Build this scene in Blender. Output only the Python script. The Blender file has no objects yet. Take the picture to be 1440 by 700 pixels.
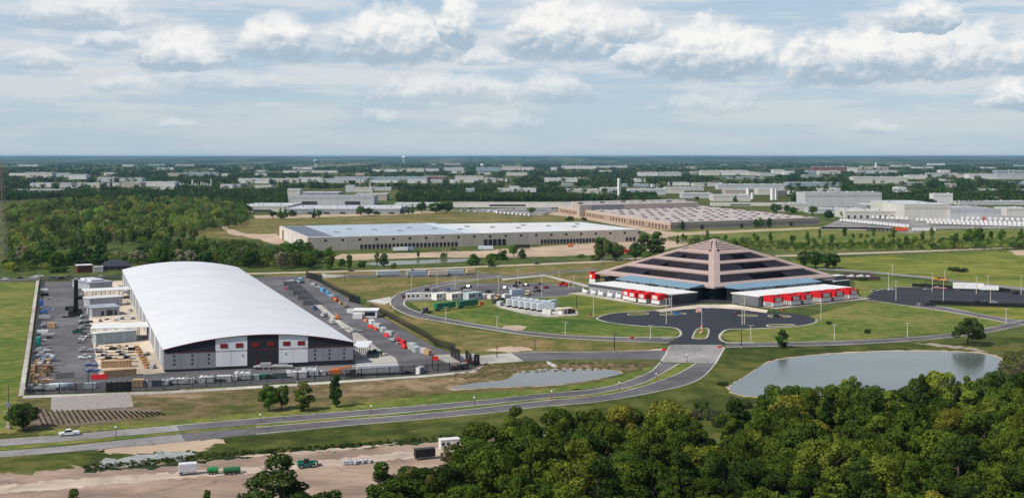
import bpy, math, random
import numpy as np
from mathutils import Vector
random.seed(7)
C = bpy.context.scene
COL = C.collection
R = math.radians
# ------------------------------------------------------------------ camera, sun, exposure
HC, FPX, YH = 84.0, 1700.0, 219.0            # eye height (m), focal length in photo pixels, horizon row
cam_d = bpy.data.cameras.new('camera')
cam = bpy.data.objects.new('camera', cam_d); COL.objects.link(cam)
cam.location = (0, 0, HC); cam.rotation_euler = (R(90), 0, 0)
cam_d.sensor_width = 36; cam_d.lens = FPX / 1440 * 36
cam_d.shift_y = -(350 - YH) / 1440
cam_d.clip_start = 1; cam_d.clip_end = 200000
C.camera = cam
SUN_EL = R(47); SUN_X, SUN_Y = -0.84, -0.54   # towards the sun
sd = bpy.data.lights.new('sun', 'SUN'); sd.energy = 4.8; sd.angle = R(0.55); sd.color = (1, .94, .84)
sun = bpy.data.objects.new('sun', sd); COL.objects.link(sun)
sun.rotation_euler = Vector((SUN_X*math.cos(SUN_EL), SUN_Y*math.cos(SUN_EL), math.sin(SUN_EL))).to_track_quat('Z', 'Y').to_euler()
C.view_settings.view_transform = 'Standard'; C.view_settings.look = 'None'
C.view_settings.exposure = 0.0; C.view_settings.gamma = 1
C.view_settings.use_curve_mapping = False
C.cycles.use_denoising = True
C.cycles.max_bounces = 5; C.cycles.diffuse_bounces = 2; C.cycles.glossy_bounces = 2
C.cycles.transmission_bounces = 2; C.cycles.transparent_max_bounces = 4; C.cycles.volume_bounces = 0

# ------------------------------------------------------------------ world: Nishita sky with clouds
def build_world():
    w = bpy.data.worlds.new('World'); C.world = w; w.use_nodes = True
    w.cycles.sampling_method = 'MANUAL'; w.cycles.sample_map_resolution = 256
    nt = w.node_tree; nt.nodes.clear(); L = nt.links
    def N(t, **k):
        n = nt.nodes.new(t)
        for a, b in k.items(): setattr(n, a, b)
        return n
    def put(sock, v):
        if hasattr(v, 'is_linked'): L.new(v, sock)
        elif v is not None: sock.default_value = v
    def M(op, a, b=None, c=None, clamp=False):
        n = N('ShaderNodeMath', operation=op, use_clamp=clamp)
        put(n.inputs[0], a); put(n.inputs[1], b)
        if c is not None: put(n.inputs[2], c)
        return n.outputs[0]
    def mixc(f, a, b):
        n = N('ShaderNodeMix', data_type='RGBA'); put(n.inputs[0], f); put(n.inputs[6], a); put(n.inputs[7], b); return n.outputs[2]
    def mixv(f, a, b):
        n = N('ShaderNodeMix', data_type='VECTOR'); put(n.inputs[0], f); put(n.inputs[4], a); put(n.inputs[5], b); return n.outputs[1]
    def xyz(a, b, c):
        n = N('ShaderNodeCombineXYZ'); put(n.inputs[0], a); put(n.inputs[1], b); put(n.inputs[2], c); return n.outputs[0]
    def noise(v, s, d=5, r=.55):
        n = N('ShaderNodeTexNoise', noise_dimensions='2D'); put(n.inputs['Vector'], v); n.inputs['Scale'].default_value = s
        n.inputs['Detail'].default_value = d; n.inputs['Roughness'].default_value = r; return n
    def step(v, a, b):
        n = N('ShaderNodeMapRange', interpolation_type='SMOOTHSTEP'); put(n.inputs[0], v)
        n.inputs[1].default_value = a; n.inputs[2].default_value = b; return n.outputs[0]
    tc = N('ShaderNodeTexCoord'); sp = N('ShaderNodeSeparateXYZ'); L.new(tc.outputs['Generated'], sp.inputs[0])
    x, y, z = sp.outputs
    A = M('ARCTAN2', x, y)                                           # azimuth from the view axis
    hyp = M('SQRT', M('ADD', M('MULTIPLY', x, x), M('ADD', M('MULTIPLY', y, y), 1e-6)))
    E = M('DIVIDE', z, hyp)                                          # tangent of elevation
    P = xyz(A, M('MULTIPLY', E, 1.5), 0.37)
    n1 = noise(P, 34, 7, .58)
    wob = N('ShaderNodeSeparateColor'); L.new(n1.outputs['Color'], wob.inputs[0])
    A2 = M('MULTIPLY_ADD', M('SUBTRACT', wob.outputs[0], .5), .024, A)
    E2 = M('MULTIPLY_ADD', M('SUBTRACT', wob.outputs[1], .5), .013, E)
    def vor(dx, dy):
        v = N('ShaderNodeTexVoronoi', feature='F1', voronoi_dimensions='2D'); L.new(xyz(M('ADD', A2, dx), M('MULTIPLY', M('ADD', E2, dy), 1.35), 0), v.inputs['Vector'])
        v.inputs['Scale'].default_value = 64; v.inputs['Detail'].default_value = 3; v.inputs['Roughness'].default_value = .5
        v.inputs['Lacunarity'].default_value = 2.2; v.normalize = True
        return v.outputs['Distance']
    va, vb = vor(0, 0), vor(-.0028, .0038)
    # each cumulus: azimuth, base and size as angles (x, base row, half width, height, opacity)
    blobs = [(115, 30, 95, 40, .65), (155, 64, 42, 24, .6), (250, 90, 72, 54, .9), (58, 92, 44, 22, .5), (392, 71, 62, 54, .95),
             (555, 72, 100, 66, .95), (640, 52, 34, 62, 1), (680, 86, 44, 22, .55), (800, 66, 104, 74, 1), (880, 52, 58, 44, .75),
             (1000, 96, 112, 72, 1), (900, 92, 44, 42, .9), (1190, 102, 100, 66, 1), (1298, 100, 70, 62, .9), (1300, 38, 52, 42, .95),
             (1362, 92, 48, 64, .85), (1440, 92, 44, 52, .85), (1425, 147, 44, 32, .95), (640, 137, 130, 34, .5), (775, 136, 62, 36, .6), (310, 124, 100, 26, .3),
             (700, 182, 66, 26, .3), (536, 170, 34, 18, .45), (1000, 152, 84, 26, .3), (1230, 184, 48, 16, .35), (250, 178, 36, 12, .3), (175, 124, 60, 15, .35)]
    best, fm = None, None
    for (px, yb, hw, hh, op) in blobs:
        a0 = math.atan((px-720)/FPX); e0 = (YH-yb)/FPX*math.cos(a0)
        dx = M('MULTIPLY_ADD', A2, FPX/hw, -a0*FPX/hw)
        v = M('MULTIPLY_ADD', E2, FPX/hh, -e0*FPX/hh)
        dv = M('MAXIMUM', v, M('MULTIPLY', v, -3.2))
        f = M('SUBTRACT', 1.0, M('MULTIPLY_ADD', dv, dv, M('MULTIPLY', dx, dx)))
        pk = xyz(f, v, op)
        if best is None: best, fm = pk, f
        else:
            best = mixv(M('GREATER_THAN', f, fm), best, pk); fm = M('MAXIMUM', f, fm)
    bs = N('ShaderNodeSeparateXYZ'); L.new(best, bs.inputs[0])
    v, op = bs.outputs[1], bs.outputs[2]
    Fv = M('MAXIMUM', M('ADD', fm, .12), -1.5)
    Fv = M('ADD', Fv, M('MULTIPLY', M('SUBTRACT', .30, va), 1.0))
    Fv = M('ADD', Fv, M('MULTIPLY', M('SUBTRACT', wob.outputs[2], .47), 1.25))
    dens = M('MULTIPLY', step(Fv, -.08, .78), op)
    lit = M('ADD', M('MULTIPLY', v, 1.15), M('MULTIPLY', M('SUBTRACT', vb, va), .9))
    lit = M('ADD', lit, M('MULTIPLY', M('SUBTRACT', wob.outputs[0], .5), .9))
    litf = step(lit, -.18, .72)
    ccol = mixc(litf, (.40, .515, .62, 1), (.94, .93, .905, 1))
    # clear sky, thin streaked veil, and broken cloud overhead
    sky = N('ShaderNodeTexSky', sky_type='NISHITA'); sky.sun_disc = False
    sky.sun_elevation = SUN_EL; sky.sun_rotation = math.atan2(SUN_X, SUN_Y); sky.altitude = 250
    sky.air_density = 1; sky.dust_density = 1.2; sky.ozone_density = 1.5
    sc = N('ShaderNodeVectorMath', operation='SCALE'); L.new(sky.outputs[0], sc.inputs[0]); sc.inputs[3].default_value = .1
    veil_n = noise(xyz(M('MULTIPLY', A, .55), M('MULTIPLY', E, 4.2), 0), 13, 6, .6)
    vf = step(veil_n.outputs[0], .36, .6)
    low = step(E, .085, .0)
    veil = mixc(vf, (.47, .61, .75, 1), (.74, .77, .82, 1))
    veil = mixc(M('MULTIPLY', low, .8), veil, (.50, .63, .72, 1))
    base = mixc(.82, sc.outputs[0], veil)
    zz = M('MAXIMUM', z, .06)
    hi = noise(xyz(M('DIVIDE', x, zz), M('DIVIDE', y, zz), 0), .9, 6, .55)
    hif = M('MULTIPLY', step(hi.outputs[0], .52, .68), step(E, .15, .3))
    up = step(E, .12, .5)
    base = mixc(M('MULTIPLY', up, .95), base, mixc(.5, sc.outputs[0], (.10, .20, .42, 1)))
    base = mixc(hif, base, (.68, .7, .72, 1))
    full = mixc(M('MULTIPLY', dens, step(E, .2, .14)), base, ccol)
    bg = N('ShaderNodeBackground'); L.new(full, bg.inputs[0]); bg.inputs[1].default_value = 1.0
    out = N('ShaderNodeOutputWorld'); L.new(bg.outputs[0], out.inputs[0])
build_world()

# ------------------------------------------------------------------ helpers
def G(x, y, z=0.0):
    """The point at height z that the photo shows at (x, y)."""
    s = (y-YH)/(HC-z); return Vector(((x-720)/s, FPX/s, z))
def S(y): return (y-YH)/HC                                            # pixels per metre for things standing at row y
def heading(p, q):
    a, b = G(*p), G(*q); return math.atan2(b.y-a.y, b.x-a.x)
class MB:
    """collects faces for ONE mesh object"""
    def __init__(s): s.v = []; s.f = []
    def add(s, vs, fs):
        o = len(s.v); s.v += [tuple(p) for p in vs]; s.f += [tuple(i+o for i in f) for f in fs]; return s
    def box(s, cx, cy, z0, sx, sy, h, rot=0, taper=1.0):
        c, n = math.cos(rot), math.sin(rot); vs = []
        for z, k in ((z0, 1), (z0+h, taper)):
            for a, b in ((-1, -1), (1, -1), (1, 1), (-1, 1)):
                px, py = a*sx/2*k, b*sy/2*k; vs.append((cx+px*c-py*n, cy+px*n+py*c, z))
        return s.add(vs, [(3, 2, 1, 0), (4, 5, 6, 7), (0, 1, 5, 4), (1, 2, 6, 5), (2, 3, 7, 6), (3, 0, 4, 7)])
    def prism(s, pts, z0, z1, cap0=True):
        n = len(pts); vs = [(p[0], p[1], z0) for p in pts]+[(p[0], p[1], z1) for p in pts]
        fs = [(i, (i+1) % n, n+(i+1) % n, n+i) for i in range(n)]+[tuple(range(n, 2*n))]
        if cap0: fs.append(tuple(range(n-1, -1, -1)))
        return s.add(vs, fs)
    def profile(s, pts, y0, y1, k=1.0):
        """side outline in (x, z) extruded across y; k narrows the upper part"""
        n = len(pts); zm = max(p[1] for p in pts); vs = []
        for yy in (y0, y1):
            for p in pts: vs.append((p[0], yy*(k if p[1] > .62*zm else 1), p[1]))
        return s.add(vs, [(i, n+i, n+(i+1) % n, (i+1) % n) for i in range(n)]+[tuple(range(n)), tuple(range(2*n-1, n-1, -1))])
    def cyl(s, p0, p1, r0, r1=None, n=8, caps=True):
        r1 = r0 if r1 is None else r1; p0, p1 = Vector(p0), Vector(p1); d = (p1-p0).normalized()
        a = d.orthogonal().normalized(); b = d.cross(a); vs = []
        for p, r in ((p0, r0), (p1, r1)):
            for i in range(n):
                t = 2*math.pi*i/n; vs.append(p+a*r*math.cos(t)+b*r*math.sin(t))
        fs = [(i, (i+1) % n, n+(i+1) % n, n+i) for i in range(n)]
        if caps: fs += [tuple(range(n-1, -1, -1)), tuple(range(n, 2*n))]
        return s.add(vs, fs)
    def ball(s, c, r, nu=10, nv=6, sq=(1, 1, 1), lump=0, seed=0):
        rr = random.Random(seed); vs = [(c[0], c[1], c[2]-r*sq[2])]; fs = []
        for j in range(1, nv):
            t = math.pi*j/nv
            for i in range(nu):
                p = 2*math.pi*i/nu; k = r*(1+lump*(rr.random()-.5))
                vs.append((c[0]+k*sq[0]*math.sin(t)*math.cos(p), c[1]+k*sq[1]*math.sin(t)*math.sin(p), c[2]-k*sq[2]*math.cos(t)))
        vs.append((c[0], c[1], c[2]+r*sq[2])); last = len(vs)-1
        for i in range(nu):
            fs.append((0, 1+(i+1) % nu, 1+i)); fs.append((last, last-nu+i, last-nu+(i+1) % nu))
        for j in range(nv-2):
            for i in range(nu):
                a = 1+j*nu+i; b = 1+j*nu+(i+1) % nu; fs.append((a, b, b+nu, a+nu))
        return s.add(vs, fs)
    def mesh(s, name, mat, smooth=False):
        m = bpy.data.meshes.new(name); m.from_pydata(s.v, [], s.f); m.materials.append(mat)
        if smooth: m.polygons.foreach_set('use_smooth', [True]*len(m.polygons))
        m.update(); return m
def link(name, data, parent=None, loc=None, rz=0, color=None, kind=None):
    o = bpy.data.objects.new(name, data); COL.objects.link(o)
    if parent is not None: o.parent = parent
    if loc is not None: o.location = loc
    if rz: o.rotation_euler = (0, 0, rz)
    if color is not None: o.color = (*color[:3], 1)
    if kind: o['kind'] = kind
    return o
def part(name, mb, mat, parent, color=None, loc=None, rz=0, smooth=False, kind=None):
    return link(name, mb.mesh(name, mat, smooth), parent, loc, rz, color, kind)
def tag(o, label, cat, group=None):
    o['label'] = label; o['category'] = cat
    if group: o['group'] = group
    return o
def thing(name, label, cat, loc=(0, 0, 0), rz=0, group=None):
    return tag(link(name, None, None, loc, rz), label, cat, group)
KIDS = {}
def kids(o):
    return [c for c in COL.objects if c.parent == o]
def freeze(o):
    """remember a thing's parts once, so that copying it stays quick"""
    KIDS[o.name] = [(c, kids(c)) for c in kids(o)]; return o
def dup(root, loc, rz=0, label=None, group=None, color=None, scale=None, cat=None):
    """the first call moves the thing itself, later ones copy it with its parts and sub-parts"""
    if not root.get('used'):
        root['used'] = 1; o = root; chs = [(c, g) for c, g in KIDS[root.name]]
    else:
        o = root.copy(); COL.objects.link(o); chs = []
        for c, gs in KIDS[root.name]:
            d = c.copy(); COL.objects.link(d); d.parent = o; gg = []
            for g in gs:
                e = g.copy(); COL.objects.link(e); e.parent = d; gg.append(e)
            chs.append((d, gg))
    o.location = loc; o.rotation_euler = (0, 0, rz)
    if scale is not None: o.scale = scale if hasattr(scale, '__len__') else (scale,)*3
    if label: o['label'] = label
    if group: o['group'] = group
    if cat: o['category'] = cat
    if color is not None:
        for d, gg in chs:
            for k in [d]+gg: k.color = (*color[:3], 1)
    return o
def ordn(n):
    u = ['', 'first', 'second', 'third', 'fourth', 'fifth', 'sixth', 'seventh', 'eighth', 'ninth', 'tenth', 'eleventh', 'twelfth', 'thirteenth', 'fourteenth', 'fifteenth', 'sixteenth', 'seventeenth', 'eighteenth', 'nineteenth']
    if n < 20: return u[n]
    t = ['', '', 'twent', 'thirt', 'fort', 'fift', 'sixt', 'sevent', 'eight', 'ninet'][n//10]
    return t+'ieth' if n % 10 == 0 else t+'y-'+u[n % 10]
def clean_used():
    for o in COL.objects:
        if 'used' in o: del o['used']

# ------------------------------------------------------------------ materials
def mat(name, col=None, rough=.7, var=.12, scale=.4, metal=0, spec=.3, bump=0, streak=False, detail=5):
    """procedural surface; col None takes the object's own colour"""
    m = bpy.data.materials.new(name); m.use_nodes = True; nt = m.node_tree; L = nt.links
    b = nt.nodes['Principled BSDF']; b.inputs['Roughness'].default_value = rough; b.inputs['Metallic'].default_value = metal
    b.inputs['Specular IOR Level'].default_value = spec
    geo = nt.nodes.new('ShaderNodeNewGeometry')
    mp = nt.nodes.new('ShaderNodeMapping'); L.new(geo.outputs['Position'], mp.inputs[0])
    mp.inputs['Scale'].default_value = (1, 1, .12) if streak else (1, 1, 1)
    n = nt.nodes.new('ShaderNodeTexNoise'); L.new(mp.outputs[0], n.inputs['Vector']); n.inputs['Scale'].default_value = scale
    n.inputs['Detail'].default_value = detail; n.inputs['Roughness'].default_value = .6
    r = nt.nodes.new('ShaderNodeMapRange'); L.new(n.outputs[0], r.inputs[0])
    r.inputs[1].default_value = .3; r.inputs[2].default_value = .7; r.inputs[3].default_value = 1-var; r.inputs[4].default_value = 1+var*.7
    v = nt.nodes.new('ShaderNodeVectorMath'); v.operation = 'SCALE'; L.new(r.outputs[0], v.inputs[3])
    if col is None:
        oi = nt.nodes.new('ShaderNodeObjectInfo'); L.new(oi.outputs['Color'], v.inputs[0])
    else: v.inputs[0].default_value = col[:3]
    L.new(v.outputs[0], b.inputs['Base Color'])
    if bump:
        bp = nt.nodes.new('ShaderNodeBump'); bp.inputs['Strength'].default_value = bump; bp.inputs['Distance'].default_value = .2
        L.new(n.outputs[0], bp.inputs['Height']); L.new(bp.outputs[0], b.inputs['Normal'])
    return m
def worn(m, amt=.35, scale=.02, stretch=(1, 1, 1)):
    """broad stains and patched strips over a paved surface"""
    nt = m.node_tree; L = nt.links; b = nt.nodes['Principled BSDF']; src = b.inputs['Base Color'].links[0].from_socket
    geo = nt.nodes.new('ShaderNodeNewGeometry'); mp = nt.nodes.new('ShaderNodeMapping'); mp.inputs['Scale'].default_value = stretch; mp.inputs['Rotation'].default_value = (0, 0, .3); L.new(geo.outputs['Position'], mp.inputs[0])
    n = nt.nodes.new('ShaderNodeTexNoise'); n.inputs['Scale'].default_value = scale; n.inputs['Detail'].default_value = 9; n.inputs['Roughness'].default_value = .68; L.new(mp.outputs[0], n.inputs['Vector'])
    v = nt.nodes.new('ShaderNodeTexVoronoi'); v.feature = 'DISTANCE_TO_EDGE'; v.inputs['Scale'].default_value = .09; L.new(mp.outputs[0], v.inputs['Vector'])
    r = nt.nodes.new('ShaderNodeMapRange'); L.new(n.outputs[0], r.inputs[0]); r.inputs[1].default_value = .35; r.inputs[2].default_value = .65; r.inputs[3].default_value = 1-amt; r.inputs[4].default_value = 1+amt
    c = nt.nodes.new('ShaderNodeMapRange'); L.new(v.outputs[0], c.inputs[0]); c.inputs[1].default_value = 0; c.inputs[2].default_value = .03; c.inputs[3].default_value = .72; c.inputs[4].default_value = 1
    k = nt.nodes.new('ShaderNodeMath'); k.operation = 'MULTIPLY'; L.new(r.outputs[0], k.inputs[0]); L.new(c.outputs[0], k.inputs[1])
    s = nt.nodes.new('ShaderNodeVectorMath'); s.operation = 'SCALE'; L.new(src, s.inputs[0]); L.new(k.outputs[0], s.inputs[3]); L.new(s.outputs[0], b.inputs['Base Color'])
def grass(name, cols, s0=.012, s1=.11, w=(1, 1, 1)):
    """patchy turf: broad patches, tufts and blades at three scales; cols = three colours"""
    m = bpy.data.materials.new(name); m.use_nodes = True; nt = m.node_tree; L = nt.links
    b = nt.nodes['Principled BSDF']; b.inputs['Roughness'].default_value = .9; b.inputs['Specular IOR Level'].default_value = .1
    geo = nt.nodes.new('ShaderNodeNewGeometry')
    def nz(s, d=6, r=.62):
        mp = nt.nodes.new('ShaderNodeMapping'); mp.inputs['Scale'].default_value = w; L.new(geo.outputs['Position'], mp.inputs[0])
        n = nt.nodes.new('ShaderNodeTexNoise'); L.new(mp.outputs[0], n.inputs['Vector']); n.inputs['Scale'].default_value = s
        n.inputs['Detail'].default_value = d; n.inputs['Roughness'].default_value = r; return n.outputs[0]
    a, c, d = nz(s0), nz(s1), nz(.55, 5, .7)
    def mm(op, p, q):
        n = nt.nodes.new('ShaderNodeMath'); n.operation = op
        for i, k in enumerate((p, q)):
            if hasattr(k, 'is_linked'): L.new(k, n.inputs[i])
            else: n.inputs[i].default_value = k
        return n.outputs[0]
    f = mm('ADD', mm('MULTIPLY', a, .5), mm('MULTIPLY', c, .5))
    cr = nt.nodes.new('ShaderNodeValToRGB'); L.new(f, cr.inputs[0]); e = cr.color_ramp.elements
    e[0].position = .425; e[1].position = .575; e[0].color = (*cols[0], 1); e[1].color = (*cols[2], 1)
    k = e.new(.5); k.color = (*cols[1], 1)
    sc = nt.nodes.new('ShaderNodeVectorMath'); sc.operation = 'SCALE'; L.new(cr.outputs[0], sc.inputs[0])
    L.new(mm('ADD', mm('MULTIPLY', d, 1.5), .25), sc.inputs[3]); L.new(sc.outputs[0], b.inputs['Base Color'])
    bp = nt.nodes.new('ShaderNodeBump'); bp.inputs['Strength'].default_value = .6; bp.inputs['Distance'].default_value = .6
    L.new(c, bp.inputs['Height']); L.new(bp.outputs[0], b.inputs['Normal'])
    return m
def leaf(name, jitter=.5, island=False):
    m = bpy.data.materials.new(name); m.use_nodes = True; nt = m.node_tree; L = nt.links
    for n in list(nt.nodes): nt.nodes.remove(n)
    out = nt.nodes.new('ShaderNodeOutputMaterial'); geo = nt.nodes.new('ShaderNodeNewGeometry'); oi = nt.nodes.new('ShaderNodeObjectInfo')
    n = nt.nodes.new('ShaderNodeTexNoise'); L.new(geo.outputs['Position'], n.inputs['Vector']); n.inputs['Scale'].default_value = .02 if island else .35
    n.inputs['Detail'].default_value = 3
    r = nt.nodes.new('ShaderNodeMapRange'); L.new(n.outputs[0], r.inputs[0]); r.inputs[1].default_value = .3; r.inputs[2].default_value = .7
    r.inputs[3].default_value = 1-jitter; r.inputs[4].default_value = 1+jitter
    v = nt.nodes.new('ShaderNodeVectorMath'); v.operation = 'SCALE'; L.new(r.outputs[0], v.inputs[3])
    if island:
        at = nt.nodes.new('ShaderNodeAttribute'); at.attribute_name = 'tint'; L.new(at.outputs['Color'], v.inputs[0])
    else: L.new(oi.outputs['Color'], v.inputs[0])
    d = nt.nodes.new('ShaderNodeBsdfDiffuse'); t = nt.nodes.new('ShaderNodeBsdfTranslucent'); mx = nt.nodes.new('ShaderNodeMixShader')
    L.new(v.outputs[0], d.inputs[0]); L.new(v.outputs[0], t.inputs[0]); mx.inputs[0].default_value = .2
    L.new(d.outputs[0], mx.inputs[1]); L.new(t.outputs[0], mx.inputs[2]); L.new(mx.outputs[0], out.inputs[0])
    return m
def water(name, col):
    m = mat(name, col, rough=.14, var=.3, scale=.02, spec=.45)
    nt = m.node_tree; b = nt.nodes['Principled BSDF']; geo = nt.nodes.new('ShaderNodeNewGeometry')
    n = nt.nodes.new('ShaderNodeTexNoise'); nt.links.new(geo.outputs['Position'], n.inputs['Vector']); n.inputs['Scale'].default_value = .45; n.inputs['Detail'].default_value = 6
    bp = nt.nodes.new('ShaderNodeBump'); bp.inputs['Strength'].default_value = .22; bp.inputs['Distance'].default_value = .25
    nt.links.new(n.outputs[0], bp.inputs['Height']); nt.links.new(bp.outputs[0], b.inputs['Normal'])
    return m
PAINT = mat('paint', None, .45, .10, .8, spec=.4)
WALL = mat('wall_cladding', None, .75, .10, .25, streak=True)
ROOF = mat('roof_membrane', None, .8, .13, .05)
STEEL = mat('galvanised_steel', (.42, .43, .44), .5, .1, 1.5, metal=.3)
BLACKM = mat('black_metal', (.012, .012, .014), .5, .2, 1)
RUBBER = mat('rubber', (.02, .02, .02), .85, .2, 2)
GLASS = mat('dark_glass', (.012, .015, .02), .12, .2, .3, spec=.6)
TINT = mat('tinted_panel', (.022, .019, .026), .55, .3, .2, spec=.12)
WOOD = mat('raw_timber', (.42, .27, .15), .85, .25, .9)
CRATEW = mat('crate_wood', None, .85, .3, 1.1)
BARK = mat('bark', (.07, .055, .04), .95, .3, 2)
WRAP = mat('plastic_wrap', (.46, .48, .50), .45, .55, .9, bump=.8)
RED = mat('red_panel', (.55, .012, .014), .5, .15, .5)
ASPH = mat('asphalt', (.115, .108, .112), .9, .25, .12, bump=.1, detail=8)
ASPHY = mat('yard_asphalt', (.120, .114, .118), .9, .3, .06, bump=.1, detail=8)
ASPHD = mat('new_asphalt', (.026, .028, .034), .85, .2, .1, detail=8)
CONC = mat('concrete', (.42, .39, .35), .85, .15, .15, detail=7)
CONCG = mat('grey_concrete', (.24, .225, .215), .85, .16, .12, detail=7)
CREAM = mat('cream_slab', (.55, .46, .36), .9, .2, .1, detail=7)
DIRT = mat('bare_dirt', (.30, .215, .16), .95, .32, .055, bump=.6, detail=9)
TRACK = mat('pale_track', (.45, .36, .28), .95, .2, .12, bump=.3, detail=8)
SAND = mat('construction_sand', (.43, .32, .225), .95, .28, .03, bump=.3, detail=8)
for m_ in (ASPH, ASPHY, CONCG, CREAM, CONC): worn(m_)
worn(DIRT, .3, .05, (.5, 1.6, 1)); worn(TRACK, .2, .1, (.4, 2, 1))
GR_BASE = grass('meadow', [(.040, .066, .013), (.070, .095, .020), (.115, .120, .035)])
GR_DARK = grass('rough_grass', [(.030, .044, .007), (.056, .072, .011), (.105, .105, .024)])
GR_LAWN = grass('lawn_turf', [(.075, .118, .018), (.125, .148, .028), (.195, .180, .05)], .02, .15)
GR_OLIVE = grass('dry_turf', [(.085, .100, .020), (.150, .128, .038), (.225, .165, .075)], .02, .12)
GR_DEEP = grass('deep_turf', [(.040, .085, .012), (.070, .120, .018), (.125, .150, .03)], .02, .15)
GR_BANK = grass('bank_turf', [(.060, .072, .016), (.115, .098, .034), (.175, .125, .062)], .03, .14)
GR_DRY = grass('brown_turf', [(.085, .080, .028), (.150, .110, .055), (.26, .185, .11)], .03, .14)
GR_YEL = grass('spring_field', [(.075, .110, .016), (.135, .155, .024), (.20, .20, .035)], .008, .05)
LEAF = leaf('leaves')
LEAFI = leaf('far_leaves', .35, True)
WATER = water('pond_water', (.125, .125, .105))
LAKE = water('lake_water', (.10, .122, .104))
from mathutils.geometry import tessellate_polygon
# ------------------------------------------------------------------ ground, roads, water
def smooth_px(pts, closed=True, n=5):
    out = []; m = len(pts)
    for i in range(m if closed else m-1):
        g = (lambda k: pts[k % m]) if closed else (lambda k: pts[min(max(k, 0), m-1)])
        p0, p1, p2, p3 = g(i-1), g(i), g(i+1), g(i+2)
        for j in range(n):
            t = j/n
            out.append(tuple(.5*(2*p1[k]+(p2[k]-p0[k])*t+(2*p0[k]-5*p1[k]+4*p2[k]-p3[k])*t*t+(3*p1[k]-p0[k]-3*p2[k]+p3[k])*t**3) for k in (0, 1)))
    if not closed: out.append(pts[-1])
    return out
def ragged(pts, amp, step=6):
    """breaks a px outline into short steps pushed in and out"""
    rr = random.Random(len(pts)*31+int(pts[0][0])); out = []; m = len(pts)
    for i in range(m):
        a, b = pts[i], pts[(i+1) % m]; d = math.hypot(b[0]-a[0], (b[1]-a[1])*3); k = max(1, int(d/step))
        for j in range(k):
            t = j/k; x = a[0]+(b[0]-a[0])*t; y = a[1]+(b[1]-a[1])*t
            sc = (y-YH)/300
            out.append((x+rr.gauss(0, amp*2)*sc, y+rr.gauss(0, amp*.55)*sc))
    return out
def sheet(name, px, z, m, sm=False, rag=0, label=None, kind='structure'):
    if sm: px = smooth_px(px)
    if rag: px = ragged(px, rag)
    pts = [G(x, y, 0)+Vector((0, 0, z)) for x, y in px]; fs = []
    for t in tessellate_polygon([pts]):
        p, q, r = (pts[i] for i in t); fs.append(tuple(t) if (q-p).cross(r-p).z > 0 else (t[2], t[1], t[0]))
    mb = MB(); mb.add(pts, fs)
    me = mb.mesh(name, m)
    o = link(name, me, kind=kind)
    if label: o['label'] = label
    return o
def band(top, bot): return list(top)+list(reversed(bot))
def kerb(px, w=.45, sm=True, h=.14, closed=False, label='pale concrete kerb edging a road'):
    if sm: px = smooth_px(px, closed)
    P = [G(x, y) for x, y in px]; vs = []; fs = []; n = len(P)
    for i, p in enumerate(P):
        a, b = (P[(i-1) % n], P[(i+1) % n]) if closed else (P[max(i-1, 0)], P[min(i+1, n-1)])
        d = (b-a).normalized(); q = Vector((-d.y, d.x, 0))*w/2
        vs += [(p.x-q.x, p.y-q.y, 0), (p.x-q.x, p.y-q.y, h), (p.x+q.x, p.y+q.y, h), (p.x+q.x, p.y+q.y, 0)]
    for i in range(n if closed else n-1):
        k, l = i*4, ((i+1) % n)*4
        for j in range(3): fs.append((k+j, k+j+1, l+j+1, l+j))
    mb = MB(); mb.add(vs, fs)
    o = link('kerb', mb.mesh('kerb', CONC), kind='structure'); o['label'] = label
    return o
g = MB().add([(-60000, -3000, 0), (60000, -3000, 0), (60000, 70000, 0), (-60000, 70000, 0)], [(0, 1, 2, 3)])
link('ground', g.mesh('ground', GR_BASE), kind='structure')['label'] = 'flat green grassland running out to the horizon'
# far wooded hills: a low heightfield from 9 km outward
def hills():
    nx, ny = 150, 60; vs = []; fs = []
    rr = np.random.RandomState(4)
    ph = rr.rand(14)*6.3; fx = rr.uniform(.00015, .0012, 14); fy = rr.uniform(.00012, .0008, 14)
    for j in range(ny):
        D = 7600*(1+j/ny*4.6)
        for i in range(nx):
            X = (i/(nx-1)-.5)*D*1.15
            h = sum(math.sin(X*fx[k]+D*fy[k]+ph[k])/14 for k in range(14))*2.2
            env = min(1, max(0, (D-8200)/24000))
            vs.append((X, D, max(-3, -2+env*(67+h*17) if j > 0 else -3)))
    for j in range(ny-1):
        for i in range(nx-1):
            a = j*nx+i; fs.append((a, a+1, a+nx+1, a+nx))
    mb = MB().add(vs, fs)
    m = grass('far_forest', [(.010, .030, .018), (.030, .056, .024), (.13, .155, .065)], .0016, .006, (1, .11, 1))
    o = link('hills', mb.mesh('hills', m, True), kind='structure'); o['label'] = 'low wooded hills along the horizon'
hills()
# ---- grass areas
sheet('field', [(-60, 225), (1500, 225), (1500, 285), (900, 284), (560, 268), (330, 275), (-60, 290)], .012, GR_DARK, label='dark wooded plain behind the factories', rag=1)
sheet('field', [(280, 309), (400, 307), (640, 297), (780, 303), (830, 312), (640, 316), (400, 321), (395, 335), (330, 337), (262, 330)], .02, GR_OLIVE, rag=2, label='olive field behind the long dock warehouse')
sheet('field', [(905, 322), (1000, 318), (1150, 318), (1230, 325), (1460, 322), (1460, 343), (1300, 350), (1100, 353), (1000, 345), (930, 345)], .02, GR_LAWN, rag=2, label='green field beyond the pyramid')
sheet('field', [(1160, 363), (1300, 357), (1460, 351), (1460, 406), (1380, 398), (1300, 389), (1180, 379), (1120, 380), (1110, 366)], .02, GR_YEL, rag=2, label='bright yellow-green meadow at the right')
sheet('lawn', [(1180, 384), (1300, 394), (1300, 403), (1240, 410), (1212, 420), (1200, 396)], .02, GR_LAWN, rag=1, label='lawn beside the right-hand car park')
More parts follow.
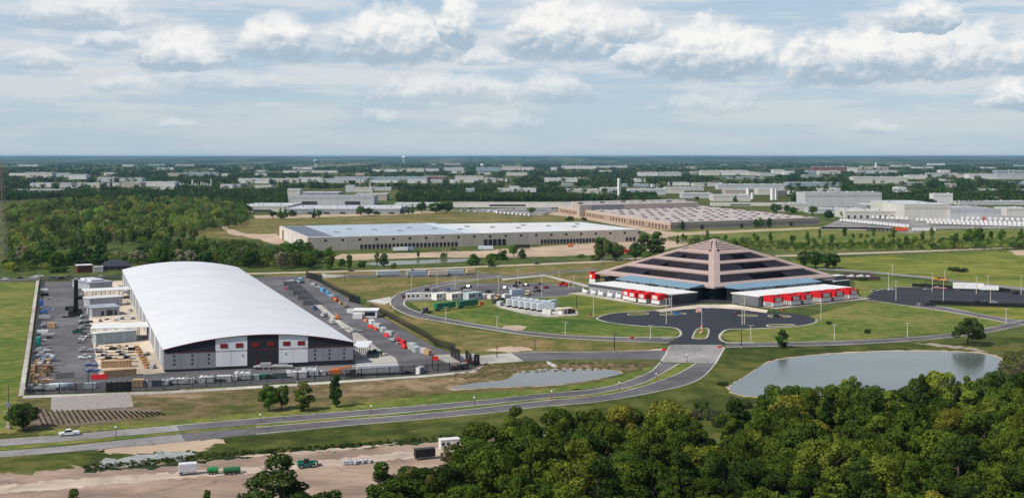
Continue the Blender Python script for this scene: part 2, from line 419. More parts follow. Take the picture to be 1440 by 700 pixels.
sheet('lawn', [(355, 386), (560, 381), (720, 373), (860, 368), (895, 365), (905, 380), (830, 400), (760, 397), (600, 397), (560, 412), (548, 420), (515, 420), (470, 405), (440, 393)], .018, GR_OLIVE, rag=1, label='olive lawn between the warehouse yard and the back road')
sheet('lawn', [(1010, 470), (1140, 444), (1210, 425), (1300, 427), (1425, 452), (1380, 463), (1180, 480), (1030, 482)], .02, GR_LAWN, label='lawn between the circle drive and the pond road')
sheet('lawn', [(745, 418), (800, 410), (925, 432), (918, 437), (850, 444), (830, 445), (770, 440)], .022, GR_YEL, label='mown yellow-green lawn beside the generator row')
sheet('lawn', [(575, 424), (680, 420), (770, 440), (845, 450), (955, 466), (950, 474), (840, 474), (690, 458), (600, 440)], .02, GR_LAWN, label='green lawn inside the ring road')
sheet('lawn', [(640, 438), (690, 432), (745, 440), (790, 447), (850, 452), (940, 462), (946, 468), (930, 472), (840, 471), (745, 462), (680, 451)], .028, GR_DEEP, rag=1.5, label='deeper green middle of the ring lawn')
sheet('rubble', [(704, 460), (712, 457.5), (722, 457), (738, 459), (736, 463), (722, 465), (710, 463.5)], .04, SAND, rag=1.5, label='patch of pale rubble on the ring lawn')
sheet('rubble', [(685, 492), (705, 487), (745, 489), (748, 493), (715, 494), (700, 495)], .034, SAND, rag=1.5, label='pale bare patch above the gate road')
sheet('lawn', [(515, 425), (550, 422), (556, 440), (640, 459), (760, 475), (930, 484), (925, 494), (720, 494), (640, 497), (600, 480), (540, 446)], .021, GR_OLIVE, label='dry lawn outside the ring road')
sheet('lawn', [(-60, 396), (54, 396), (30, 556), (40, 560), (200, 560), (420, 545), (670, 524), (690, 512), (925, 508), (880, 538), (700, 560), (500, 575), (240, 597), (-60, 622)], .016, GR_BANK, label='dry grass bank in front of the fenced yard')
sheet('lawn', [(-60, 396), (52, 397), (24, 560), (30, 607), (-60, 615)], .02, GR_LAWN, rag=1, label='green grass strip left of the fenced yard')
sheet('lawn', [(60, 604), (260, 590), (480, 568), (640, 553), (760, 547), (860, 534), (925, 512), (880, 539), (700, 561), (500, 576), (260, 596), (60, 611)], .024, GR_LAWN, rag=1.5, label='greener grass along the boulevard')
sheet('lawn', [(-60, 645), (250, 622), (500, 599), (700, 582), (880, 558), (960, 536), (1000, 512), (1030, 486), (1200, 484), (1500, 470), (1500, 590), (1100, 620), (700, 606), (500, 625), (200, 650), (-60, 668)], .017, GR_DARK, label='dark green verge below the boulevard')
sheet('lawn', [(160, 553), (640, 530), (672, 519), (690, 533), (640, 546), (540, 556), (360, 565), (200, 578)], .026, GR_DRY, rag=2.5, label='brown dry patch on the bank under the fence')
sheet('bank', [(672, 512), (930, 508), (905, 516), (880, 522), (860, 516), (740, 518), (700, 528), (660, 537), (625, 541), (640, 528)], .028, GR_DRY, rag=2, label='brown bank above the small pond')
# ---- dirt
sheet('dirt', [(-80, 671), (60, 662), (130, 654), (250, 650), (330, 642), (480, 632), (640, 619), (720, 612), (830, 604), (960, 605), (1000, 640), (900, 760), (-80, 760)], .03, DIRT, rag=2.5, label='bare brown earth along the bottom of the scene')
sheet('track', band([(-80, 690), (90, 674), (250, 664), (400, 652), (520, 640), (640, 628), (790, 606)], [(-80, 702), (90, 686), (250, 673), (400, 661), (520, 650), (640, 638), (800, 614)]), .045, TRACK, rag=1.2, label='pale vehicle track over the bare earth')
sheet('dirt', [(140, 632), (180, 624), (250, 618), (315, 614), (312, 622), (285, 632), (200, 638), (150, 638)], .032, SAND, rag=3, label='sandy bare patch beside the boulevard')
sheet('puddle', [(136, 652), (165, 644), (230, 637), (275, 636), (268, 642), (200, 650), (150, 658)], .036, mat('wet_gravel', (.30, .30, .28), .5, .4, .3, detail=8), rag=3, label='pale wet gravel in the ditch')
sheet('ditch', [(120, 660), (220, 652), (330, 640), (480, 628), (640, 615), (700, 609), (700, 612), (640, 620), (480, 632), (330, 645), (220, 657), (120, 664)], .037, grass('ditch_weeds', [(.012, .025, .006), (.02, .04, .01), (.04, .06, .016)], .05, .3), rag=1.5, label='dark weedy ditch along the bare earth')
sheet('puddle', [(330, 641), (420, 635), (500, 628), (560, 622), (556, 624), (500, 631), (420, 638), (340, 643)], .04, TRACK, rag=1, label='thin pale strip of silt beside the ditch')
sheet('dirt', [(455, 364), (480, 357), (560, 356), (660, 353), (740, 348), (830, 342), (905, 336), (985, 336), (960, 346), (905, 356), (850, 358), (800, 360), (720, 362), (600, 362), (500, 366)], .03, SAND, rag=1.2, label='orange construction earth in front of the dock warehouse')
sheet('dirt', [(296, 311), (302, 310.5), (330, 324), (348, 329), (392, 329), (400, 340), (392, 345), (362, 336), (325, 329), (312, 321)], .031, SAND, rag=2, label='bare earth track across the field')
sheet('dirt', [(355, 303), (480, 301), (600, 297), (620, 299), (500, 304), (400, 307), (360, 307)], .031, SAND, rag=1, label='sandy strip in front of the grey plant')
sheet('dirt', [(760, 300), (790, 298), (950, 327), (1160, 319), (1240, 320), (1240, 322), (1150, 321.5), (960, 330.5), (930, 335), (895, 322), (820, 308)], .03, SAND, rag=.8, label='sandy apron round the brown factory')
sheet('dirt', [(1418, 353), (1440, 351), (1460, 350), (1460, 359), (1430, 359)], .031, SAND, rag=1.5, label='bare patch in the right-hand meadow')
sheet('car_park', [(1150, 322), (1180, 309), (1240, 304), (1460, 300), (1460, 321), (1320, 322), (1280, 328), (1230, 324)], .03, CONCG, label='pale trailer yard of the far plant')
sheet('car_park', [(620, 296), (770, 291), (790, 296), (760, 303), (690, 299)], .03, CONCG, label='grey service yard below the elevated gallery')
# ---- warehouse yard
sheet('yard', [(58, 396), (395, 390), (432, 388), (500, 425), (540, 447), (610, 487), (640, 498), (676, 514), (661, 522), (420, 537), (230, 548), (37, 555)], .05, ASPHY, label='grey asphalt yard round the arched warehouse')
sheet('concrete_pad', [(115, 399), (176, 394), (233, 524), (141, 532), (130, 482), (124, 440)], .08, CREAM, rag=.4, label='cream concrete pad beside the warehouse')
sheet('concrete_pad', [(495, 463), (507, 470), (536, 493), (556, 503), (560, 511), (500, 513)], .08, CONC, label='concrete pad at the front corner of the warehouse')
sheet('concrete_pad', [(400, 395), (412, 393), (446, 424), (480, 452), (500, 464), (490, 468), (452, 437)], .08, CONC, label='concrete strip along the warehouse flank')
sheet('concrete_pad', [(606, 499), (668, 497), (674, 507), (641, 514), (630, 511)], .08, CONC, label='concrete slab inside the corner gate')
sheet('concrete_pad', [(672, 500), (718, 496), (737, 508), (676, 512)], .08, CONC, label='concrete apron outside the corner gate')
sheet('patch', [(78, 525), (105, 523), (104, 531), (78, 533)], .062, mat('tar', (.045, .043, .043), .9, .2, .5), label='darker square patch in the yard asphalt')
for p in ([(55, 394), (49, 440), (41, 500), (33, 556)],):
    sheet('retaining_strip', band(p, [(x-4-(y-394)*.02, y+1) for x, y in p]), .07, CONC, label='pale concrete strip along the yard fence')
sheet('retaining_strip', band([(33, 556), (230, 550), (420, 539), (600, 527), (664, 521), (676, 514)], [(31, 560), (230, 553.5), (420, 542.5), (600, 530), (668, 523.5), (680, 514)]), .07, CONC, label='pale concrete strip below the front fence')
sheet('erosion_mat', [(72, 559), (183, 552), (188, 572), (71, 579)], .09, mat('mat_blocks', (.30, .265, .24), .95, .35, .9, bump=.5), label='pale grey block mat on the bank')
sheet('concrete_pad', [(452, 384), (462, 386), (492, 387), (470, 390), (455, 391)], .06, CONC, label='concrete apron behind the back gate')
sheet('planting_bed', [(46, 573), (72, 579), (190, 573), (226, 575), (222, 583), (120, 597), (48, 600)], .034, mat('tilled_soil', (.17, .125, .09), .95, .3, .3, bump=.4), rag=1.5, label='brown tilled planting bed on the bank')
sheet('road', band([(-60, 396), (0, 393.3), (60, 389.8), (150, 387.5), (180, 387)], [(-60, 399), (0, 396.3), (60, 392.6), (150, 390), (180, 389.4)]), .045, ASPH, label='grey road behind the yard')
# ---- ring road and car park
ring_out = [(941, 482), (840, 478), (754, 472.5), (690, 463.5), (626, 453), (583, 445.5), (561, 437), (551, 430), (549, 422.5), (556, 415.5), (572, 408.6), (594, 403), (626, 397), (668, 391.4), (707, 388), (760, 384), (840, 378)]
ring_in = [(946, 474), (840, 473.5), (754, 467.5), (690, 458.8), (636, 449.5), (594, 440.3), (575, 433.5), (568, 427.5), (570, 422), (578, 415), (590, 410), (612, 404.5), (632, 399.5), (672, 393.4), (707, 390.2), (760, 386), (840, 380)]
sheet('road', band(smooth_px(ring_out, False), smooth_px(ring_in, False)), .055, ASPH, label='grey ring road curving round the lawn')
kerb(ring_in, .9, label='pale kerb inside the ring road'); kerb(ring_out, .9, label='pale kerb outside the ring road')
sheet('car_park', [(571, 424), (575, 413), (590, 407), (630, 400), (700, 398.6), (765, 398), (800, 402.5), (822, 404), (812, 410), (795, 416), (752, 419), (704, 421), (675, 421)], .052, ASPH, label='grey car park behind the office trailers')
kerb([(630, 400), (700, 398.6), (765, 398), (800, 402.5), (827, 403)], .9, False, label='pale kerb behind the car park'); kerb([(745, 419.5), (795, 416.5), (812, 411)], .9, False, label='pale kerb in front of the car park')
sheet('track', band([(705, 392), (765, 386), (828, 401)], [(707, 394), (765, 388), (826, 404)]), .04, CONC, label='pale concrete path to the left wing')
sheet('road', band([(372, 389), (500, 386.5), (620, 385), (700, 385), (712, 388)], [(372, 391.5), (500, 390), (620, 389.5), (690, 389.5), (705, 390)]), .056, ASPHY, label='asphalt strip behind the fence where trailers stand')
sheet('track', [(515, 423), (549, 417), (550, 424), (540, 428)], .05, CONC, label='concrete apron between side gate and ring road')
sheet('road', band([(340, 384), (560, 378.6), (720, 372), (840, 367), (905, 361.5)], [(340, 386), (560, 380.6), (720, 374), (840, 369), (905, 363.2)]), .05, TRACK, label='pale country road behind the site')
sheet('road', band([(1090, 359), (1180, 356), (1300, 352), (1460, 345.5)], [(1090, 361), (1180, 358.2), (1300, 354), (1460, 348)]), .05, TRACK, label='pale country road across the meadow')
sheet('road', band([(1150, 376), (1230, 382), (1300, 388.5), (1360, 396), (1460, 406)], [(1150, 378.5), (1230, 384.3), (1300, 391), (1360, 399), (1460, 410)]), .05, CONCG, label='grey service road behind the right-hand car park')
# ---- circle drive and roads to the right
sheet('drive', [(840, 447), (856, 441.5), (880, 439), (918, 437), (960, 433), (1010, 431), (1077, 438), (1112, 440.5), (1136, 444), (1148, 449), (1145, 454), (1117, 459), (1061, 462), (1026, 463), (1015, 468), (1012, 475), (1022, 482), (1030, 484), (935, 484), (950, 477), (957, 471), (955, 464), (941, 460), (903, 458.5), (864, 454.5), (845, 450.5)], .06, ASPHD, label='new black asphalt circle drive before the pyramid')
kerb([(1148, 449), (1145, 454), (1117, 459), (1061, 462), (1026, 463), (1015, 468), (1012, 475), (1022, 481.3), (1060, 481)], 1.1, label='pale kerb right of the circle drive')
kerb([(918, 437), (880, 439), (856, 441.5), (840, 447), (845, 450.5), (864, 454.5), (903, 458.5), (941, 460), (955, 464), (957, 471), (948, 475), (930, 475.5)], 1.1, label='pale kerb left of the circle drive')
sheet('pavement', [(918, 436), (940, 433), (985, 428), (1030, 428), (1080, 436), (1078, 440), (1040, 435), (1000, 433), (960, 435), (930, 439)], .085, CREAM, label='cream pavement along the pyramid entrance')
def island(px, gr, label):
    sheet('traffic_island', smooth_px(px), .14, gr, label=label); kerb(px, .7, True, .17, True, label='pale kerb round '+label)
island([(974, 474), (981, 462.5), (996, 462.5), (993, 475.5), (977, 476)], GR_LAWN, 'the grass island in the drive mouth')
island([(884, 441), (898, 439), (911, 440), (908, 442.5), (886, 443)], GR_OLIVE, 'the small island at the left of the drive')
island([(930, 441.5), (960, 440), (962, 441.8), (935, 443.5)], GR_OLIVE, 'the thin island beside the blue car')
island([(1040, 442), (1062, 443), (1063, 444.8), (1042, 444.3)], GR_OLIVE, 'the thin island beside the dark red car')
island([(1082, 443), (1106, 443.5), (1110, 446), (1085, 446.3)], GR_OLIVE, 'the island beside the olive car')
island([(1081, 456.5), (1112, 456), (1115, 457.5), (1084, 459.5)], GR_OLIVE, 'the thin island at the right rim of the drive')
rt = [(1020, 482.5), (1100, 481.5), (1180, 479.5), (1271, 475), (1328, 470), (1385, 462), (1440, 450), (1480, 445)]
rb = [(1020, 488), (1100, 486.5), (1180, 485), (1271, 480), (1328, 475), (1385, 468), (1440, 457), (1480, 452)]
sheet('road', band(smooth_px(rt, False), smooth_px(rb, False)), .056, ASPH, label='grey road above the large pond'); kerb(rt, .8, label='pale kerb on the lawn side of the pond road'); kerb(rb, .8, label='pale kerb on the pond side of the pond road')
r2t = [(1290, 426.5), (1330, 432), (1380, 442), (1425, 449.5), (1450, 451)]
r2b = [(1286, 431.5), (1330, 437.5), (1380, 446.5), (1422, 455), (1440, 456)]
sheet('road', band(r2t, r2b), .058, ASPH, label='short road from the right-hand car park'); kerb(r2t, .8, False, label='pale upper kerb of the short road'); kerb(r2b, .8, False, label='pale lower kerb of the short road')
sheet('lawn', [(1312, 431), (1460, 433), (1460, 450), (1425, 448.5), (1380, 441)], .03, GR_YEL, label='yellow-green lawn below the right-hand car park')
sheet('car_park', [(1213, 421), (1232, 408.5), (1260, 404), (1284, 404), (1340, 405.5), (1420, 408), (1470, 409), (1470, 431), (1308, 427), (1287, 431), (1240, 424)], .052, ASPHD, label='dark asphalt car park right of the pyramid')
kerb([(1213, 421.5), (1240, 424.5), (1287, 431.3)], .9, False, label='pale kerb below the right-hand car park'); kerb([(1232, 408.3), (1260, 403.7), (1284, 403.7)], .9, False, label='pale kerb behind the right-hand car park')
# ---- boulevard
ut = [(-60, 624), (0, 618.5), (100, 611), (250, 598), (360, 588.5), (480, 579), (556, 573), (640, 566), (700, 560.5), (760, 554), (823, 548.5), (870, 540), (901, 528.7), (917, 521), (928, 510)]
ub = [(-60, 633), (0, 627.5), (100, 619.5), (250, 606), (360, 596.5), (480, 586.7), (556, 581), (640, 573), (700, 567), (760, 560.5), (823, 555), (854, 550.5), (901, 539.7), (930, 525.5), (955, 511)]
lt = [(-60, 640), (0, 634), (100, 626), (250, 610), (360, 601), (480, 590.7), (556, 585), (640, 577.5), (700, 571), (760, 564), (820, 559), (854, 554.8), (901, 544), (945, 529), (967, 518), (978, 511)]
lb = [(-60, 651), (0, 643), (100, 635), (250, 621.5), (360, 610.5), (480, 599), (556, 592.5), (640, 585), (700, 579), (760, 571.7), (820, 567), (860, 562), (901, 555), (948, 545.5), (977, 536.5), (994, 525), (1006, 511)]
sheet('road', band(smooth_px(ut, False), smooth_px(ub, False)), .055, ASPH, label='upper carriageway of the boulevard')
sheet('road', band(smooth_px(lt, False), smooth_px(lb, False)), .057, ASPH, label='lower carriageway of the boulevard')
sheet('road', [(-60, 624.2), (0, 618.7), (100, 611.2), (248, 598.3), (252, 605.8), (100, 619.3), (0, 627.3), (-60, 632.8)], .066, CONCG, label='old concrete stretch of the upper carriageway')
sheet('road', [(-60, 640.2), (0, 634.2), (100, 626.2), (254, 610), (260, 620.5), (100, 634.8), (0, 642.8), (-60, 650.8)], .066, CONCG, label='old concrete stretch of the lower carriageway')
sheet('crossing', [(930, 509), (941, 490), (943, 484.5), (1013, 484.5), (1018, 488), (1008, 511), (970, 510)], .07, CONCG, label='pale concrete crossing before the drive mouth')
sheet('lawn', band([(955, 511.5), (930, 526), (901, 540), (854, 551), (760, 561), (700, 567.5), (480, 587.2), (250, 606.5), (0, 628), (-60, 633.5)], [(978, 511.5), (967, 517.5), (945, 528.5), (901, 543.5), (854, 554.3), (760, 563.5), (700, 570.5), (480, 590.2), (250, 609.5), (0, 633.5), (-60, 639.5)]), .05, GR_LAWN, label='green median strip of the boulevard')
for e, t in ((ut, 'upper kerb of the upper carriageway'), (ub[4:], 'median kerb of the upper carriageway'), (lt[4:], 'median kerb of the lower carriageway'), (lb[4:], 'lower kerb of the lower carriageway')): kerb(e, .55, label='pale '+t)
kerb([(1006, 511), (1014, 497), (1019, 488.5)], .8, False, label='pale kerb right of the concrete crossing'); kerb([(928, 510), (936, 499), (942, 486)], .8, False, label='pale kerb left of the concrete crossing')
gt = [(718, 496.3), (760, 495.2), (800, 494.8), (870, 494.3), (939, 492)]
gb = [(736, 508), (790, 505.6), (850, 505), (931, 505.5)]
sheet('road', band(gt, gb), .056, ASPH, label='grey road from the crossing to the corner gate'); kerb(gt, .8, False, label='pale upper kerb of the gate road')
sheet('track', [(905, 494), (920, 490.5), (932, 489.5), (936, 492), (930, 494)], .03, CREAM, rag=.6, label='sandy patch at the end of the gate road')
# ---- ponds
big = [(1026, 547), (1031, 539), (1050, 528), (1075, 512), (1100, 505), (1150, 499), (1230, 494.5), (1300, 493.5), (1340, 494.5), (1380, 497), (1402, 502), (1411, 510), (1408, 520), (1395, 527), (1370, 534), (1340, 541), (1300, 549), (1200, 557), (1120, 559), (1060, 557), (1035, 553)]
sheet('pond_shore', [(1215+(x-1215)*1.012, 527+(y-527)*1.045) for x, y in smooth_px(big)], .03, SAND, rag=.8, label='pale shore round the large pond')
sheet('pond', smooth_px(big), .06, LAKE, label='large pale grey pond before the wood')
small = [(633, 544.5), (667, 538.5), (709, 534), (724, 526), (742, 521), (778, 519), (822, 518.5), (856, 520), (873, 524), (862, 528.5), (822, 536), (778, 541), (711, 544), (655, 546.5), (638, 546.8)]
sheet('pond_shore', [(760+(x-760)*1.02, 532+(y-532)*1.07) for x, y in smooth_px(small)], .035, SAND, rag=1, label='pale stony shore round the small pond')
sheet('pond', smooth_px(small), .065, WATER, label='small narrow pond beside the boulevard')
sheet('canal', [(512, 371), (540, 367.3), (600, 365.3), (660, 363.3), (668, 366), (640, 368.5), (590, 371), (530, 373.5)], .05, WATER, rag=.6, label='narrow water channel before the dock warehouse')
sheet('riprap', [(766, 508), (772, 507.5), (782, 514), (778, 516), (772, 513)], .05, mat('riprap_stone', (.5, .46, .42), .95, .4, 1.2), rag=1, label='pale stone spillway into the small pond')
sheet('riprap', [(1280, 481), (1330, 484), (1380, 491), (1400, 499), (1388, 498), (1360, 491), (1310, 485.5)], .05, mat('riprap_rubble', (.30, .25, .2), .95, .5, .6), rag=2, label='strip of rubble above the large pond')
# ---- painted markings
mk = MB()
def stall(a, b, n, length):
    A, B = G(*a), G(*b); d = (B-A)/n; q = Vector((-d.y, d.x, 0)).normalized()*length
    for i in range(n+1):
        p = A+d*i; t = d.normalized()*.09
        mk.add([p-t+Vector((0, 0, .075)), p+t+Vector((0, 0, .075)), p+t+q+Vector((0, 0, .075)), p-t+q+Vector((0, 0, .075))], [(0, 1, 2, 3)])
stall((600, 407), (760, 404), 34, 5.2); stall((620, 412), (780, 409), 34, 5.2); stall((1250, 412), (1440, 415), 34, 5.2); stall((1260, 419), (1440, 424), 30, 5.2); stall((60, 420), (44, 500), 30, -5.5)
o = link('road_marking', mk.mesh('road_marking', mat('white_paint_line', (.22, .22, .22), .7, .3, .8)), kind='structure'); o['label'] = 'white parking bay lines'
# ------------------------------------------------------------------ the arched warehouse
def warehouse():
    t = thing('warehouse', 'huge white arched-roof warehouse with black, grey and white front inside a fenced yard', 'warehouse', (0, 0, 0))
    FL, FR, BL = G(231, 490.5, 9), G(497, 480.5, 9), G(173, 379, 9)
    for p in (FL, FR, BL): p.z = 0
    U, V = FR-FL, BL-FL; W, D = U.length, V.length
    un, vn = U.normalized(), V.normalized()
    nf = Vector((un.y, -un.x, 0)); ns = Vector((-vn.y, vn.x, 0))
    def P(u, z, off=0, v=0): q = FL+U*u+V*v+nf*off; return (q.x, q.y, z)
    zr = lambda u: 9+4.5*(1-(2*u-1)**2)
    # body
    n = 24; vs = []; fs = []
    for v in (0, 1):
        for i in range(n+1):
            u = i/n; vs.append(P(u, zr(u)-.35, 0, v)); vs.append(P(u, 0, 0, v))
    k = 2*(n+1)
    for i in range(n):
        fs += [(2*i, 2*i+1, 2*i+3, 2*i+2), (k+2*i+2, k+2*i+3, k+2*i+1, k+2*i)]
    fs += [(0, k, k+1, 1), (2*n+1, k+2*n+1, k+2*n, 2*n)]
    body = part('wall', MB().add(vs, fs), WALL, t, (.30, .31, .34))
    # roof: curved sheets between standing seams, each overlapping strip a part
    def strip(v0, v1, dz):
        vs = []; fs = []; a, b = -.008, 1.008
        for v in (v0, v1):
            for i in range(n+1):
                u = a+(b-a)*i/n; z = 9+4.5*(1-(2*u-1)**2)
                vs += [P(u, z+dz, 0, v), P(u, z+dz-.3, 0, v)]
        for i in range(n):
            fs += [(2*i, 2*i+2, k+2*i+2, k+2*i), (2*i+1, k+2*i+1, k+2*i+3, 2*i+3), (2*i, 2*i+1, 2*i+3, 2*i+2), (k+2*i, k+2*i+2, k+2*i+3, k+2*i+1)]
        fs += [(0, k, k+1, 1), (2*n, 2*n+1, k+2*n+1, k+2*n)]
        return MB().add(vs, fs)
    rm = mat('white_metal_roof', (.60, .61, .63), .6, .07, .03, spec=.3, detail=3)
    ns_ = 18
    for i in range(ns_):
        v0 = -.0018+1.006*i/ns_; v1 = -.0018+1.006*(i+1)/ns_
        part('roof_panel', strip(v0, v1-.0004, .012 if i % 2 else .0), rm, t)
    # front panels, set proud of the body
    def slab(name, u0, u1, z0, z1, col, off, m=WALL, arc=False, parent=t, th=.12):
        vs = []; fs = []; q = 10 if arc else 1
        for i in range(q+1):
            u = u0+(u1-u0)*i/q; zt = zr(u)-.37+z1 if arc else z1
            for o in (off, off-th):
                vs += [P(u, z0, o), P(u, zt, o)]
        for i in range(q):
            a = 4*i; fs += [(a, a+4, a+5, a+1), (a+1, a+5, a+7, a+3), (a+2, a+3, a+7, a+6), (a, a+2, a+6, a+4)]
        fs += [(0, 1, 3, 2), (4*q, 4*q+2, 4*q+3, 4*q+1)]
        return part(name, MB().add(vs, fs), m, parent, col)
    WH, GY, DK = (.66, .67, .70), (.235, .24, .265), (.022, .022, .027)
    cuts = [0, .263, .43, .595, .753, 1]
    for i in range(5):
        a, b = cuts[i]+.0007, cuts[i+1]-.0007
        if i in (0, 4):
            w = 3 if i == 0 else 3
            for j in range(w):                                        # vertical cassette panels
                slab('grey_panel', a+(b-a)*j/w+.0005, a+(b-a)*(j+1)/w-.0005, 1.0 if i == 0 else 1.9, 7.3, GY, .2)
            slab('dark_panel', a, b, 7.42, 0, DK, .2, arc=True)
            slab('base_panel', a, b, 0.01, .96 if i == 0 else 1.86, (.018, .019, .026), .26)
        elif i in (1, 3):
            for j in range(2):
                slab('white_panel', a+(b-a)*j/2+.0005, a+(b-a)*(j+1)/2-.0005, 1.3 if i == 1 else 1.7, 7.3, WH, .24)
            slab('white_panel', a, b, 7.42, 0, WH, .24, arc=True)
            slab('base_panel', a, b, 0.01, 1.26 if i == 1 else 1.66, (.018, .019, .026), .26)
        else:
            slab('dark_panel', a, b, 0.01, 7.3, DK, .3); slab('dark_panel', a, b, 7.42, 0, DK, .3, arc=True)
    slab('red_stripe', .001, .999, 7.305, 7.415, (.25, .015, .02), .33, PAINT, th=.2)
    def edge():
        vs = []; fs = []
        for i in range(n+1):
            u = -.006+1.012*i/n; z = zr(min(max(u, 0), 1))
            for o in (D*.0018+.2, D*.0018+.06): vs += [P(u, z-.3, o), P(u, z-.08, o)]
        for i in range(n):
            a = 4*i; fs += [(a, a+4, a+5, a+1), (a+1, a+5, a+7, a+3), (a+2, a+3, a+7, a+6), (a, a+2, a+6, a+4)]
        return MB().add(vs, fs)
    part('red_fascia', edge(), PAINT, t, (.16, .012, .016))
    for u in (.307, .388, .472, .553, .638, .716):
        f = slab('red_window', u-.0175, u+.0175, 8.7, 10.1, (.30, .010, .014), .42, PAINT)
        slab('window_frame', u-.0195, u+.0195, 8.55, 10.25, DK, .36, PAINT, parent=f, th=.05)
        for q in (-.3, .3): slab('louvre', u-.016, u+.016, 9.4+q-.08, 9.4+q+.08, (.2, .005, .006), .47, PAINT, parent=f, th=.05)
    for u in (.05, .143, .228, .79, .868, .948):
        for z in (2.6, 4.2, 5.8): slab('wall_vent', u-.0045, u+.0045, z, z+.75, (.03, .03, .035), .28, PAINT, th=.1)
    for u in (.475, .55): slab('red_door_strip', u-.003, u+.003, .3, 3.6, (.16, .01, .015), .36, PAINT)
    for u in (.405, .632): slab('wall_lamp', u-.003, u+.003, 5.2, 5.6, (.05, .05, .05), .42, PAINT, th=.3)
    # left flank: bays with pilasters
    def Q(v, z, off): q = FL+V*v+ns*off; return (q.x, q.y, z)
    bay = MB(); nb = 24
    for i in range(nb):
        v0, v1 = (i+.08)/nb, (i+.92)/nb
        vs = [Q(v0, .9, .02), Q(v1, .9, .02), Q(v1, 8.4, .02), Q(v0, 8.4, .02), Q(v0, .9, .16), Q(v1, .9, .16), Q(v1, 8.4, .16), Q(v0, 8.4, .16)]
        mb = MB().add(vs, [(4, 7, 6, 5), (0, 1, 5, 4), (1, 2, 6, 5), (2, 3, 7, 6), (3, 0, 4, 7)])
        part('flank_panel', mb, WALL, t, (.44, .45, .47) if i % 2 else (.27, .28, .30))
    for i in range(0, nb+1, 2):
        a, b = Q(i/nb, 0, .3), Q(i/nb, 8.8, .3)
        part('downpipe', MB().cyl(a, b, .14, n=6), STEEL, t)
    return t, P, U, V, FL
WHS, WP, WU, WV, WFL = warehouse()

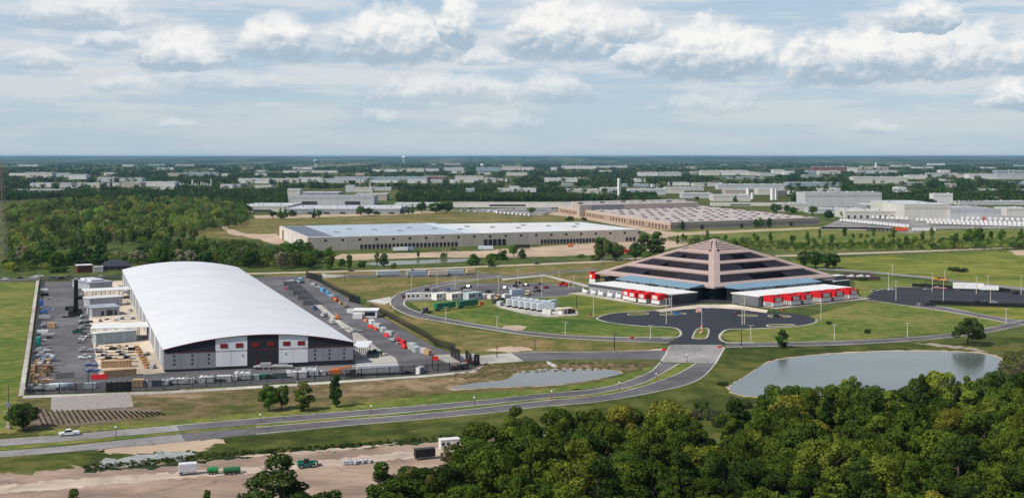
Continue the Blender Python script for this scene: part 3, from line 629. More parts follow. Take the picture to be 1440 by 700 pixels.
# ------------------------------------------------------------------ the stepped pyramid and its two wings
def pyramid():
    Z0, ZA = 8.0, 31.0
    F, L_, R_ = G(1004.5, 403.6, Z0), G(849, 383, Z0), G(1175, 387, Z0)
    for p in (F, L_, R_): p.z = 0
    side = 108.0
    axL = (L_-F).normalized()
    axR = Vector((-axL.y, axL.x, 0))
    if axR.dot(R_-F) < 0: axR = -axR
    axR = (axR+(R_-F).normalized()).normalized(); axL2 = Vector((axR.y, -axR.x, 0))
    if axL2.dot(axL) < 0: axL2 = -axL2
    axL = axL2
    c = F+(axL+axR)*side/2
    t = thing('pyramid_building', 'stepped mauve pyramid office building with dark recessed glass terraces', 'building')
    frame = mat('mauve_cladding', (.365, .275, .25), .75, .08, .12)
    corners = [F, F+axR*side, F+axR*side+axL*side, F+axL*side]
    A = Vector((c.x, c.y, ZA))
    dark = mat('black_wall', (.010, .010, .012), .45, .2, .3, spec=.4)
    sheet('plaza', [(940, 433), (985, 426.5), (1003, 425), (1030, 427), (1066, 432), (1100, 420), (1003, 400), (900, 415)], .03, mat('dark_paving', (.03, .03, .032), .8, .2, .2), label='dark paved entrance court of the pyramid')
    # core walls under the eaves and the terrace ledge
    def ring(inset, z0, z1, name, m, col=None):
        pts = [p+(c-p).normalized()*inset for p in corners]; part(name, MB().prism(pts, z0, z1), m, t, col)
    ring(6, 0, 4.4, 'lower_wall', dark); ring(2.6, 4.42, 5.3, 'ledge', dark); ring(9, 5.32, 7.0, 'upper_wall', GLASS)
    ring(-.2, 7.05, 8.0, 'eaves', frame); ring(10, 0.0, 7.0, 'core', dark)
    slots = [(.075, .228), (.295, .450), (.508, .655)]
    thin = [(.735, .757), (.785, .807), (.835, .857), (.885, .905)]
    for k in range(4):
        a, b = corners[k], corners[(k+1) % 4]
        e = (b-a).normalized(); mid = (a+b)/2; mid.z = Z0
        nrm = e.cross(A-mid).normalized()
        if nrm.z < 0: nrm = -nrm
        def Pt(u, h, off=0):                                          # u metres from the face's axis, h share of its height
            q = mid+(A-mid)*h+e*u+nrm*off; return q
        hw = lambda h: side/2*(1-h)
        def quad(name, h0, h1, l0, l1, r0, r1, off, th, m, par=t, col=None):
            vs = [Pt(l0, h0, off), Pt(r0, h0, off), Pt(r1, h1, off), Pt(l1, h1, off), Pt(l0, h0, off-th), Pt(r0, h0, off-th), Pt(r1, h1, off-th), Pt(l1, h1, off-th)]
            f = [(0, 1, 2, 3), (7, 6, 5, 4), (0, 4, 5, 1), (1, 5, 6, 2), (2, 6, 7, 3), (3, 7, 4, 0)]
            if (vs[1]-vs[0]).cross(vs[2]-vs[0]).dot(nrm) < 0: f = [tuple(reversed(q)) for q in f]
            return part(name, MB().add(vs, f), m, par, col)
        sw = 4.8                                                      # width of the sloping corner strip
        hs = [0]+[x for s in slots+thin for x in s]+[.955]
        for i in range(0, len(hs), 2):                                # solid bands between the terraces
            h0, h1 = hs[i], hs[i+1]
            s0 = sw if h0 < .7 else sw*.55; w0, w1 = hw(h0)-s0, hw(h1)-s0
            bd = quad('terrace_band', h0, h1, -w0, -max(w1, .1), w0, max(w1, .1), 0, 1.0, frame)
            if h0 < .7:
                for j in range(-3, 4):                                # panel joints standing proud
                    x = j/3.5
                    quad('seam', h0+.004, h1-.004, x*w0-.1, x*w1-.1, x*w0+.1, x*w1+.1, .06, .05, frame, bd)
        for sgn in (-1, 1):
            for (h0, h1, s) in ((0, .7, sw), (.7, .985, sw*.55)):
                l0, l1 = hw(h0), hw(h1); i0, i1 = l0-s, max(l1-s, 0)
                quad('corner_strip', h0, h1, sgn*l0, sgn*l1, sgn*i0, sgn*i1, .05 if sgn > 0 else .048, 1.02, frame)
        for (h0, h1) in slots:
            w0, w1 = hw(h0)-sw, hw(h1)-sw; cuts = [-1, -.36, .36, 1]
            for i in range(3):
                l0, r0, l1, r1 = cuts[i]*w0, cuts[i+1]*w0, cuts[i]*w1, cuts[i+1]*w1
                if i != 1:
                    gp = quad('sloping_glass', h0-.01, h1+.01, l0, l1, r0, r1, -.75, .2, TINT)
                    m_ = 9
                    mb = MB()
                    for j in range(1, m_):
                        x0, x1 = l0+(r0-l0)*j/m_, l1+(r1-l1)*j/m_
                        vs = [Pt(x0-.07, h0, -.71), Pt(x0+.07, h0, -.71), Pt(x1+.07, h1, -.71), Pt(x1-.07, h1, -.71)]; mb.add(vs, [(0, 1, 2, 3)])
                    part('glazing_bars', mb, BLACKM, gp)
                else:
                    lo = Pt(0, h0, -1.0).z; hi = Pt(0, h1, -1.0).z
                    inn = 6.5
                    d_in = Vector((nrm.x, nrm.y, 0)).normalized()
                    def B(u, h, back): q = Pt(u, h, -1.0); q = q-d_in*back; return q
                    vs = [B(l0, h0, 0), B(r0, h0, 0), B(r0, h0, inn), B(l0, h0, inn), B(l1, h1, 0), B(r1, h1, 0), B(r1, h0, inn), B(l1, h0, inn)]
                    top = [Vector((q.x, q.y, hi)) for q in (B(l0, h0, inn), B(r0, h0, inn))]
                    mb = MB().add([vs[0], vs[1], vs[2], vs[3], top[1], top[0]], [(0, 1, 2, 3), (3, 2, 4, 5)])
                    part('terrace_recess', mb, mat('terrace_dark', (.018, .012, .013), .8, .3, .5) if 'terrace_dark' not in bpy.data.materials else bpy.data.materials['terrace_dark'], t)
                    a0, a1 = Pt(l0+.5, h0+.012, -1.2), Pt(r0-.5, h0+.012, -1.2)
                    mb = MB().cyl(a0, a1, .12, n=4)
                    for j in range(9):
                        q = a0.lerp(a1, j/8); mb.cyl((q.x, q.y, q.z-1), q, .05, n=4)
                    part('balcony_rail', mb, mat('rail', (.30, .25, .24), .6, .1) if 'rail' not in bpy.data.materials else bpy.data.materials['rail'], t)
                    q = Pt(0, h0, -1.6); part('flue', MB().cyl(q, q+Vector((0, 0, 2.6)), .22, n=6), BLACKM, t)
        for (h0, h1) in thin:
            w0, w1 = hw(h0)-sw*.55, hw(h1)-sw*.55
            quad('louvre_slot', h0-.01, h1+.01, -w0, -max(w1, .1), w0, max(w1, .1), -.9, .15, TINT)
    cap = MB(); q = A+(c+Vector((0, 0, Z0))-A)*.05
    hwc = side/2*.055
    vs = [Vector((c.x, c.y, ZA-.3))+Vector((0, 0, .4))]+[Vector((c.x, c.y, ZA-1.2))+(p-c).normalized()*hwc*1.414 for p in corners]
    cap.add(vs, [(0, 1, 2), (0, 2, 3), (0, 3, 4), (0, 4, 1)]); part('apex_cap', cap, frame, t)
    return F, axL, axR, t
PF, PAL, PAR, PYR = pyramid()
def wing(a, n, name, label, a0, a1, units, mirrored):
    """a runs along the pyramid's foot from the front corner, n points outward"""
    t = thing(name, label, 'building')
    def W(x, y, z): q = PF+a*x+n*y; return Vector((q.x, q.y, z))
    def slabq(nm, x0, x1, y0, y1, z0, z1, m, col=None, zt=None, par=t):
        zt = zt or (z1, z1)                                           # top height at y0 and y1
        vs = [W(x0, y0, z0), W(x1, y0, z0), W(x1, y1, z0), W(x0, y1, z0), W(x0, y0, zt[0]), W(x1, y0, zt[0]), W(x1, y1, zt[1]), W(x0, y1, zt[1])]
        f = [(3, 2, 1, 0), (4, 5, 6, 7), (0, 1, 5, 4), (1, 2, 6, 5), (2, 3, 7, 6), (3, 0, 4, 7)]
        if a.cross(n).z < 0: f = [tuple(reversed(q)) for q in f]
        return part(nm, MB().add(vs, f), m, par, col)
    yo = 34.0
    slabq('wall', a0, a1, 13.2, yo-.6, 0, 5.4, WALL, (.17, .175, .19))
    for i in range(9):                                                # cladding bays of the long outer wall
        x0 = a0+(a1-a0)*i/9
        slabq('wall_panel', x0+.15, x0+(a1-a0)/9-.15, yo-.58, yo-.42, .3, 5.2, WALL, (.25, .26, .28))
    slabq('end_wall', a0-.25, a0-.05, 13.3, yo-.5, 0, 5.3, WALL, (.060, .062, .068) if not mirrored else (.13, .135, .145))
    slabq('roof', a0-.4, a1+.4, 12.4, yo+.3, 5.45, 6, mat('white_roof', (.68, .67, .65), .7, .06, .1) if 'white_roof' not in bpy.data.materials else bpy.data.materials['white_roof'])
    slabq('roof_fascia', a0-.45, a1+.45, yo+.31, yo+.45, 5.1, 6.02, PAINT, (.12, .12, .13))
    slabq('inner_wall', a0+7, a1-2, 2, 12.3, 0, 7.2, GLASS)
    slabq('blue_roof', a0+6.4, a1-1.4, 1, 13, 7.3, 8, mat('blue_grey_roof', (.17, .28, .36), .5, .08, .1) if 'blue_grey_roof' not in bpy.data.materials else bpy.data.materials['blue_grey_roof'], zt=(9.0, 7.7))
    m_ = 22
    for i in range(m_):
        x0 = a0+7.3+(a1-a0-9.6)*i/m_
        if i % 3: slabq('clerestory_pane', x0, x0+(a1-a0-9.6)/m_*.8, 12.32, 12.42, 6.15, 7.1, mat('pale_glass', (.16, .22, .26), .2, .2, .4) if 'pale_glass' not in bpy.data.materials else bpy.data.materials['pale_glass'])
    for x in (.49, .53): slabq('roof_vent', a0+(a1-a0)*x, a0+(a1-a0)*x+1, 13.2, 14, 6, 7.6, PAINT, (.05, .05, .05))
    # chillers with red hoods standing under and before the outer edge
    for i, (x, y0, y1, w) in enumerate(units):
        y0 = yo+.75
        lab = None
        u = thing('chiller_unit', 'chiller', 'chiller unit', (0, 0, 0), 0, 'red and white chiller units along the '+('right' if mirrored else 'left')+' wing')
        order = ('first', 'second', 'third', 'fourth', 'fifth', 'sixth', 'seventh')[i]
        u['label'] = f"red-hooded white chiller unit, {order} from the pyramid entrance along the {'right-hand' if mirrored else 'left-hand'} wing"
        slabq('base', x+.3, x+w-.3, y0+.4, y1-.6, 0.15, .7, PAINT, (.03, .03, .035), par=u)
        slabq('cabinet', x, x+w, y0, y1-.3, .7, 2.9, PAINT, (.62, .62, .64), par=u)
        slabq('hood', x-.15, x+w+.15, y0, y1, 2.95, 5.7, RED, par=u)
        slabq('hood_step', x+.5, x+w-.5, y0+.3, y0+(y1-y0)*.6, 5.72, 6.3, RED, par=u)
        slabq('white_emblem', x+w*.22, x+w*.8, y1+.02, y1+.1, 3.4, 5.2, PAINT, (.75, .73, .72), par=u)
        slabq('emblem_bar', x+w*.3, x+w*.72, y1+.11, y1+.16, 4.2, 4.45, PAINT, (.6, .1, .1), par=u)
        for j in range(5):
            y = y0+1+(y1-y0-3)*j/4
            slabq('louvre', x-.1, x-.01, y, y+.9, 1.0, 2.7, PAINT, (.22, .22, .24), par=u)
    return W
WL = wing(PAL, -PAR, 'wing_building', 'long low wing with white and blue roofs on the left side of the pyramid', 1, 74, [(2.5, 20, 41, 6.5), (11.5, 29, 43, 6.5), (20, 30, 43, 6), (28, 31, 41, 5.5)], False)
WR = wing(PAR, -PAL, 'wing_building', 'long low wing with white and blue roofs on the right side of the pyramid', 1, 80, [(3.5, 28, 42, 8), (17, 27, 43, 8), (28, 29, 43, 6.5), (42, 28, 43, 9), (54, 29, 43, 8), (68, 26, 42, 8)], True)
def white_kit(i, x, y):
    q = PF+PAL*x-PAR*y
    t = thing('pump_skid', f"white pump skid with rounded tanks, {('first','second','third','fourth','fifth')[i]} from the outer end of the left wing", 'pump skid', (q.x, q.y, .05), math.atan2(PAL.y, PAL.x), 'white pump skids beside the left wing')
    part('skid', MB().box(0, 0, 0, 6, 3, .5), STEEL, t); part('tank', MB().cyl((-2.6, .4, 1.6), (1, .4, 1.6), 1.1, n=10), PAINT, t, (.7, .7, .7), smooth=False)
    part('pump_housing', MB().box(1.9, -.2, .5, 1.6, 1.8, 2.2), PAINT, t, (.45, .46, .48)); part('duct', MB().cyl((2, 0, 2.6), (2, 0, 3.6), .5, n=8).cyl((-2, -1, .5), (2, -1, 1.4), .3, n=6), PAINT, t, (.72, .72, .72))
for i, (x, y) in enumerate([(70, 39), (62.5, 38.5), (55, 39), (47, 38.5), (40, 38)]): white_kit(i, x, y)
# pavement and picket rail in front of the wings
for sgn, (a, n, x0, x1) in enumerate(((PAL, -PAR, -2, 80), (PAR, -PAL, 2, 84))):
    q = [PF+a*x0+n*35, PF+a*x1+n*35, PF+a*x1+n*45, PF+a*x0+n*45]
    o = part('pavement', MB().add([(p.x, p.y, .075) for p in q], [(0, 1, 2, 3) if a.cross(n).z > 0 else (3, 2, 1, 0)]), CREAM, None, kind='structure'); o['label'] = 'cream paved apron along the '+('left','right')[sgn]+' wing'

def rail_fence(P, name, label, h, sp, bar, m, infill=True, rails=(.3, .95), posts_w=.12, cat='fence', col=None):
    """posts as parts, rails per stretch, the many thin bars as one infill part"""
    t = thing(name, label, cat); mb = MB(); pm = MB().box(0, 0, 0, posts_w, posts_w, h+.15).mesh('post', m)
    for i in range(len(P)-1):
        a, b = P[i], P[i+1]; d = b-a; L = d.length; k = max(1, round(L/sp)); ang = math.atan2(d.y, d.x)
        rl = MB()
        for r in rails:
            mid = (a+b)/2; rl.box(mid.x, mid.y, h*r-.05, L, .06, .1, ang)
        part('rail', rl, m, t)
        for j in range(k+(1 if i == len(P)-2 else 0)):
            q = a+d*(j/k); link('post', pm, t, (q.x, q.y, 0), ang)
        if infill:
            nb = int(L/bar)
            for j in range(nb):
                q = a+d*((j+.5)/nb); n_ = Vector((math.cos(ang), math.sin(ang), 0))*.045
                mb.add([(q.x-n_.x, q.y-n_.y, .1), (q.x+n_.x, q.y+n_.y, .1), (q.x+n_.x, q.y+n_.y, h), (q.x-n_.x, q.y-n_.y, h)], [(0, 1, 2, 3)])
    if infill: part('picket', mb, m, t, kind='stuff')
    return t
gpx = lambda pts: [G(x, y) for x, y in pts]
rail_fence(gpx([(37, 555), (130, 552), (230, 548), (330, 542), (420, 537), (530, 530), (600, 525), (648, 521), (668, 513.5)]), 'steel_fence', 'black picket fence along the front of the warehouse yard', 3.5, 5.5, .2, BLACKM, posts_w=.24)
rail_fence(gpx([(37, 555), (44, 500), (51, 440), (57, 396)]), 'steel_fence', 'black picket fence down the left edge of the yard', 3.2, 6, .14, BLACKM, posts_w=.24)
rail_fence(gpx([(57, 396), (120, 394), (170, 392.5)]), 'steel_fence', 'black picket fence across the back of the yard', 3.0, 6, .2, BLACKM)
rail_fence(gpx([(436, 390), (470, 408), (503, 424)]), 'steel_fence', 'black picket fence on the right flank, behind the white gatehouse', 3.2, 6, .14, BLACKM)
rail_fence(gpx([(520, 433), (545, 446), (575, 462), (604, 478), (612, 486), (640, 494)]), 'steel_fence', 'black picket fence on the right flank, before the white gatehouse', 3.2, 6, .14, BLACKM)
rail_fence(gpx([(812, 414), (840, 419), (880, 427), (925, 434)]), 'picket_rail', 'pale thin picket rail before the left wing', 1.6, 3, .8, STEEL, posts_w=.1)
rail_fence(gpx([(1085, 436), (1130, 433), (1180, 427), (1216, 422)]), 'picket_rail', 'pale thin picket rail before the right wing', 1.6, 3, .8, STEEL, posts_w=.1)
def hedge_wall(pts, label, h=2.2):
    P = gpx(pts); t = thing('screen_fence', label, 'fence')
    for i in range(len(P)-1):
        a, b = P[i], P[i+1]; d = b-a; k = max(1, int(d.length/5)); ang = math.atan2(d.y, d.x)
        for j in range(k):
            q = a+d*((j+.5)/k); part('screen_panel', MB().box(q.x, q.y, .1, d.length/k-.12, .12, h-.1+.1*((i+j) % 2), ang), BLACKM, t)
            q = a+d*(j/k); part('post', MB().box(q.x, q.y, 0, .14, .16, h+.2, ang), BLACKM, t)
hedge_wall([(1307, 427.5), (1345, 429), (1400, 431), (1460, 433.5)], 'long black screen fence along the near side of the right-hand car park')
hedge_wall([(1283, 403), (1320, 405), (1345, 407)], 'black screen fence left of the white trailers at the back')
hedge_wall([(1402, 409), (1421, 411)], 'short black screen fence right of the white trailers')
def gate(px, py, n, label, dx=3, dy=1.2, h=5):
    t = thing('tall_gate', label, 'gate', G(px, py))
    o = G(px, py)
    for i in range(n):
        q = G(px+dx*i, py+dy*i)-o; r = (G(px+dx*(i+.8), py+dy*(i+.8))-o)
        mid = (q+r)/2; d = r-q; hh = h*(1-.08*(i % 2))
        part('gate_leaf', MB().box(mid.x, mid.y, .15, d.length, .1, hh, math.atan2(d.y, d.x)), BLACKM, t); part('post', MB().box(q.x, q.y, 0, .22, .22, hh+.4), BLACKM, t)
gate(431, 391, 7, 'cluster of tall black gate leaves at the back corner of the yard', 3.1, .8, 4.5)
gate(491, 424, 5, 'cluster of tall black gate leaves behind the white gatehouse', 3.2, .7, 4)
gate(634, 501, 3, 'tall black gate leaves inside the corner gateway', 4.6, 2.8, 4.8); gate(655, 508, 2, 'pair of tall black gate leaves at the corner gateway', 4.5, 3, 4.6)
gate(667, 515, 2, 'single tall black gate leaf at the corner of the front fence', 4, -1, 4.6)

def front_gate():
    a, b = G(150, 551), G(186, 549.5); d = b-a; ang = math.atan2(d.y, d.x); t = thing('sliding_gate', 'dark sliding gate panels in the front fence above the block mat', 'gate')
    for i in range(5):
        q = a.lerp(b, (i+.5)/5); part('gate_leaf', MB().box(q.x, q.y-.2, .1, d.length/5-.25, .08, 3.3, ang), mat('gate_mesh', (.035, .035, .038), .7, .3, 2) if 'gate_mesh' not in bpy.data.materials else bpy.data.materials['gate_mesh'], t)
        q = a.lerp(b, i/5); part('post', MB().box(q.x, q.y-.2, 0, .3, .3, 3.9, ang), BLACKM, t)
front_gate()
# ------------------------------------------------------------------ the long dock warehouse
def px_building(name, label, cat, base, z, wallcol, roofcol, parapet=.0, roofmat=None):
    """base: world footprint (counter-clockwise seen from above)"""
    P = [Vector((p.x, p.y, 0)) for p in base]
    area = sum(P[i].x*P[(i+1) % len(P)].y-P[(i+1) % len(P)].x*P[i].y for i in range(len(P)))
    if area < 0: P.reverse()
    t = thing(name, label, cat)
    part('wall', MB().prism(P, 0, z), WALL, t, wallcol)
    c = sum(P, Vector())/len(P)
    k = [c+(p-c)*(1-.5/max((p-c).length, 1)) for p in P]
    part('roof', MB().prism(k, z+.01, z+.14), roofmat or ROOF, t, roofcol)
    return t, P
def on_wall(t, name, a, b, f0, f1, z0, z1, m, col=None, off=.08, th=.14):
    """a flat piece on the wall from a to b, at shares f0..f1 of its length, standing off it"""
    d = (b-a); n = Vector((d.y, -d.x, 0)).normalized(); p, q = a+d*f0, a+d*f1
    vs = []
    for o in (off, off-th):
        vs += [(p.x+n.x*o, p.y+n.y*o, z0), (q.x+n.x*o, q.y+n.y*o, z0), (q.x+n.x*o, q.y+n.y*o, z1), (p.x+n.x*o, p.y+n.y*o, z1)]
    return part(name, MB().add(vs, [(0, 1, 2, 3), (7, 6, 5, 4), (0, 4, 5, 1), (1, 5, 6, 2), (2, 6, 7, 3), (3, 7, 4, 0)]), m, t, col)
def dock_warehouse():
    z = 12; FLp, FRp, BRp, BLp = G(432.5, 334, z), G(899, 322.5, z), G(818, 312.3, z), G(393, 318, z)
    t, P = px_building('dock_warehouse', 'long tan dock warehouse with flat white and blue-grey roof on bare earth', 'warehouse', [FLp, FRp, BRp, BLp], z, (.43, .375, .325), (.58, .58, .58))
    fl, fr, br, bl = [Vector((p.x, p.y, 0)) for p in (FLp, FRp, BRp, BLp)]
    U, V = fr-fl, bl-fl
    def rp(nm, u0, u1, col, dz):
        q = [fl+U*u0+V*.03, fl+U*u1+V*.03, fl+U*u1+V*.97, fl+U*u0+V*.97]; part(nm, MB().prism(q, z+.16, z+.16+dz), ROOF, t, col)
    rp('roof_section', .006, .075, (.13, .155, .185), .1); rp('roof_section', .0765, .46, (.36, .425, .48), .12); rp('roof_section', .4615, .50, (.50, .56, .62), .12)
    for i in range(14):
        u, v = .11+.062*i, .3+.35*((i*5) % 3)/3; q = fl+U*u+V*v
        part('roof_unit', MB().box(q.x, q.y, z+.2, 5, 4, 1.3), PAINT, t, (.3, .31, .33))
    for i in range(36): on_wall(t, 'wall_panel', fl, fr, i/36+.0006, (i+1)/36-.0006, .2, z-.25, WALL, ((.46, .40, .345), (.44, .385, .33), (.47, .41, .35))[i % 3], .1, .1)
    for i in range(6): on_wall(t, 'wall_panel', bl, fl, i/6+.003, (i+1)/6-.003, .2, z-.25, WALL, (.60, .53, .47), .1, .1)
    for i, f in enumerate((.12, .26, .4, .55, .7)): on_wall(t, 'bay_door', bl, fl, f, f+.055, .3, 7.5 if i % 2 else 9.5, PAINT, (.7, .68, .66) if i != 0 else (.05, .05, .05), .16)
    for i in range(21):
        f = .045+i*.0475
        on_wall(t, 'high_window', fl, fr, f, f+.0075, 8.2, 10, GLASS, None, .18)
    docks = [(.145, .43, 25), (.505, .575, 5), (.68, .885, 20), (.955, .99, 3)]
    for a, b, n in docks:
        for i in range(n):
            f = a+(b-a)*i/n
            big = (a == .505)
            d = on_wall(t, 'dock_door', fl, fr, f, f+(.0075 if not big else .011), 1.2 if not big else .4, 4.6 if not big else 6.2, PAINT, (.02, .02, .025), .22)
            on_wall(d, 'dock_bumper', fl, fr, f+.001, f+.006, .2, .8, BLACKM, None, .3)
dock_warehouse()

# ------------------------------------------------------------------ the brown factory behind
def brown_factory():
    z = 9
    A_, B_, C_ = G(785, 290, z), G(943, 313, z), G(1152, 306.2, z)
    D_ = A_+(C_-B_); 
    t, P = px_building('factory', 'wide low brown factory with rows of skylights on its pale roof', 'factory', [A_, B_, C_, D_], z, (.36, .25, .18), (.42, .36, .33))
    a, b, c = [Vector((p.x, p.y, 0)) for p in (A_, B_, C_)]
    d = Vector((D_.x, D_.y, 0))
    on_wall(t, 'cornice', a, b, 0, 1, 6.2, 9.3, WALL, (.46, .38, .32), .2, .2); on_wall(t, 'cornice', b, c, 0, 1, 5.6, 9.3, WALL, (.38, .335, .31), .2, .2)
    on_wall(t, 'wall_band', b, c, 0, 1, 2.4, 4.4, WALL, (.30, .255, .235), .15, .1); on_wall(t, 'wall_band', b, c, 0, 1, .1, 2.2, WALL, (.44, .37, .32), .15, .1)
    for i in range(40):
        f = .03+i*.024
        if i in (10, 11, 19, 20, 27, 33): continue
        on_wall(t, 'window', a, b, f, f+.009, 1.0, 5.2, GLASS, None, .12)
    for f in (.19, .45, .79): on_wall(t, 'dock_door', b, c, f, f+.018, .2, 5.2, PAINT, (.03, .025, .025), .3)
    for i in range(15):
        for j in range(11):
            u, v = (i+.6)/15.2, (j+.5)/11
            q = b+(c-b)*u+(a-b)*v
            if (i+2*j) % 7 == 6: continue
            part('skylight', MB().box(q.x, q.y, z+.15, 5.2, 3.4, 1.0, math.atan2((c-b).y, (c-b).x)), PAINT, t, (.10, .10, .12) if (i*3+j) % 5 else (.4, .4, .42))
    # raised rear hall
    E1, E2 = G(803, 283.5, 16), G(815, 288.6, 16); E3 = E2+(c-b)*.92; E4 = E1+(c-b)*.92
    q = [Vector((p.x, p.y, 0)) for p in (E1, E2, E3, E4)]
    t2, P2 = px_building('factory_hall', 'taller brown hall rising behind the skylit factory roof', 'factory', q, 16, (.44, .37, .31), (.36, .31, .29))
    on_wall(t2, 'grey_cladding', q[1], q[2], .1, .36, 9.4, 15.5, WALL, (.25, .24, .25))
    for i in range(16):
        p = q[1].lerp(q[2], (i+.5)/16)+(q[0]-q[1])*(.3+.4*((i*3) % 4)/4); part('roof_unit', MB().box(p.x, p.y, 16.2, 7, 5, 2.2), PAINT, t2, (.34, .34, .35) if i % 3 else (.1, .1, .11))
brown_factory()
# ------------------------------------------------------------------ vehicles and equipment: one of each kind, then copies
GREY = PAINT
def wheels(t, xs, y, r, w=.24):
    tm = MB().cyl((0, -w/2, 0), (0, w/2, 0), r, n=10).mesh('tyre', RUBBER); rm = MB().cyl((0, -w/2-.015, 0), (0, w/2+.015, 0), r*.55, n=8).mesh('rim', STEEL)
    for x in xs:
        for s in (-1, 1):
            o = link('wheel', tm, t, (x, s*y, r)); link('rim', rm, o)
def make_car(name, prof, cab, L, W, r, cat, lights=True):
    t = thing(name, name.replace('_', ' ')+' proto', cat)
    part('body', MB().profile(prof, -W/2, W/2, .93), PAINT, t)
    zs = [p[1] for p in cab]; lo, hi = min(zs), max(zs)
    part('windows', MB().profile(cab, -W/2*.93, W/2*.93, .93), GLASS, t)
    top = [p for p in cab if p[1] > lo+.6*(hi-lo)]; x0, x1 = min(p[0] for p in top), max(p[0] for p in top)
    part('roof', MB().box((x0+x1)/2, 0, hi+.005, x1-x0+.1, W*.84, .07), PAINT, t)
    if lights:
        for s in (-1, 1):
            part('headlight', MB().box(L/2-.02, s*W*.36, prof[-1][1]*.62 if prof[-1][1] > .5 else .65, .08, .35, .16), STEEL, t)
            part('tail_light', MB().box(-L/2+.02, s*W*.38, .8, .06, .2, .25), RED, t)
    wheels(t, (L*.3, -L*.3), W/2-.1, r)
    return freeze(t)
CAR = make_car('car', [(-2.25, .3), (2.2, .3), (2.25, .65), (1.1, .92), (-1.6, .98), (-2.25, .9)], [(1.0, .93), (.35, 1.4), (-1.0, 1.42), (-1.75, .98)], 4.5, 1.8, .32, 'car')
SUV = make_car('car', [(-2.3, .35), (2.25, .35), (2.3, .85), (1.15, 1.1), (-2.2, 1.15), (-2.3, 1.0)], [(1.05, 1.1), (.5, 1.68), (-1.9, 1.7), (-2.2, 1.15)], 4.6, 1.9, .37, 'car')
PICK = make_car('pickup_truck', [(-2.9, .45), (2.85, .45), (2.9, 1.0), (1.45, 1.18), (1.4, 1.2), (-.75, 1.2), (-.8, 1.22), (-2.9, 1.2)], [(1.4, 1.2), (.8, 1.8), (-.5, 1.83), (-.8, 1.2)], 5.8, 2.0, .42, 'pickup')
def make_trailer(L=14.5, h=4.0, W=2.6, name='semi_trailer', truck=False):
    t = thing(name, 'proto', 'trailer')
    b = part('cargo_box', MB().box(0, 0, 1.15, L, W, h-1.15), PAINT, t)
    for i in range(7):
        x = -L/2+L*(i+.5)/7
        for s in (-1, 1): part('side_rib', MB().box(x, s*(W/2+.03), 1.25, .12, .06, h-1.4), PAINT, b)
    part('roof', MB().box(0, 0, h+.005, L-.1, W-.1, .06), PAINT, t)
    part('chassis', MB().box(0, 0, .8, L*.95, .9, .33), BLACKM, t)
    wheels(t, (-L*.41, -L*.32), W/2-.25, .5, .35)
    part('landing_leg', MB().box(L*.28, .6, .02, .15, .15, .8).box(L*.28, -.6, .02, .15, .15, .8), STEEL, t)
    part('rear_door', MB().box(-L/2-.04, 0, 1.3, .06, W*.9, h-1.5), PAINT, t)
    return freeze(t)
TRL = make_trailer()
SHORT = make_trailer(8.5, 3.4, 2.5)
def make_truck():
    t = thing('truck_tractor', 'proto', 'truck')
    part('cab', MB().profile([(-.6, .9), (2.9, .9), (2.95, 1.7), (1.6, 1.9), (1.3, 2.9), (-.6, 3.3)], -1.15, 1.15, .97), PAINT, t)
    part('windscreen', MB().profile([(1.62, 1.95), (1.66, 1.95), (1.38, 2.8), (1.34, 2.8)], -1.0, 1.0), GLASS, t)
    part('chassis', MB().box(-1, 0, .6, 6.6, .9, .35), BLACKM, t); part('grille', MB().box(2.95, 0, .95, .08, 1.2, .7), STEEL, t)
    part('exhaust', MB().cyl((-.75, .9, 1), (-.75, .9, 3.7), .1, n=6), STEEL, t)
    wheels(t, (2, -2.4, -3.6), .95, .5, .35); return freeze(t)
TRUCK = make_truck()
def make_container():
    t = thing('container', 'proto', 'container')
    b = part('shell', MB().box(0, 0, .1, 6.1, 2.44, 2.6), PAINT, t)
    for i in range(9):
        for s in (-1, 1): part('rib', MB().box(-2.7+5.4*i/8, s*1.24, .25, .2, .06, 2.3), PAINT, b)
    part('door', MB().box(3.07, .6, .2, .06, 1.15, 2.4).box(3.07, -.6, .2, .06, 1.15, 2.4), PAINT, t)
    part('roof', MB().box(0, 0, 2.705, 6.0, 2.36, .04), PAINT, t); return freeze(t)
CONT = make_container()
def make_office(L, name='office_trailer', n=6):
    t = thing(name, 'proto', 'office trailer'); W = 3.6
    b = part('wall', MB().box(0, 0, .5, L, W, 2.9), WALL, t)
    part('roof', MB().box(0, 0, 3.405, L+.2, W+.2, .18), WALL, t); part('skirting', MB().box(0, 0, .0, L-.1, W-.1, .495), PAINT, t, (.2, .2, .2))
    for i in range(n):
        x = -L/2+L*(i+.5)/n
        if i == n//2: part('door', MB().box(x, -W/2-.03, .55, 1, .06, 2.1), PAINT, t)
        else:
            w = part('window', MB().box(x, -W/2-.03, 1.6, 1.1, .06, 1.1), GLASS, t); part('frame', MB().box(x, -W/2-.02, 1.5, 1.3, .05, .08).box(x, -W/2-.02, 2.72, 1.3, .05, .08), PAINT, w)
    part('air_conditioner', MB().box(L/2+.3, .4, 1.2, .55, 1, 1.6), STEEL, t)
    return freeze(t)
OFF = make_office(12.5); OFF2 = make_office(8, n=4)
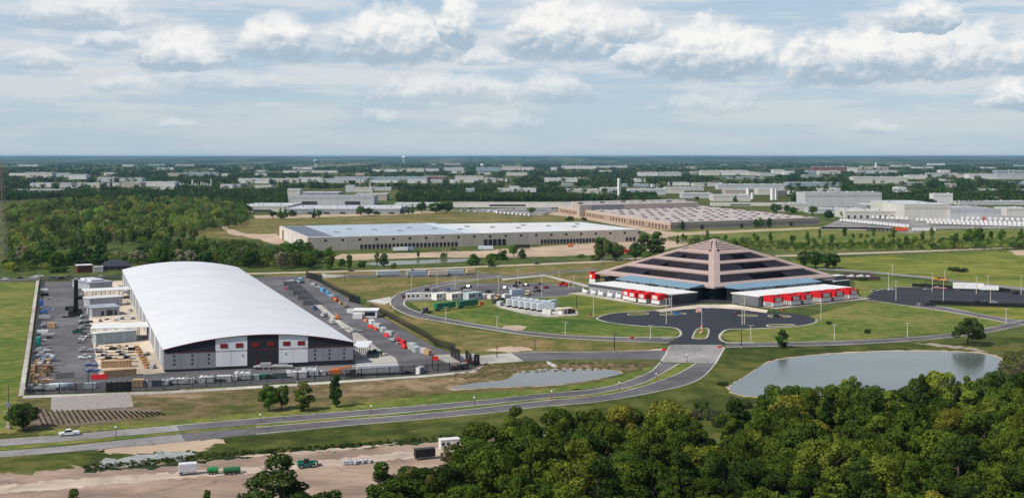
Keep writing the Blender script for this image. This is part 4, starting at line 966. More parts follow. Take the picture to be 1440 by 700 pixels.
def make_gen():
    t = thing('generator', 'proto', 'generator')
    b = part('housing', MB().box(0, 0, .9, 9.5, 2.7, 3.6), WALL, t)
    part('base_tank', MB().box(0, 0, .05, 9.2, 2.5, .84), BLACKM, t)
    l = part('louvre_grille', MB().box(-4.78, 0, 1.4, .06, 2.0, 2.6), PAINT, t)
    for i in range(5): part('slat', MB().box(-4.83, 0, 1.6+i*.48, .05, 1.9, .16), STEEL, l)
    for i in range(6): part('side_panel', MB().box(-3.9+1.56*i, -1.38, 1.1, 1.4, .06, 3.1), WALL, t)
    part('silencer', MB().cyl((-2, 0, 5.1), (3, 0, 5.1), .5, n=8), PAINT, t); part('stack', MB().cyl((3, 0, 4.5), (3, 0, 6), .2, n=6), STEEL, t)
    return freeze(t)
GEN = make_gen()
def make_crate():
    t = thing('crate', 'proto', 'crate'); b = part('box', MB().box(0, 0, .15, 2.4, 1.6, 1.5), CRATEW, t)
    for x in (-1, 0, 1):
        for y in (-.83, .83): part('batten', MB().box(x, y, .15, .16, .06, 1.5), CRATEW, b)
    part('pallet', MB().box(0, .6, 0, 2.4, .2, .145).box(0, -.6, 0, 2.4, .2, .145), CRATEW, t); part('lid', MB().box(0, 0, 1.655, 2.5, 1.7, .08), CRATEW, t)
    return freeze(t)
CRATE = make_crate()
def make_wrapped(seed, L, h):
    rr = random.Random(seed); t = thing('wrapped_machine', 'proto', 'machine')
    mb = MB().box(0, 0, .4, L, 2.2, h*.55, 0, .96)
    for i in range(3): mb.ball((-L*.3+L*.3*i+rr.uniform(-.3, .3), rr.uniform(-.2, .2), h*.62), rr.uniform(.7, 1.05), 8, 5, (1.2, 1, .8), .35, seed+i)
    part('wrapping', mb, WRAP, t); part('skid', MB().box(0, 0, 0.02, L*1.04, 2, .36), BLACKM, t)
    part('pipe', MB().cyl((L*.4, .3, h*.5), (L*.4, .3, h), .22, n=6), STEEL, t); part('strap', MB().box(-.4, 0, .42, .12, 2.26, h*.56), PAINT, t, (.1, .1, .1))
    return freeze(t)
WR = [make_wrapped(1, 5, 3.2), make_wrapped(2, 3.4, 2.6), make_wrapped(3, 6.5, 2.8)]
def make_tank():
    t = thing('wrapped_tank', 'proto', 'tank'); part('barrel', MB().cyl((-5, 0, 1.9), (5, 0, 1.9), 1.35, n=14).ball((5, 0, 1.9), 1.33, 12, 6, (.5, 1, 1)).ball((-5, 0, 1.9), 1.33, 12, 6, (.5, 1, 1)), PAINT, t, smooth=True)
    for x in (-3, 0, 3): part('cradle', MB().box(x, 0, .02, .5, 2.2, .9), STEEL, t); part('hoop', MB().cyl((x-.1, 0, 1.9), (x+.1, 0, 1.9), 1.38, n=14), PAINT, t)
    return freeze(t)
TANK = make_tank()
def make_lift():
    t = thing('boom_lift', 'proto', 'lift'); part('chassis', MB().box(0, 0, .45, 3.6, 2.1, .6), PAINT, t); part('turret', MB().box(-.4, 0, 1.06, 2.4, 1.7, 1.0, 0, .85), PAINT, t)
    part('boom', MB().cyl((-1.5, 0, 1.9), (4.2, 0, 2.5), .25, n=6).cyl((-1.5, 0, 1.9), (1.2, 0, 1.5), .18, n=6), PAINT, t); part('basket', MB().box(4.8, 0, 1.6, .9, 1.8, 1.1), STEEL, t)
    wheels(t, (1.2, -1.2), 1.05, .48, .4); return freeze(t)
LIFT = make_lift()
def make_loader():
    t = thing('telehandler', 'proto', 'loader'); part('body', MB().profile([(-2.6, .6), (2.4, .6), (2.5, 1.2), (-1, 1.5), (-2.6, 1.7)], -1, 1), PAINT, t)
    part('cab', MB().box(-.2, -.55, 1.5, 1.5, .9, 1.1, 0, .85), GLASS, t); part('boom', MB().cyl((-2.4, .5, 1.9), (3.2, .5, 1.4), .24, n=6), PAINT, t); part('fork', MB().box(3.8, .3, .4, 1.3, 1.2, .12).box(3.2, .3, .4, .12, 1.3, 1.1), BLACKM, t)
    wheels(t, (1.7, -1.7), .95, .6, .45); return freeze(t)
LOADER = make_loader()
def make_flat():
    t = thing('flatbed_trailer', 'proto', 'trailer'); b = part('deck', MB().box(0, 0, 1.0, 8, 2.4, .25), PAINT, t)
    part('beam', MB().box(0, .5, .7, 7.6, .2, .295).box(0, -.5, .7, 7.6, .2, .295), BLACKM, t); part('load', MB().cyl((-3.2, .4, 1.5), (3, .4, 1.5), .25, n=6).cyl((-3.4, -.4, 1.5), (2.8, -.4, 1.5), .25, n=6).box(-1.5, 0, 1.75, 2.2, 1.6, .8), STEEL, t)
    part('drawbar', MB().cyl((4, 0, .9), (5.6, 0, .6), .1, n=5), BLACKM, t); wheels(t, (-1.9, -.8), 1.05, .4, .3); return freeze(t)
FLAT = make_flat()
def make_wc():
    t = thing('portable_toilet', 'proto', 'toilet'); part('cabin', MB().box(0, 0, .1, 1.2, 1.2, 2.1), PAINT, t); part('roof', MB().box(0, 0, 2.205, 1.25, 1.25, .2, 0, .8), PAINT, t, (.7, .7, .7)); part('door', MB().box(0, -.63, .2, .8, .06, 1.9), PAINT, t); return freeze(t)
WC = make_wc()
def make_reel():
    t = thing('pipe_bundle', 'proto', 'pipes'); mb = MB()
    for i in range(6): mb.cyl((-3, -.9+.36*i, .4), (3, -.9+.36*i, .4), .17, n=6)
    for i in range(4): mb.cyl((-2.9, -.6+.36*i, .74), (2.9, -.6+.36*i, .74), .17, n=6)
    part('pipes', mb, PAINT, t); part('bearer', MB().box(-2, 0, 0.01, .2, 2.2, .2).box(2, 0, 0.01, .2, 2.2, .2), WOOD, t); return freeze(t)
PIPES = make_reel()
def make_chiller():
    t = thing('condenser', 'proto', 'condenser'); part('frame', MB().box(0, 0, .1, 9, 4.2, 2.1), PAINT, t)
    for i in range(4):
        for j in (-1, 1): f = part('fan', MB().cyl((-3.3+2.2*i, j*1.0, 2.21), (-3.3+2.2*i, j*1.0, 2.45), .8, n=10), BLACKM, t); part('fan_hub', MB().cyl((-3.3+2.2*i, j, 2.46), (-3.3+2.2*i, j, 2.55), .2, n=6), STEEL, f)
    return freeze(t)
COND = make_chiller()
def make_cone():
    t = thing('barrier', 'proto', 'barrier'); part('body', MB().profile([(-.9, 0.02), (.9, 0.02), (.85, .35), (-.85, .35)], -.3, .3).box(0, 0, .355, 1.7, .25, .6), PAINT, t); part('foot', MB().box(0, 0, 0.0, 2, .7, .018), BLACKM, t); return freeze(t)
BARR = make_cone()

WDIR = math.atan2(WU.y, WU.x); VDIR = math.atan2(WV.y, WV.x)
ORD = ('first', 'second', 'third', 'fourth', 'fifth', 'sixth', 'seventh', 'eighth', 'ninth', 'tenth', 'eleventh', 'twelfth', 'thirteenth', 'fourteenth', 'fifteenth', 'sixteenth')
WHT, SIL, BLK, REDC, BLU, GRY = (.68, .69, .70), (.36, .37, .39), (.012, .012, .015), (.34, .02, .025), (.03, .09, .28), (.10, .105, .115)
def put(proto, px, rz, label, group=None, col=None, sc=None, cat=None):
    return dup(proto, G(*px), rz, label, group, col, sc, cat)
# ---- boulevard and bare earth
put(PICK, (97, 612), heading((0, 624), (250, 603))+math.pi, 'white crew-cab pickup truck driving along the boulevard past the round tree', None, WHT)
rz = heading((90, 680), (250, 668))
put(SHORT, (264, 667), rz, 'white box trailer parked on the bare brown earth beside the track', None, (.62, .62, .66), (.54, .9, .9))
put(TRL, (597, 645), rz+.05, 'black open container on the pale track behind the bushes', None, BLK, (.39, .85, .74), 'container')
def green_tank(px, L, lab, sc, c):
    t = thing('tank_trailer', lab, 'tank trailer', G(*px), rz)
    part('barrel', MB().cyl((-L/2, 0, 1.3), (L/2, 0, 1.3), .95, n=12).box(0, 0, 1.0, L*.9, 1.5, .9), PAINT, t, c); part('drawbar', MB().cyl((L/2, 0, .7), (L/2+2, 0, .5), .1, n=5), BLACKM, t)
    part('hatch', MB().cyl((0, 0, 2.2), (0, 0, 2.5), .3, n=8), PAINT, t, (.1, .3, .15)); part('frame', MB().box(0, 0, .5, L, 1.2, .25), BLACKM, t); wheels(t, (-.6, .5), .9, .42, .3); t.scale = (.85, .85, .85)
green_tank((299, 666), 3.4, 'short bright green tank trailer on the bare earth beside the white trailer', 1, (.018, .20, .055))
green_tank((326, 666), 5.2, 'longer green tank trailer with rails, right of the short one', 1, (.022, .12, .045))
t = put(LOADER, (431, 657), rz+.1, 'teal green telehandler standing on the pale track', None, (.010, .15, .105), (.95, 1, 1))
for i in range(5): put(WR[i % 3], (489+i*8, 653-i*.6), rz+.2*i, f'{ORD[i]} of the low white wrapped bundles in a row on the track', 'white wrapped bundles on the track', None, .5 if i < 3 else .42)
put(OFF2, (632, 630), rz, 'white cabin at the edge of the bare earth behind the tall tree', None, (.6, .59, .58), (.72, .8, .8), 'cabin')
put(LIFT, (646, 634), rz+2, 'orange lift beside the white cabin behind the bushes', None, (.5, .2, .03), .6)
# ---- car park behind the office trailers
cars = [((602, 409), BLK, SUV, 'black car at the left end of the car park, behind the long office trailer'), ((611, 409), SIL, CAR, 'silver car beside the black one at the left end of the car park'), ((631, 408), BLU, CAR, 'dark blue car behind the second office trailer'), ((637.5, 408), SIL, CAR, 'pale silver car right of the dark blue one'), ((653, 407), BLK, PICK, 'black pickup behind the third office trailer'),
        ((660, 404.5), GRY, SUV, 'dark grey car in the back row above the third office trailer'), ((657, 409), WHT, CAR, 'white hatchback in front of the black pickup'), ((687, 411), BLK, CAR, 'black car behind the small white box trailers'), ((711, 406), WHT, SUV, 'white car, left of the pair in the middle of the car park'), ((720, 406), WHT, CAR, 'white saloon, right of the pair in the middle of the car park'),
        ((729, 399), BLK, SUV, 'black car in the far row by the tall lamp pole'), ((734, 402), SIL, CAR, 'silver car right below the black one in the far row'), ((728, 408), REDC, CAR, 'dark red car in the middle of the car park'), ((725, 403), BLK, CAR, 'black car between the white pair and the far row'), ((754, 405.5), BLK, CAR, 'black car beside the thick pole at the right of the car park'), ((757, 410.5), BLK, PICK, 'black pickup at the right of the car park'), ((768, 405.5), REDC, CAR, 'red car alone at the right of the car park'), ((741, 402), GRY, SUV, 'grey car at the right end of the far row')]
for i, (p, c, pr, lab) in enumerate(cars): put(pr, p, .2+.5*((i*7) % 3), lab, 'cars parked behind the office trailers', c)
put(SUV, (568, 418.5), 1.5, 'dark red car at the bend of the ring road, left of the office trailers', None, (.09, .015, .02))
put(LOADER, (792, 402), .4, 'red loader standing at the right end of the car park', None, (.55, .02, .02), (1.1, 1.2, 1.1), 'loader'); put(LIFT, (796, 402.5), .1, 'red lift beside the red loader', None, (.5, .02, .02), .9)
hz = heading((573, 421), (610, 420))
put(OFF, (590, 420.8), hz-.05, 'long white office trailer with a row of windows, leftmost of its row', 'office trailers on the ring road', (.62, .60, .57), (1.25, 1, 1.05))
put(OFF2, (618.5, 421), hz+.5, 'white gabled site office, second in the row', 'office trailers on the ring road', (.70, .68, .64), (1.1, 1.4, 1.1))
put(OFF2, (640, 421), hz+.5, 'cream site office with two windows, third in the row', 'office trailers on the ring road', (.68, .64, .57), (1.15, 1.5, 1.1))
put(OFF2, (664, 421), hz+.5, 'pale grey site office with a grey roof, fourth in the row', 'office trailers on the ring road', (.42, .46, .50), (1.2, 1.5, 1.2))
put(CONT, (681, 419.8), hz+.8, 'small white box right of the grey-roofed site office', None, (.66, .66, .65), (.8, 1, 1)); put(CONT, (691, 419.8), hz+.8, 'second small white box, before the tan truck', None, (.68, .64, .58), (.9, 1, 1))
put(TRUCK, (701.5, 421.5), -2.2, 'tan truck parked at the head of the generator row', None, (.55, .33, .16), 1.0); put(CONT, (711, 419), hz+.8, 'white box just behind the tan truck', None, (.7, .7, .69), .9)
put(TRUCK, (742, 415.5), -1.8, 'cream truck behind the row of generators', None, (.6, .46, .3), .95); put(CONT, (726, 414), hz+.3, 'pale blue-white cabin behind the row of generators', None, (.5, .57, .62), (1.3, 1.1, 1.2))
a, b = G(712.5, 431.5), G(755.5, 438)
for i in range(6):
    q = a.lerp(b, i/5); d = (b-a); ang = math.atan2(d.y, d.x)+R(66)
    q = q+Vector((math.cos(ang), math.sin(ang), 0))*4.7
    dup(GEN, q, ang, f'white louvred generator housing, {ORD[i]} from the left in the row on the lawn', 'generator housings on the lawn', (.56, .60, .63), (1, 1.05, 1))
for i, (x, y) in enumerate([(762, 437), (770, 436), (778, 434.5)]): put(CONT, (x, y-3), hz+.62, f'pale grey equipment box, {ORD[i]} right of the generator row', 'equipment boxes right of the generators', (.50, .54, .58), (.8, 1, 1.5))
put(CONT, (703, 429.5), hz+1, 'low grey box at the left end of the generator row', None, (.5, .51, .52), (.9, .9, .9)); put(CONT, (766.5, 441), hz+1, 'small white cabinet on the gravel before the generators, left one', None, (.66, .65, .62), (.45, .9, .9)); put(CONT, (772.5, 442), hz+1, 'small white cabinet on the gravel before the generators, right one', None, (.66, .65, .62), (.45, .9, .9))
put(LOADER, (697, 427), 0, 'dark loader left of the generator row', None, (.05, .05, .05), .8)
def kiosk():
    t = thing('kiosk', 'small white kiosk with flat cream roof and brown side right of the generators', 'kiosk', G(794, 441), hz+.35)
    part('wall', MB().box(-1.2, 0, .02, 3.6, 4, 2.7), WALL, t, (.62, .58, .54)); part('brown_wall', MB().box(2.2, .2, .02, 3, 3.6, 2.6), WALL, t, (.09, .045, .035)); part('roof', MB().box(.2, 0, 2.74, 8.2, 5, .35), WALL, t, (.62, .52, .40)); part('door', MB().box(-.7, -2.03, .05, 1.1, .08, 2.2), PAINT, t, (.03, .03, .03))
    for x in (4.2, 6.2): part('screen_post', MB().box(x, -1, .02, .2, .2, 2.2).box(x, 1, .02, .2, .2, 2.2), WOOD, t)
    part('screen_panel', MB().box(5.2, -1, .3, 2, .08, 1.6), PAINT, t, (.06, .035, .03))
kiosk()
sheet('gravel_pad', [(694, 428), (745, 424), (785, 432), (812, 438), (812, 443), (770, 446), (740, 442), (705, 433)], .042, CONC, rag=.7, label='pale gravel pad under the generators')
# green trailers and their tractor
gz = heading((608, 436), (674, 428))
put(TRL, (625.5, 436), gz, 'dark green trailer, nearer the tractor on the ring road', 'green trailers on the ring road', (.012, .16, .08), (.97, 1, 1.05)); put(TRL, (657.5, 432.2), gz, 'dark green trailer, far one behind its twin', 'green trailers on the ring road', (.012, .14, .075), (.95, 1, 1.02))
put(TRUCK, (599, 440.3), gz+math.pi, 'dark grey truck tractor pulling the green trailers', None, (.05, .05, .06)); put(BARR, (677, 428.5), gz, 'orange barrier behind the green trailers', None, (.7, .12, .02), 1.8)
# trailers on the back strip
for i, (p, c, L, lab) in enumerate([((546, 388.8), (.40, .46, .50), 1.13, 'long grey-blue trailer, leftmost on the back strip'), ((586, 389), (.32, .40, .48), .95, 'blue-grey trailer, second on the back strip'), ((616, 388.5), (.60, .50, .40), .96, 'cream trailer in the middle of the back strip'), ((639.5, 387.2), (.42, .50, .54), .9, 'pale blue trailer on the back strip right of the cream one'), ((661.5, 386), (.62, .46, .26), .42, 'short tan box at the right end of the back strip')]):
    put(TRL, p, hz+.12, lab, 'trailers on the back strip', c, (L, 1.1, 1.0))
put(TRUCK, (580, 385), hz, 'black truck behind the trailers of the back strip', None, BLK); put(TRL, (602, 385.5), hz, 'black trailer hidden behind the cream trailer', None, (.02, .02, .02), (1, 1, .7))
# ---- circle drive and right car park
put(CAR, (952, 442.2), .05, 'bright blue car on the circle drive by the thin island', None, (.02, .17, .42)); put(CAR, (1038, 442), .1, 'dark red car on the circle drive', None, (.09, .01, .02)); put(SUV, (1093, 446.5), .1, 'dark olive car before the right-hand island of the drive', None, (.03, .035, .02))
rr_ = heading((1300, 428), (1440, 432))
put(PICK, (1303, 430.5), rr_, 'black pickup at the mouth of the right-hand car park, left of its twin', None, BLK, 1.05); put(SUV, (1310, 430), rr_, 'black car beside the black pickup at the car park mouth', None, BLK)
for p, c, pr, lab in [((1375, 426.5), BLK, SUV, 'black car inside the screen fence of the right-hand car park'), ((1386, 426.8), GRY, CAR, 'dark grey car right of the black one inside the screen fence'), ((1398, 426.5), WHT, CAR, 'white car inside the screen fence of the right-hand car park'), ((1253.5, 408), WHT, CAR, 'white car alone at the back left of the right-hand car park'), ((1229, 410), SIL, CAR, 'silver car beside the red chillers at the car park edge'), ((1304, 407.5), SIL, CAR, 'silver car before the back screen fence'), ((1429, 413.5), BLK, SUV, 'black car at the far right of the car park')]: put(pr, p, rr_+.6, lab, 'cars in the right-hand car park', c)
for i, (p, L) in enumerate([((1361.5, 408.5), 1.22), ((1391, 409.5), .75)]): put(TRL, p, rr_-.02, ('tall white trailer, left of the pair behind the right-hand car park', 'shorter white trailer, right of the pair behind the right-hand car park')[i], 'white trailers behind the right-hand car park', (.74, .74, .74), (L, 1.05, 1.15 if i == 0 else .85))
put(FLAT, (1322, 407.3), rr_, 'red flatbed trailer before the back screen fence', None, (.45, .03, .03), (1.2, 1, .8)); put(LOADER, (1321, 395), 0, 'orange-yellow loader by the service road', None, (.62, .28, .02), (1.5, 1.5, 1.1)); put(LOADER, (1326, 395.5), 2.6, 'orange-yellow excavator partner right of the loader', None, (.60, .26, .02), 1.0)
# traffic barriers in red and orange
for i, (p, lab) in enumerate([((934, 492.5), 'red barrier left of the concrete crossing'), ((1012, 489), 'red barrier right of the concrete crossing'), ((889, 476), 'red cone stand on the lawn by the ring road'), ((1102, 436.5), 'red barrier under the right wing'), ((830, 443), 'red barrier at the left tip of the circle drive'), ((1229, 423), 'red barrier at the corner of the right-hand car park'), ((605, 402.5), 'red barrier at the left of the car park')]): put(BARR, p, .2*i, lab, 'red barriers round the drive', (.55, .03, .02), 1.0)
# ---- back road and left road
for p, c, pr, lab in [((7, 393.5), WHT, SUV, 'white car, leftmost on the road behind the yard'), ((29, 391.8), BLK, CAR, 'black car, second on the road behind the yard'), ((47, 391), WHT, CAR, 'white car, third on the road behind the yard'), ((55, 389.5), WHT, PICK, 'white pickup at the back corner of the yard'), ((76, 391.5), BLU, CAR, 'dark blue car behind the yard fence'), ((88, 392.5), BLK, SUV, 'black car behind the yard fence'), ((98, 390), GRY, CAR, 'grey car before the brown shed'), ((142, 389.5), WHT, CAR, 'white car behind the yard near the warehouse')]: put(pr, p, .25, lab, 'cars on the road behind the yard', c)
put(PICK, (692, 375), .1, 'dark pickup driving on the pale country road', None, BLK); put(CAR, (755, 371.5), .1, 'dark car driving on the country road, smaller and farther right', None, BLK); put(CAR, (848, 367.5), .1, 'grey car on the country road before the tall trees', None, SIL); put(CAR, (874, 366), .1, 'white car on the country road by the pyramid', None, WHT); put(CAR, (494, 381.5), .1, 'dark car on the country road behind the back gate', None, BLK)
# ---- left yard: buildings beside the arched warehouse
def shed(px0, px1, depth, h, name, label, wc, rc, posts=False, kit=None, over=.5):
    """px0, px1: the foot of its near long wall"""
    a, b = G(*px0), G(*px1); d = b-a; L = d.length; ang = math.atan2(d.y, d.x); t = thing(name, label, 'canopy' if posts else 'building', ((a.x+b.x)/2, (a.y+b.y)/2, 0), ang)
    if posts:
        for i in range(6):
            for y in (.6, depth-.6): part('post', MB().box(-L/2+.6+(L-1.2)*i/5, y, .02, .35, .35, h-.3), STEEL, t)
    else:
        part('wall', MB().box(0, depth/2, .02, L, depth, h-.3), WALL, t, wc)
        for i in range(8): part('wall_panel', MB().box(-L/2+L*(i+.5)/8, -.06, .2, L/8-.12, .1, h-.7), WALL, t, [c*(1.06 if i % 2 else .96) for c in wc])
    part('roof', MB().box(0, depth/2, h-.27, L+over*2, depth+over*2, .4), ROOF, t, rc); part('ridge', MB().box(0, depth/2, h+.135, L+over, depth*.12, .12), ROOF, t, rc)
    if kit: kit(t, L, depth, h)
    return t
def kit_doors(t, L, dp, h):
    for x, w, hh in ((-L*.12, 1.4, 2.6), (L*.14, 3, 3), (L*.36, 1.4, 2.8)): part('door', MB().box(x, -.15, .1, w, .12, hh), PAINT, t, (.03, .03, .035))
def kit_units(t, L, dp, h):
    for i in range(6): part('roof_unit', MB().box(-L*.22+L*.2*(i % 3), dp*(.3+.35*(i//3)), h+.26, L*.17, dp*.26, 1.2), PAINT, t, (.66, .67, .69))
YW = (.33, .345, .38)
shed((126, 408), (158, 405.5), 26, 4.5, 'yard_building', 'grey yard building with white roof units, farthest along the arched warehouse', YW, (.30, .33, .38), kit=kit_units)
shed((121, 423), (187, 419.5), 14, 5.5, 'canopy', 'long white canopy on posts, farther of the two beside the warehouse', YW, (.66, .655, .64), True)
shed((126, 433), (172, 429.5), 10, 5.2, 'yard_building', 'grey yard building with a white edge between the two canopies', YW, (.62, .62, .62))
shed((129.5, 445.5), (168, 443), 14, 4.6, 'yard_building', 'small grey yard building with three dark doors', YW, (.34, .37, .41), kit=kit_doors)
shed((128.5, 481), (211, 478), 15, 6.2, 'canopy', 'long white canopy on posts, nearer of the two beside the warehouse', YW, (.70, .695, .68), True)
shed((135, 485), (192, 480), 4.5, 5.2, 'yard_building', 'pale teal-grey box building below the nearer canopy', (.33, .40, .42), (.66, .67, .66))
def long_crate(p0, p1, lab):
    a, b = G(*p0), G(*p1); d = b-a; L = d.length; t = thing('timber_box', lab, 'timber box', ((a.x+b.x)/2, (a.y+b.y)/2, 0), math.atan2(d.y, d.x))
    part('box', MB().box(0, 1.4, .1, L, 2.8, 2.5), WOOD, t); part('lid', MB().box(0, 1.4, 2.62, L+.2, 3, .14), WOOD, t)
    for i in range(9): part('batten', MB().box(-L/2+L*(i+.5)/9, -.06, .1, .22, .1, 2.5), WOOD, t)
long_crate((142, 518), (185, 516), 'long tan timber box, upper of the two on the cream pad'); long_crate((146, 531.5), (192, 528), 'long tan timber box, lower of the two on the cream pad')
# rig with the tall black mast
def rig():
    t = thing('drill_rig', 'tall black drilling mast rising from a tracked rig in the yard', 'drill rig', G(107, 444), .1)
    m = MB()
    for x, y in ((-.8, -.8), (.8, -.8), (.8, .8), (-.8, .8)): m.cyl((x, y, 2), (x*.8, y*.8, 19), .24, n=5)
    for i in range(12):
        z = 2+1.4*i
        for (x0, y0), (x1, y1) in (((-1, -1), (1, -1)), ((1, -1), (1, 1)), ((1, 1), (-1, 1)), ((-1, 1), (-1, -1))): m.cyl((x0*.78, y0*.78, z), (x1*.74, y1*.74, z+1.4), .13, n=4)
    part('mast', m, BLACKM, t); part('kelly_bar', MB().cyl((0, 0, 1), (0, 0, 19.6), .5, n=8), BLACKM, t); part('crown_block', MB().box(0, 0, 19, 1.9, 1.9, .9), PAINT, t, (.25, .25, .24))
    part('deck', MB().box(0, -.5, 1.1, 7, 3.6, 1.0), BLACKM, t); part('engine_house', MB().box(-2.4, -.4, 2.11, 2.2, 2.6, 1.8), PAINT, t, (.03, .035, .035))
    for y in (-1.9, 1.1): part('track', MB().profile([(-3, .2), (3, .2), (3.4, .7), (3, 1.09), (-3, 1.09), (-3.4, .7)], y-.35, y+.35), RUBBER, t)
    for i in range(3): part('drill_pipe', MB().cyl((-5.5, -4-1.2*i, .2), (1, -4.2-1.2*i, .2), .2, n=6), BLACKM, t)
    part('control_cab', MB().box(2.6, -.6, 2.11, 1.5, 1.8, 1.9, 0, .9), GLASS, t)
rig()
# rows of parked trailers and gear down the left fence
left = [((62, 410), SHORT, WHT, .55, 'white box trailer at the top of the left fence row'), ((63, 416), CONT, BLK, .7, 'black box below the white trailer in the left fence row'), ((58, 431), WC, (.03, .12, .4), 1.6, 'blue portable toilet by the left fence'), ((62, 441), LIFT, (.02, .13, .42), 1.0, 'bright blue lift in the left fence row'), ((63, 450), SHORT, SIL, .7, 'silver trailer below the blue lift'), ((66, 461), FLAT, GRY, .9, 'dark flatbed with timber load in the left fence row'), ((73, 461), CRATE, (.5, .32, .17), 1.5, 'wooden crate beside the dark flatbed'), ((60, 470), SHORT, WHT, .6, 'white trailer in the middle of the left fence row'), ((68, 471.5), PIPES, SIL, 1.0, 'bundle of silver pipes beside the white trailer'), ((54, 486), WC, (.02, .22, .2), 1.7, 'teal portable toilet by the left fence'), ((60, 496), FLAT, SIL, .9, 'silver flatbed, upper of the pair in the left fence row'), ((63, 502), FLAT, SIL, .9, 'silver flatbed, lower of the pair in the left fence row'), ((62, 508), LIFT, (.03, .14, .34), .9, 'blue lift at the end of the left fence row'), ((66, 508), FLAT, BLU, .8, 'blue flatbed beside the blue lift')]
for i, (p, pr, c, sc, lab) in enumerate(left): put(pr, p, WDIR+.06*((i*5) % 5-2), lab, 'gear parked along the left fence', c, sc)
WC_ = [(.42, .27, .14), (.50, .34, .19), (.34, .20, .10), (.46, .33, .21), (.28, .19, .12)]
rc = random.Random(9)
for j in range(4):
    for i in range(6):
        if rc.random() < .12: continue
        rw = ('front', 'second', 'third', 'back')[j]; p = (46+i*5.0+j*.8+rc.uniform(-.6, .6), 537-j*7+rc.uniform(-1.5, 1.5)); sz = (rc.uniform(.55, .8), rc.uniform(.8, 1.2), rc.uniform(.7, 1.1))
        put(CRATE, p, WDIR+rc.uniform(-.25, .25), f"wooden crate, {ORD[i]} from the fence in the {rw} row of the crate stack", 'wooden crates stacked in the yard corner', rc.choice(WC_), sz)
        if rc.random() < .55: put(CRATE, p, WDIR+rc.uniform(-.25, .25), f"wooden crate on top of the crate stack, {ORD[i]} from the fence, {rw} row", 'wooden crates stacked in the yard corner', rc.choice(WC_), (sz[0]*.9, sz[1]*.9, .8)).location.z = 1.75*sz[2]
for i in range(4): put(WR[1], (56+i*6, 519-(i % 2)*4), i, f'white wrapped drum on the crate stack, {ORD[i]} from the fence', 'wrapped drums on the crate stack', None, .55).location.z = 1.75 if i < 3 else 3.5
put(LOADER, (109, 469), .5, 'green telehandler alone in the middle of the yard', None, (.02, .16, .07), .9); put(FLAT, (122, 495), WDIR, 'silver flatbed at the edge of the cream pad', None, SIL, .9); put(PICK, (119, 504), WDIR, 'white pickup at the edge of the cream pad', None, WHT, .9)
put(FLAT, (128, 515), WDIR+.1, 'blue tarp-covered flatbed, upper one by the timber boxes', None, (.02, .11, .46), .7); put(FLAT, (131, 523), WDIR+.1, 'blue tarp-covered flatbed, lower one by the timber boxes', None, (.02, .11, .46), .75); put(BARR, (139.5, 532.5), WDIR, 'bright red skip at the corner of the cream pad', None, (.6, .02, .03), (3.2, 3, 1.8))
rr = random.Random(3)
k = 0
for row in range(6):                                                  # small parts laid out on the pad
    for i in range(10):
        if rr.random() < .12: continue
        x = 136+row*1.6+i*5.2+rr.uniform(-1, 1); y = 487.5+row*4.3+rr.uniform(-.8, .8)
        pr, c, nm = [(CRATE, (.30, .16, .08), 'rust-brown crate'), (PIPES, BLK, 'bundle of black pipes'), (FLAT, BLK, 'black wheeled frame'), (PIPES, (.25, .12, .06), 'bundle of rusty pipes'), (CONT, BLK, 'small black box')][((i*3+row*2) % 5) if row not in (0, 5) else (0, 3)[i % 2]]
        put(pr, (x, y), WDIR+rr.uniform(-.4, .4), f"{nm} on the cream pad, {ORD[i]} from its edge in the {ORD[row]} row", 'gear laid out on the cream pad', c, rr.uniform(.3, .5))
for i in range(9): put(CRATE, (192+i*2.0, 489+i*3.6), VDIR+.2*(i % 3), f'{ORD[i]} of the timber stacks in a line beside the warehouse flank', 'timber stacks beside the warehouse flank', (.38, .2, .1), (1.0, 1.2, .55))
for i in range(12):
    p = [(163, 451), (172, 449), (186, 449), (150, 449.5), (141, 452), (183, 438), (181, 428), (176, 412), (170, 404), (196, 455), (205, 500), (215, 518)][i]
    pr, c = [(WR[1], None), (LIFT, (.1, .2, .3)), (WR[0], None), (PIPES, BLK), (FLAT, GRY), (CONT, SIL)][i % 6]
    put(pr, p, WDIR+.4*i, f"{('white bundle', 'blue-grey lift', 'large white bundle', 'black pipes', 'dark flatbed', 'grey box')[i % 6]} between the yard sheds, {ORD[i]} in the clutter by the warehouse", 'clutter between the yard sheds', c, .6)
for i in range(12):
    p = [(98, 436), (113, 437), (94, 446), (118, 447), (122, 421), (117, 414), (112, 421), (116, 455), (124, 459), (119, 463), (126, 474), (116, 476)][i]
    pr, c, nm = [(CONT, BLK, 'black box'), (FLAT, GRY, 'dark flatbed'), (PIPES, BLK, 'black pipe bundle'), (FLAT, SIL, 'silver flatbed'), (PICK, WHT, 'white pickup'), (CAR, WHT, 'white car')][i % 6]
    put(pr, p, WDIR+.3*(i % 4), f"{nm} {('left of', 'right of')[i % 2]} the drilling mast, {ORD[i]} in the group along the pad edge", 'gear round the drilling mast', c, .75)
for i in range(34):
    x, y = (rr.uniform(55, 72), rr.uniform(404, 512)) if i % 2 else (rr.uniform(112, 128), rr.uniform(404, 500))
    pr, c, nm = [(PIPES, BLK, 'black pipes'), (FLAT, GRY, 'dark frame'), (CONT, (.06, .06, .07), 'dark box'), (WR[1], None, 'pale bundle'), (CRATE, (.3, .2, .12), 'brown crate')][i % 5]
    put(pr, (x, y), WDIR+rr.uniform(-.6, .6), f"small {nm} in the clutter along the {'left fence' if i % 2 else 'cream pad'}, {ORD[i//10]} of its kind", 'small clutter along the yard lane', c, rr.uniform(.3, .5))
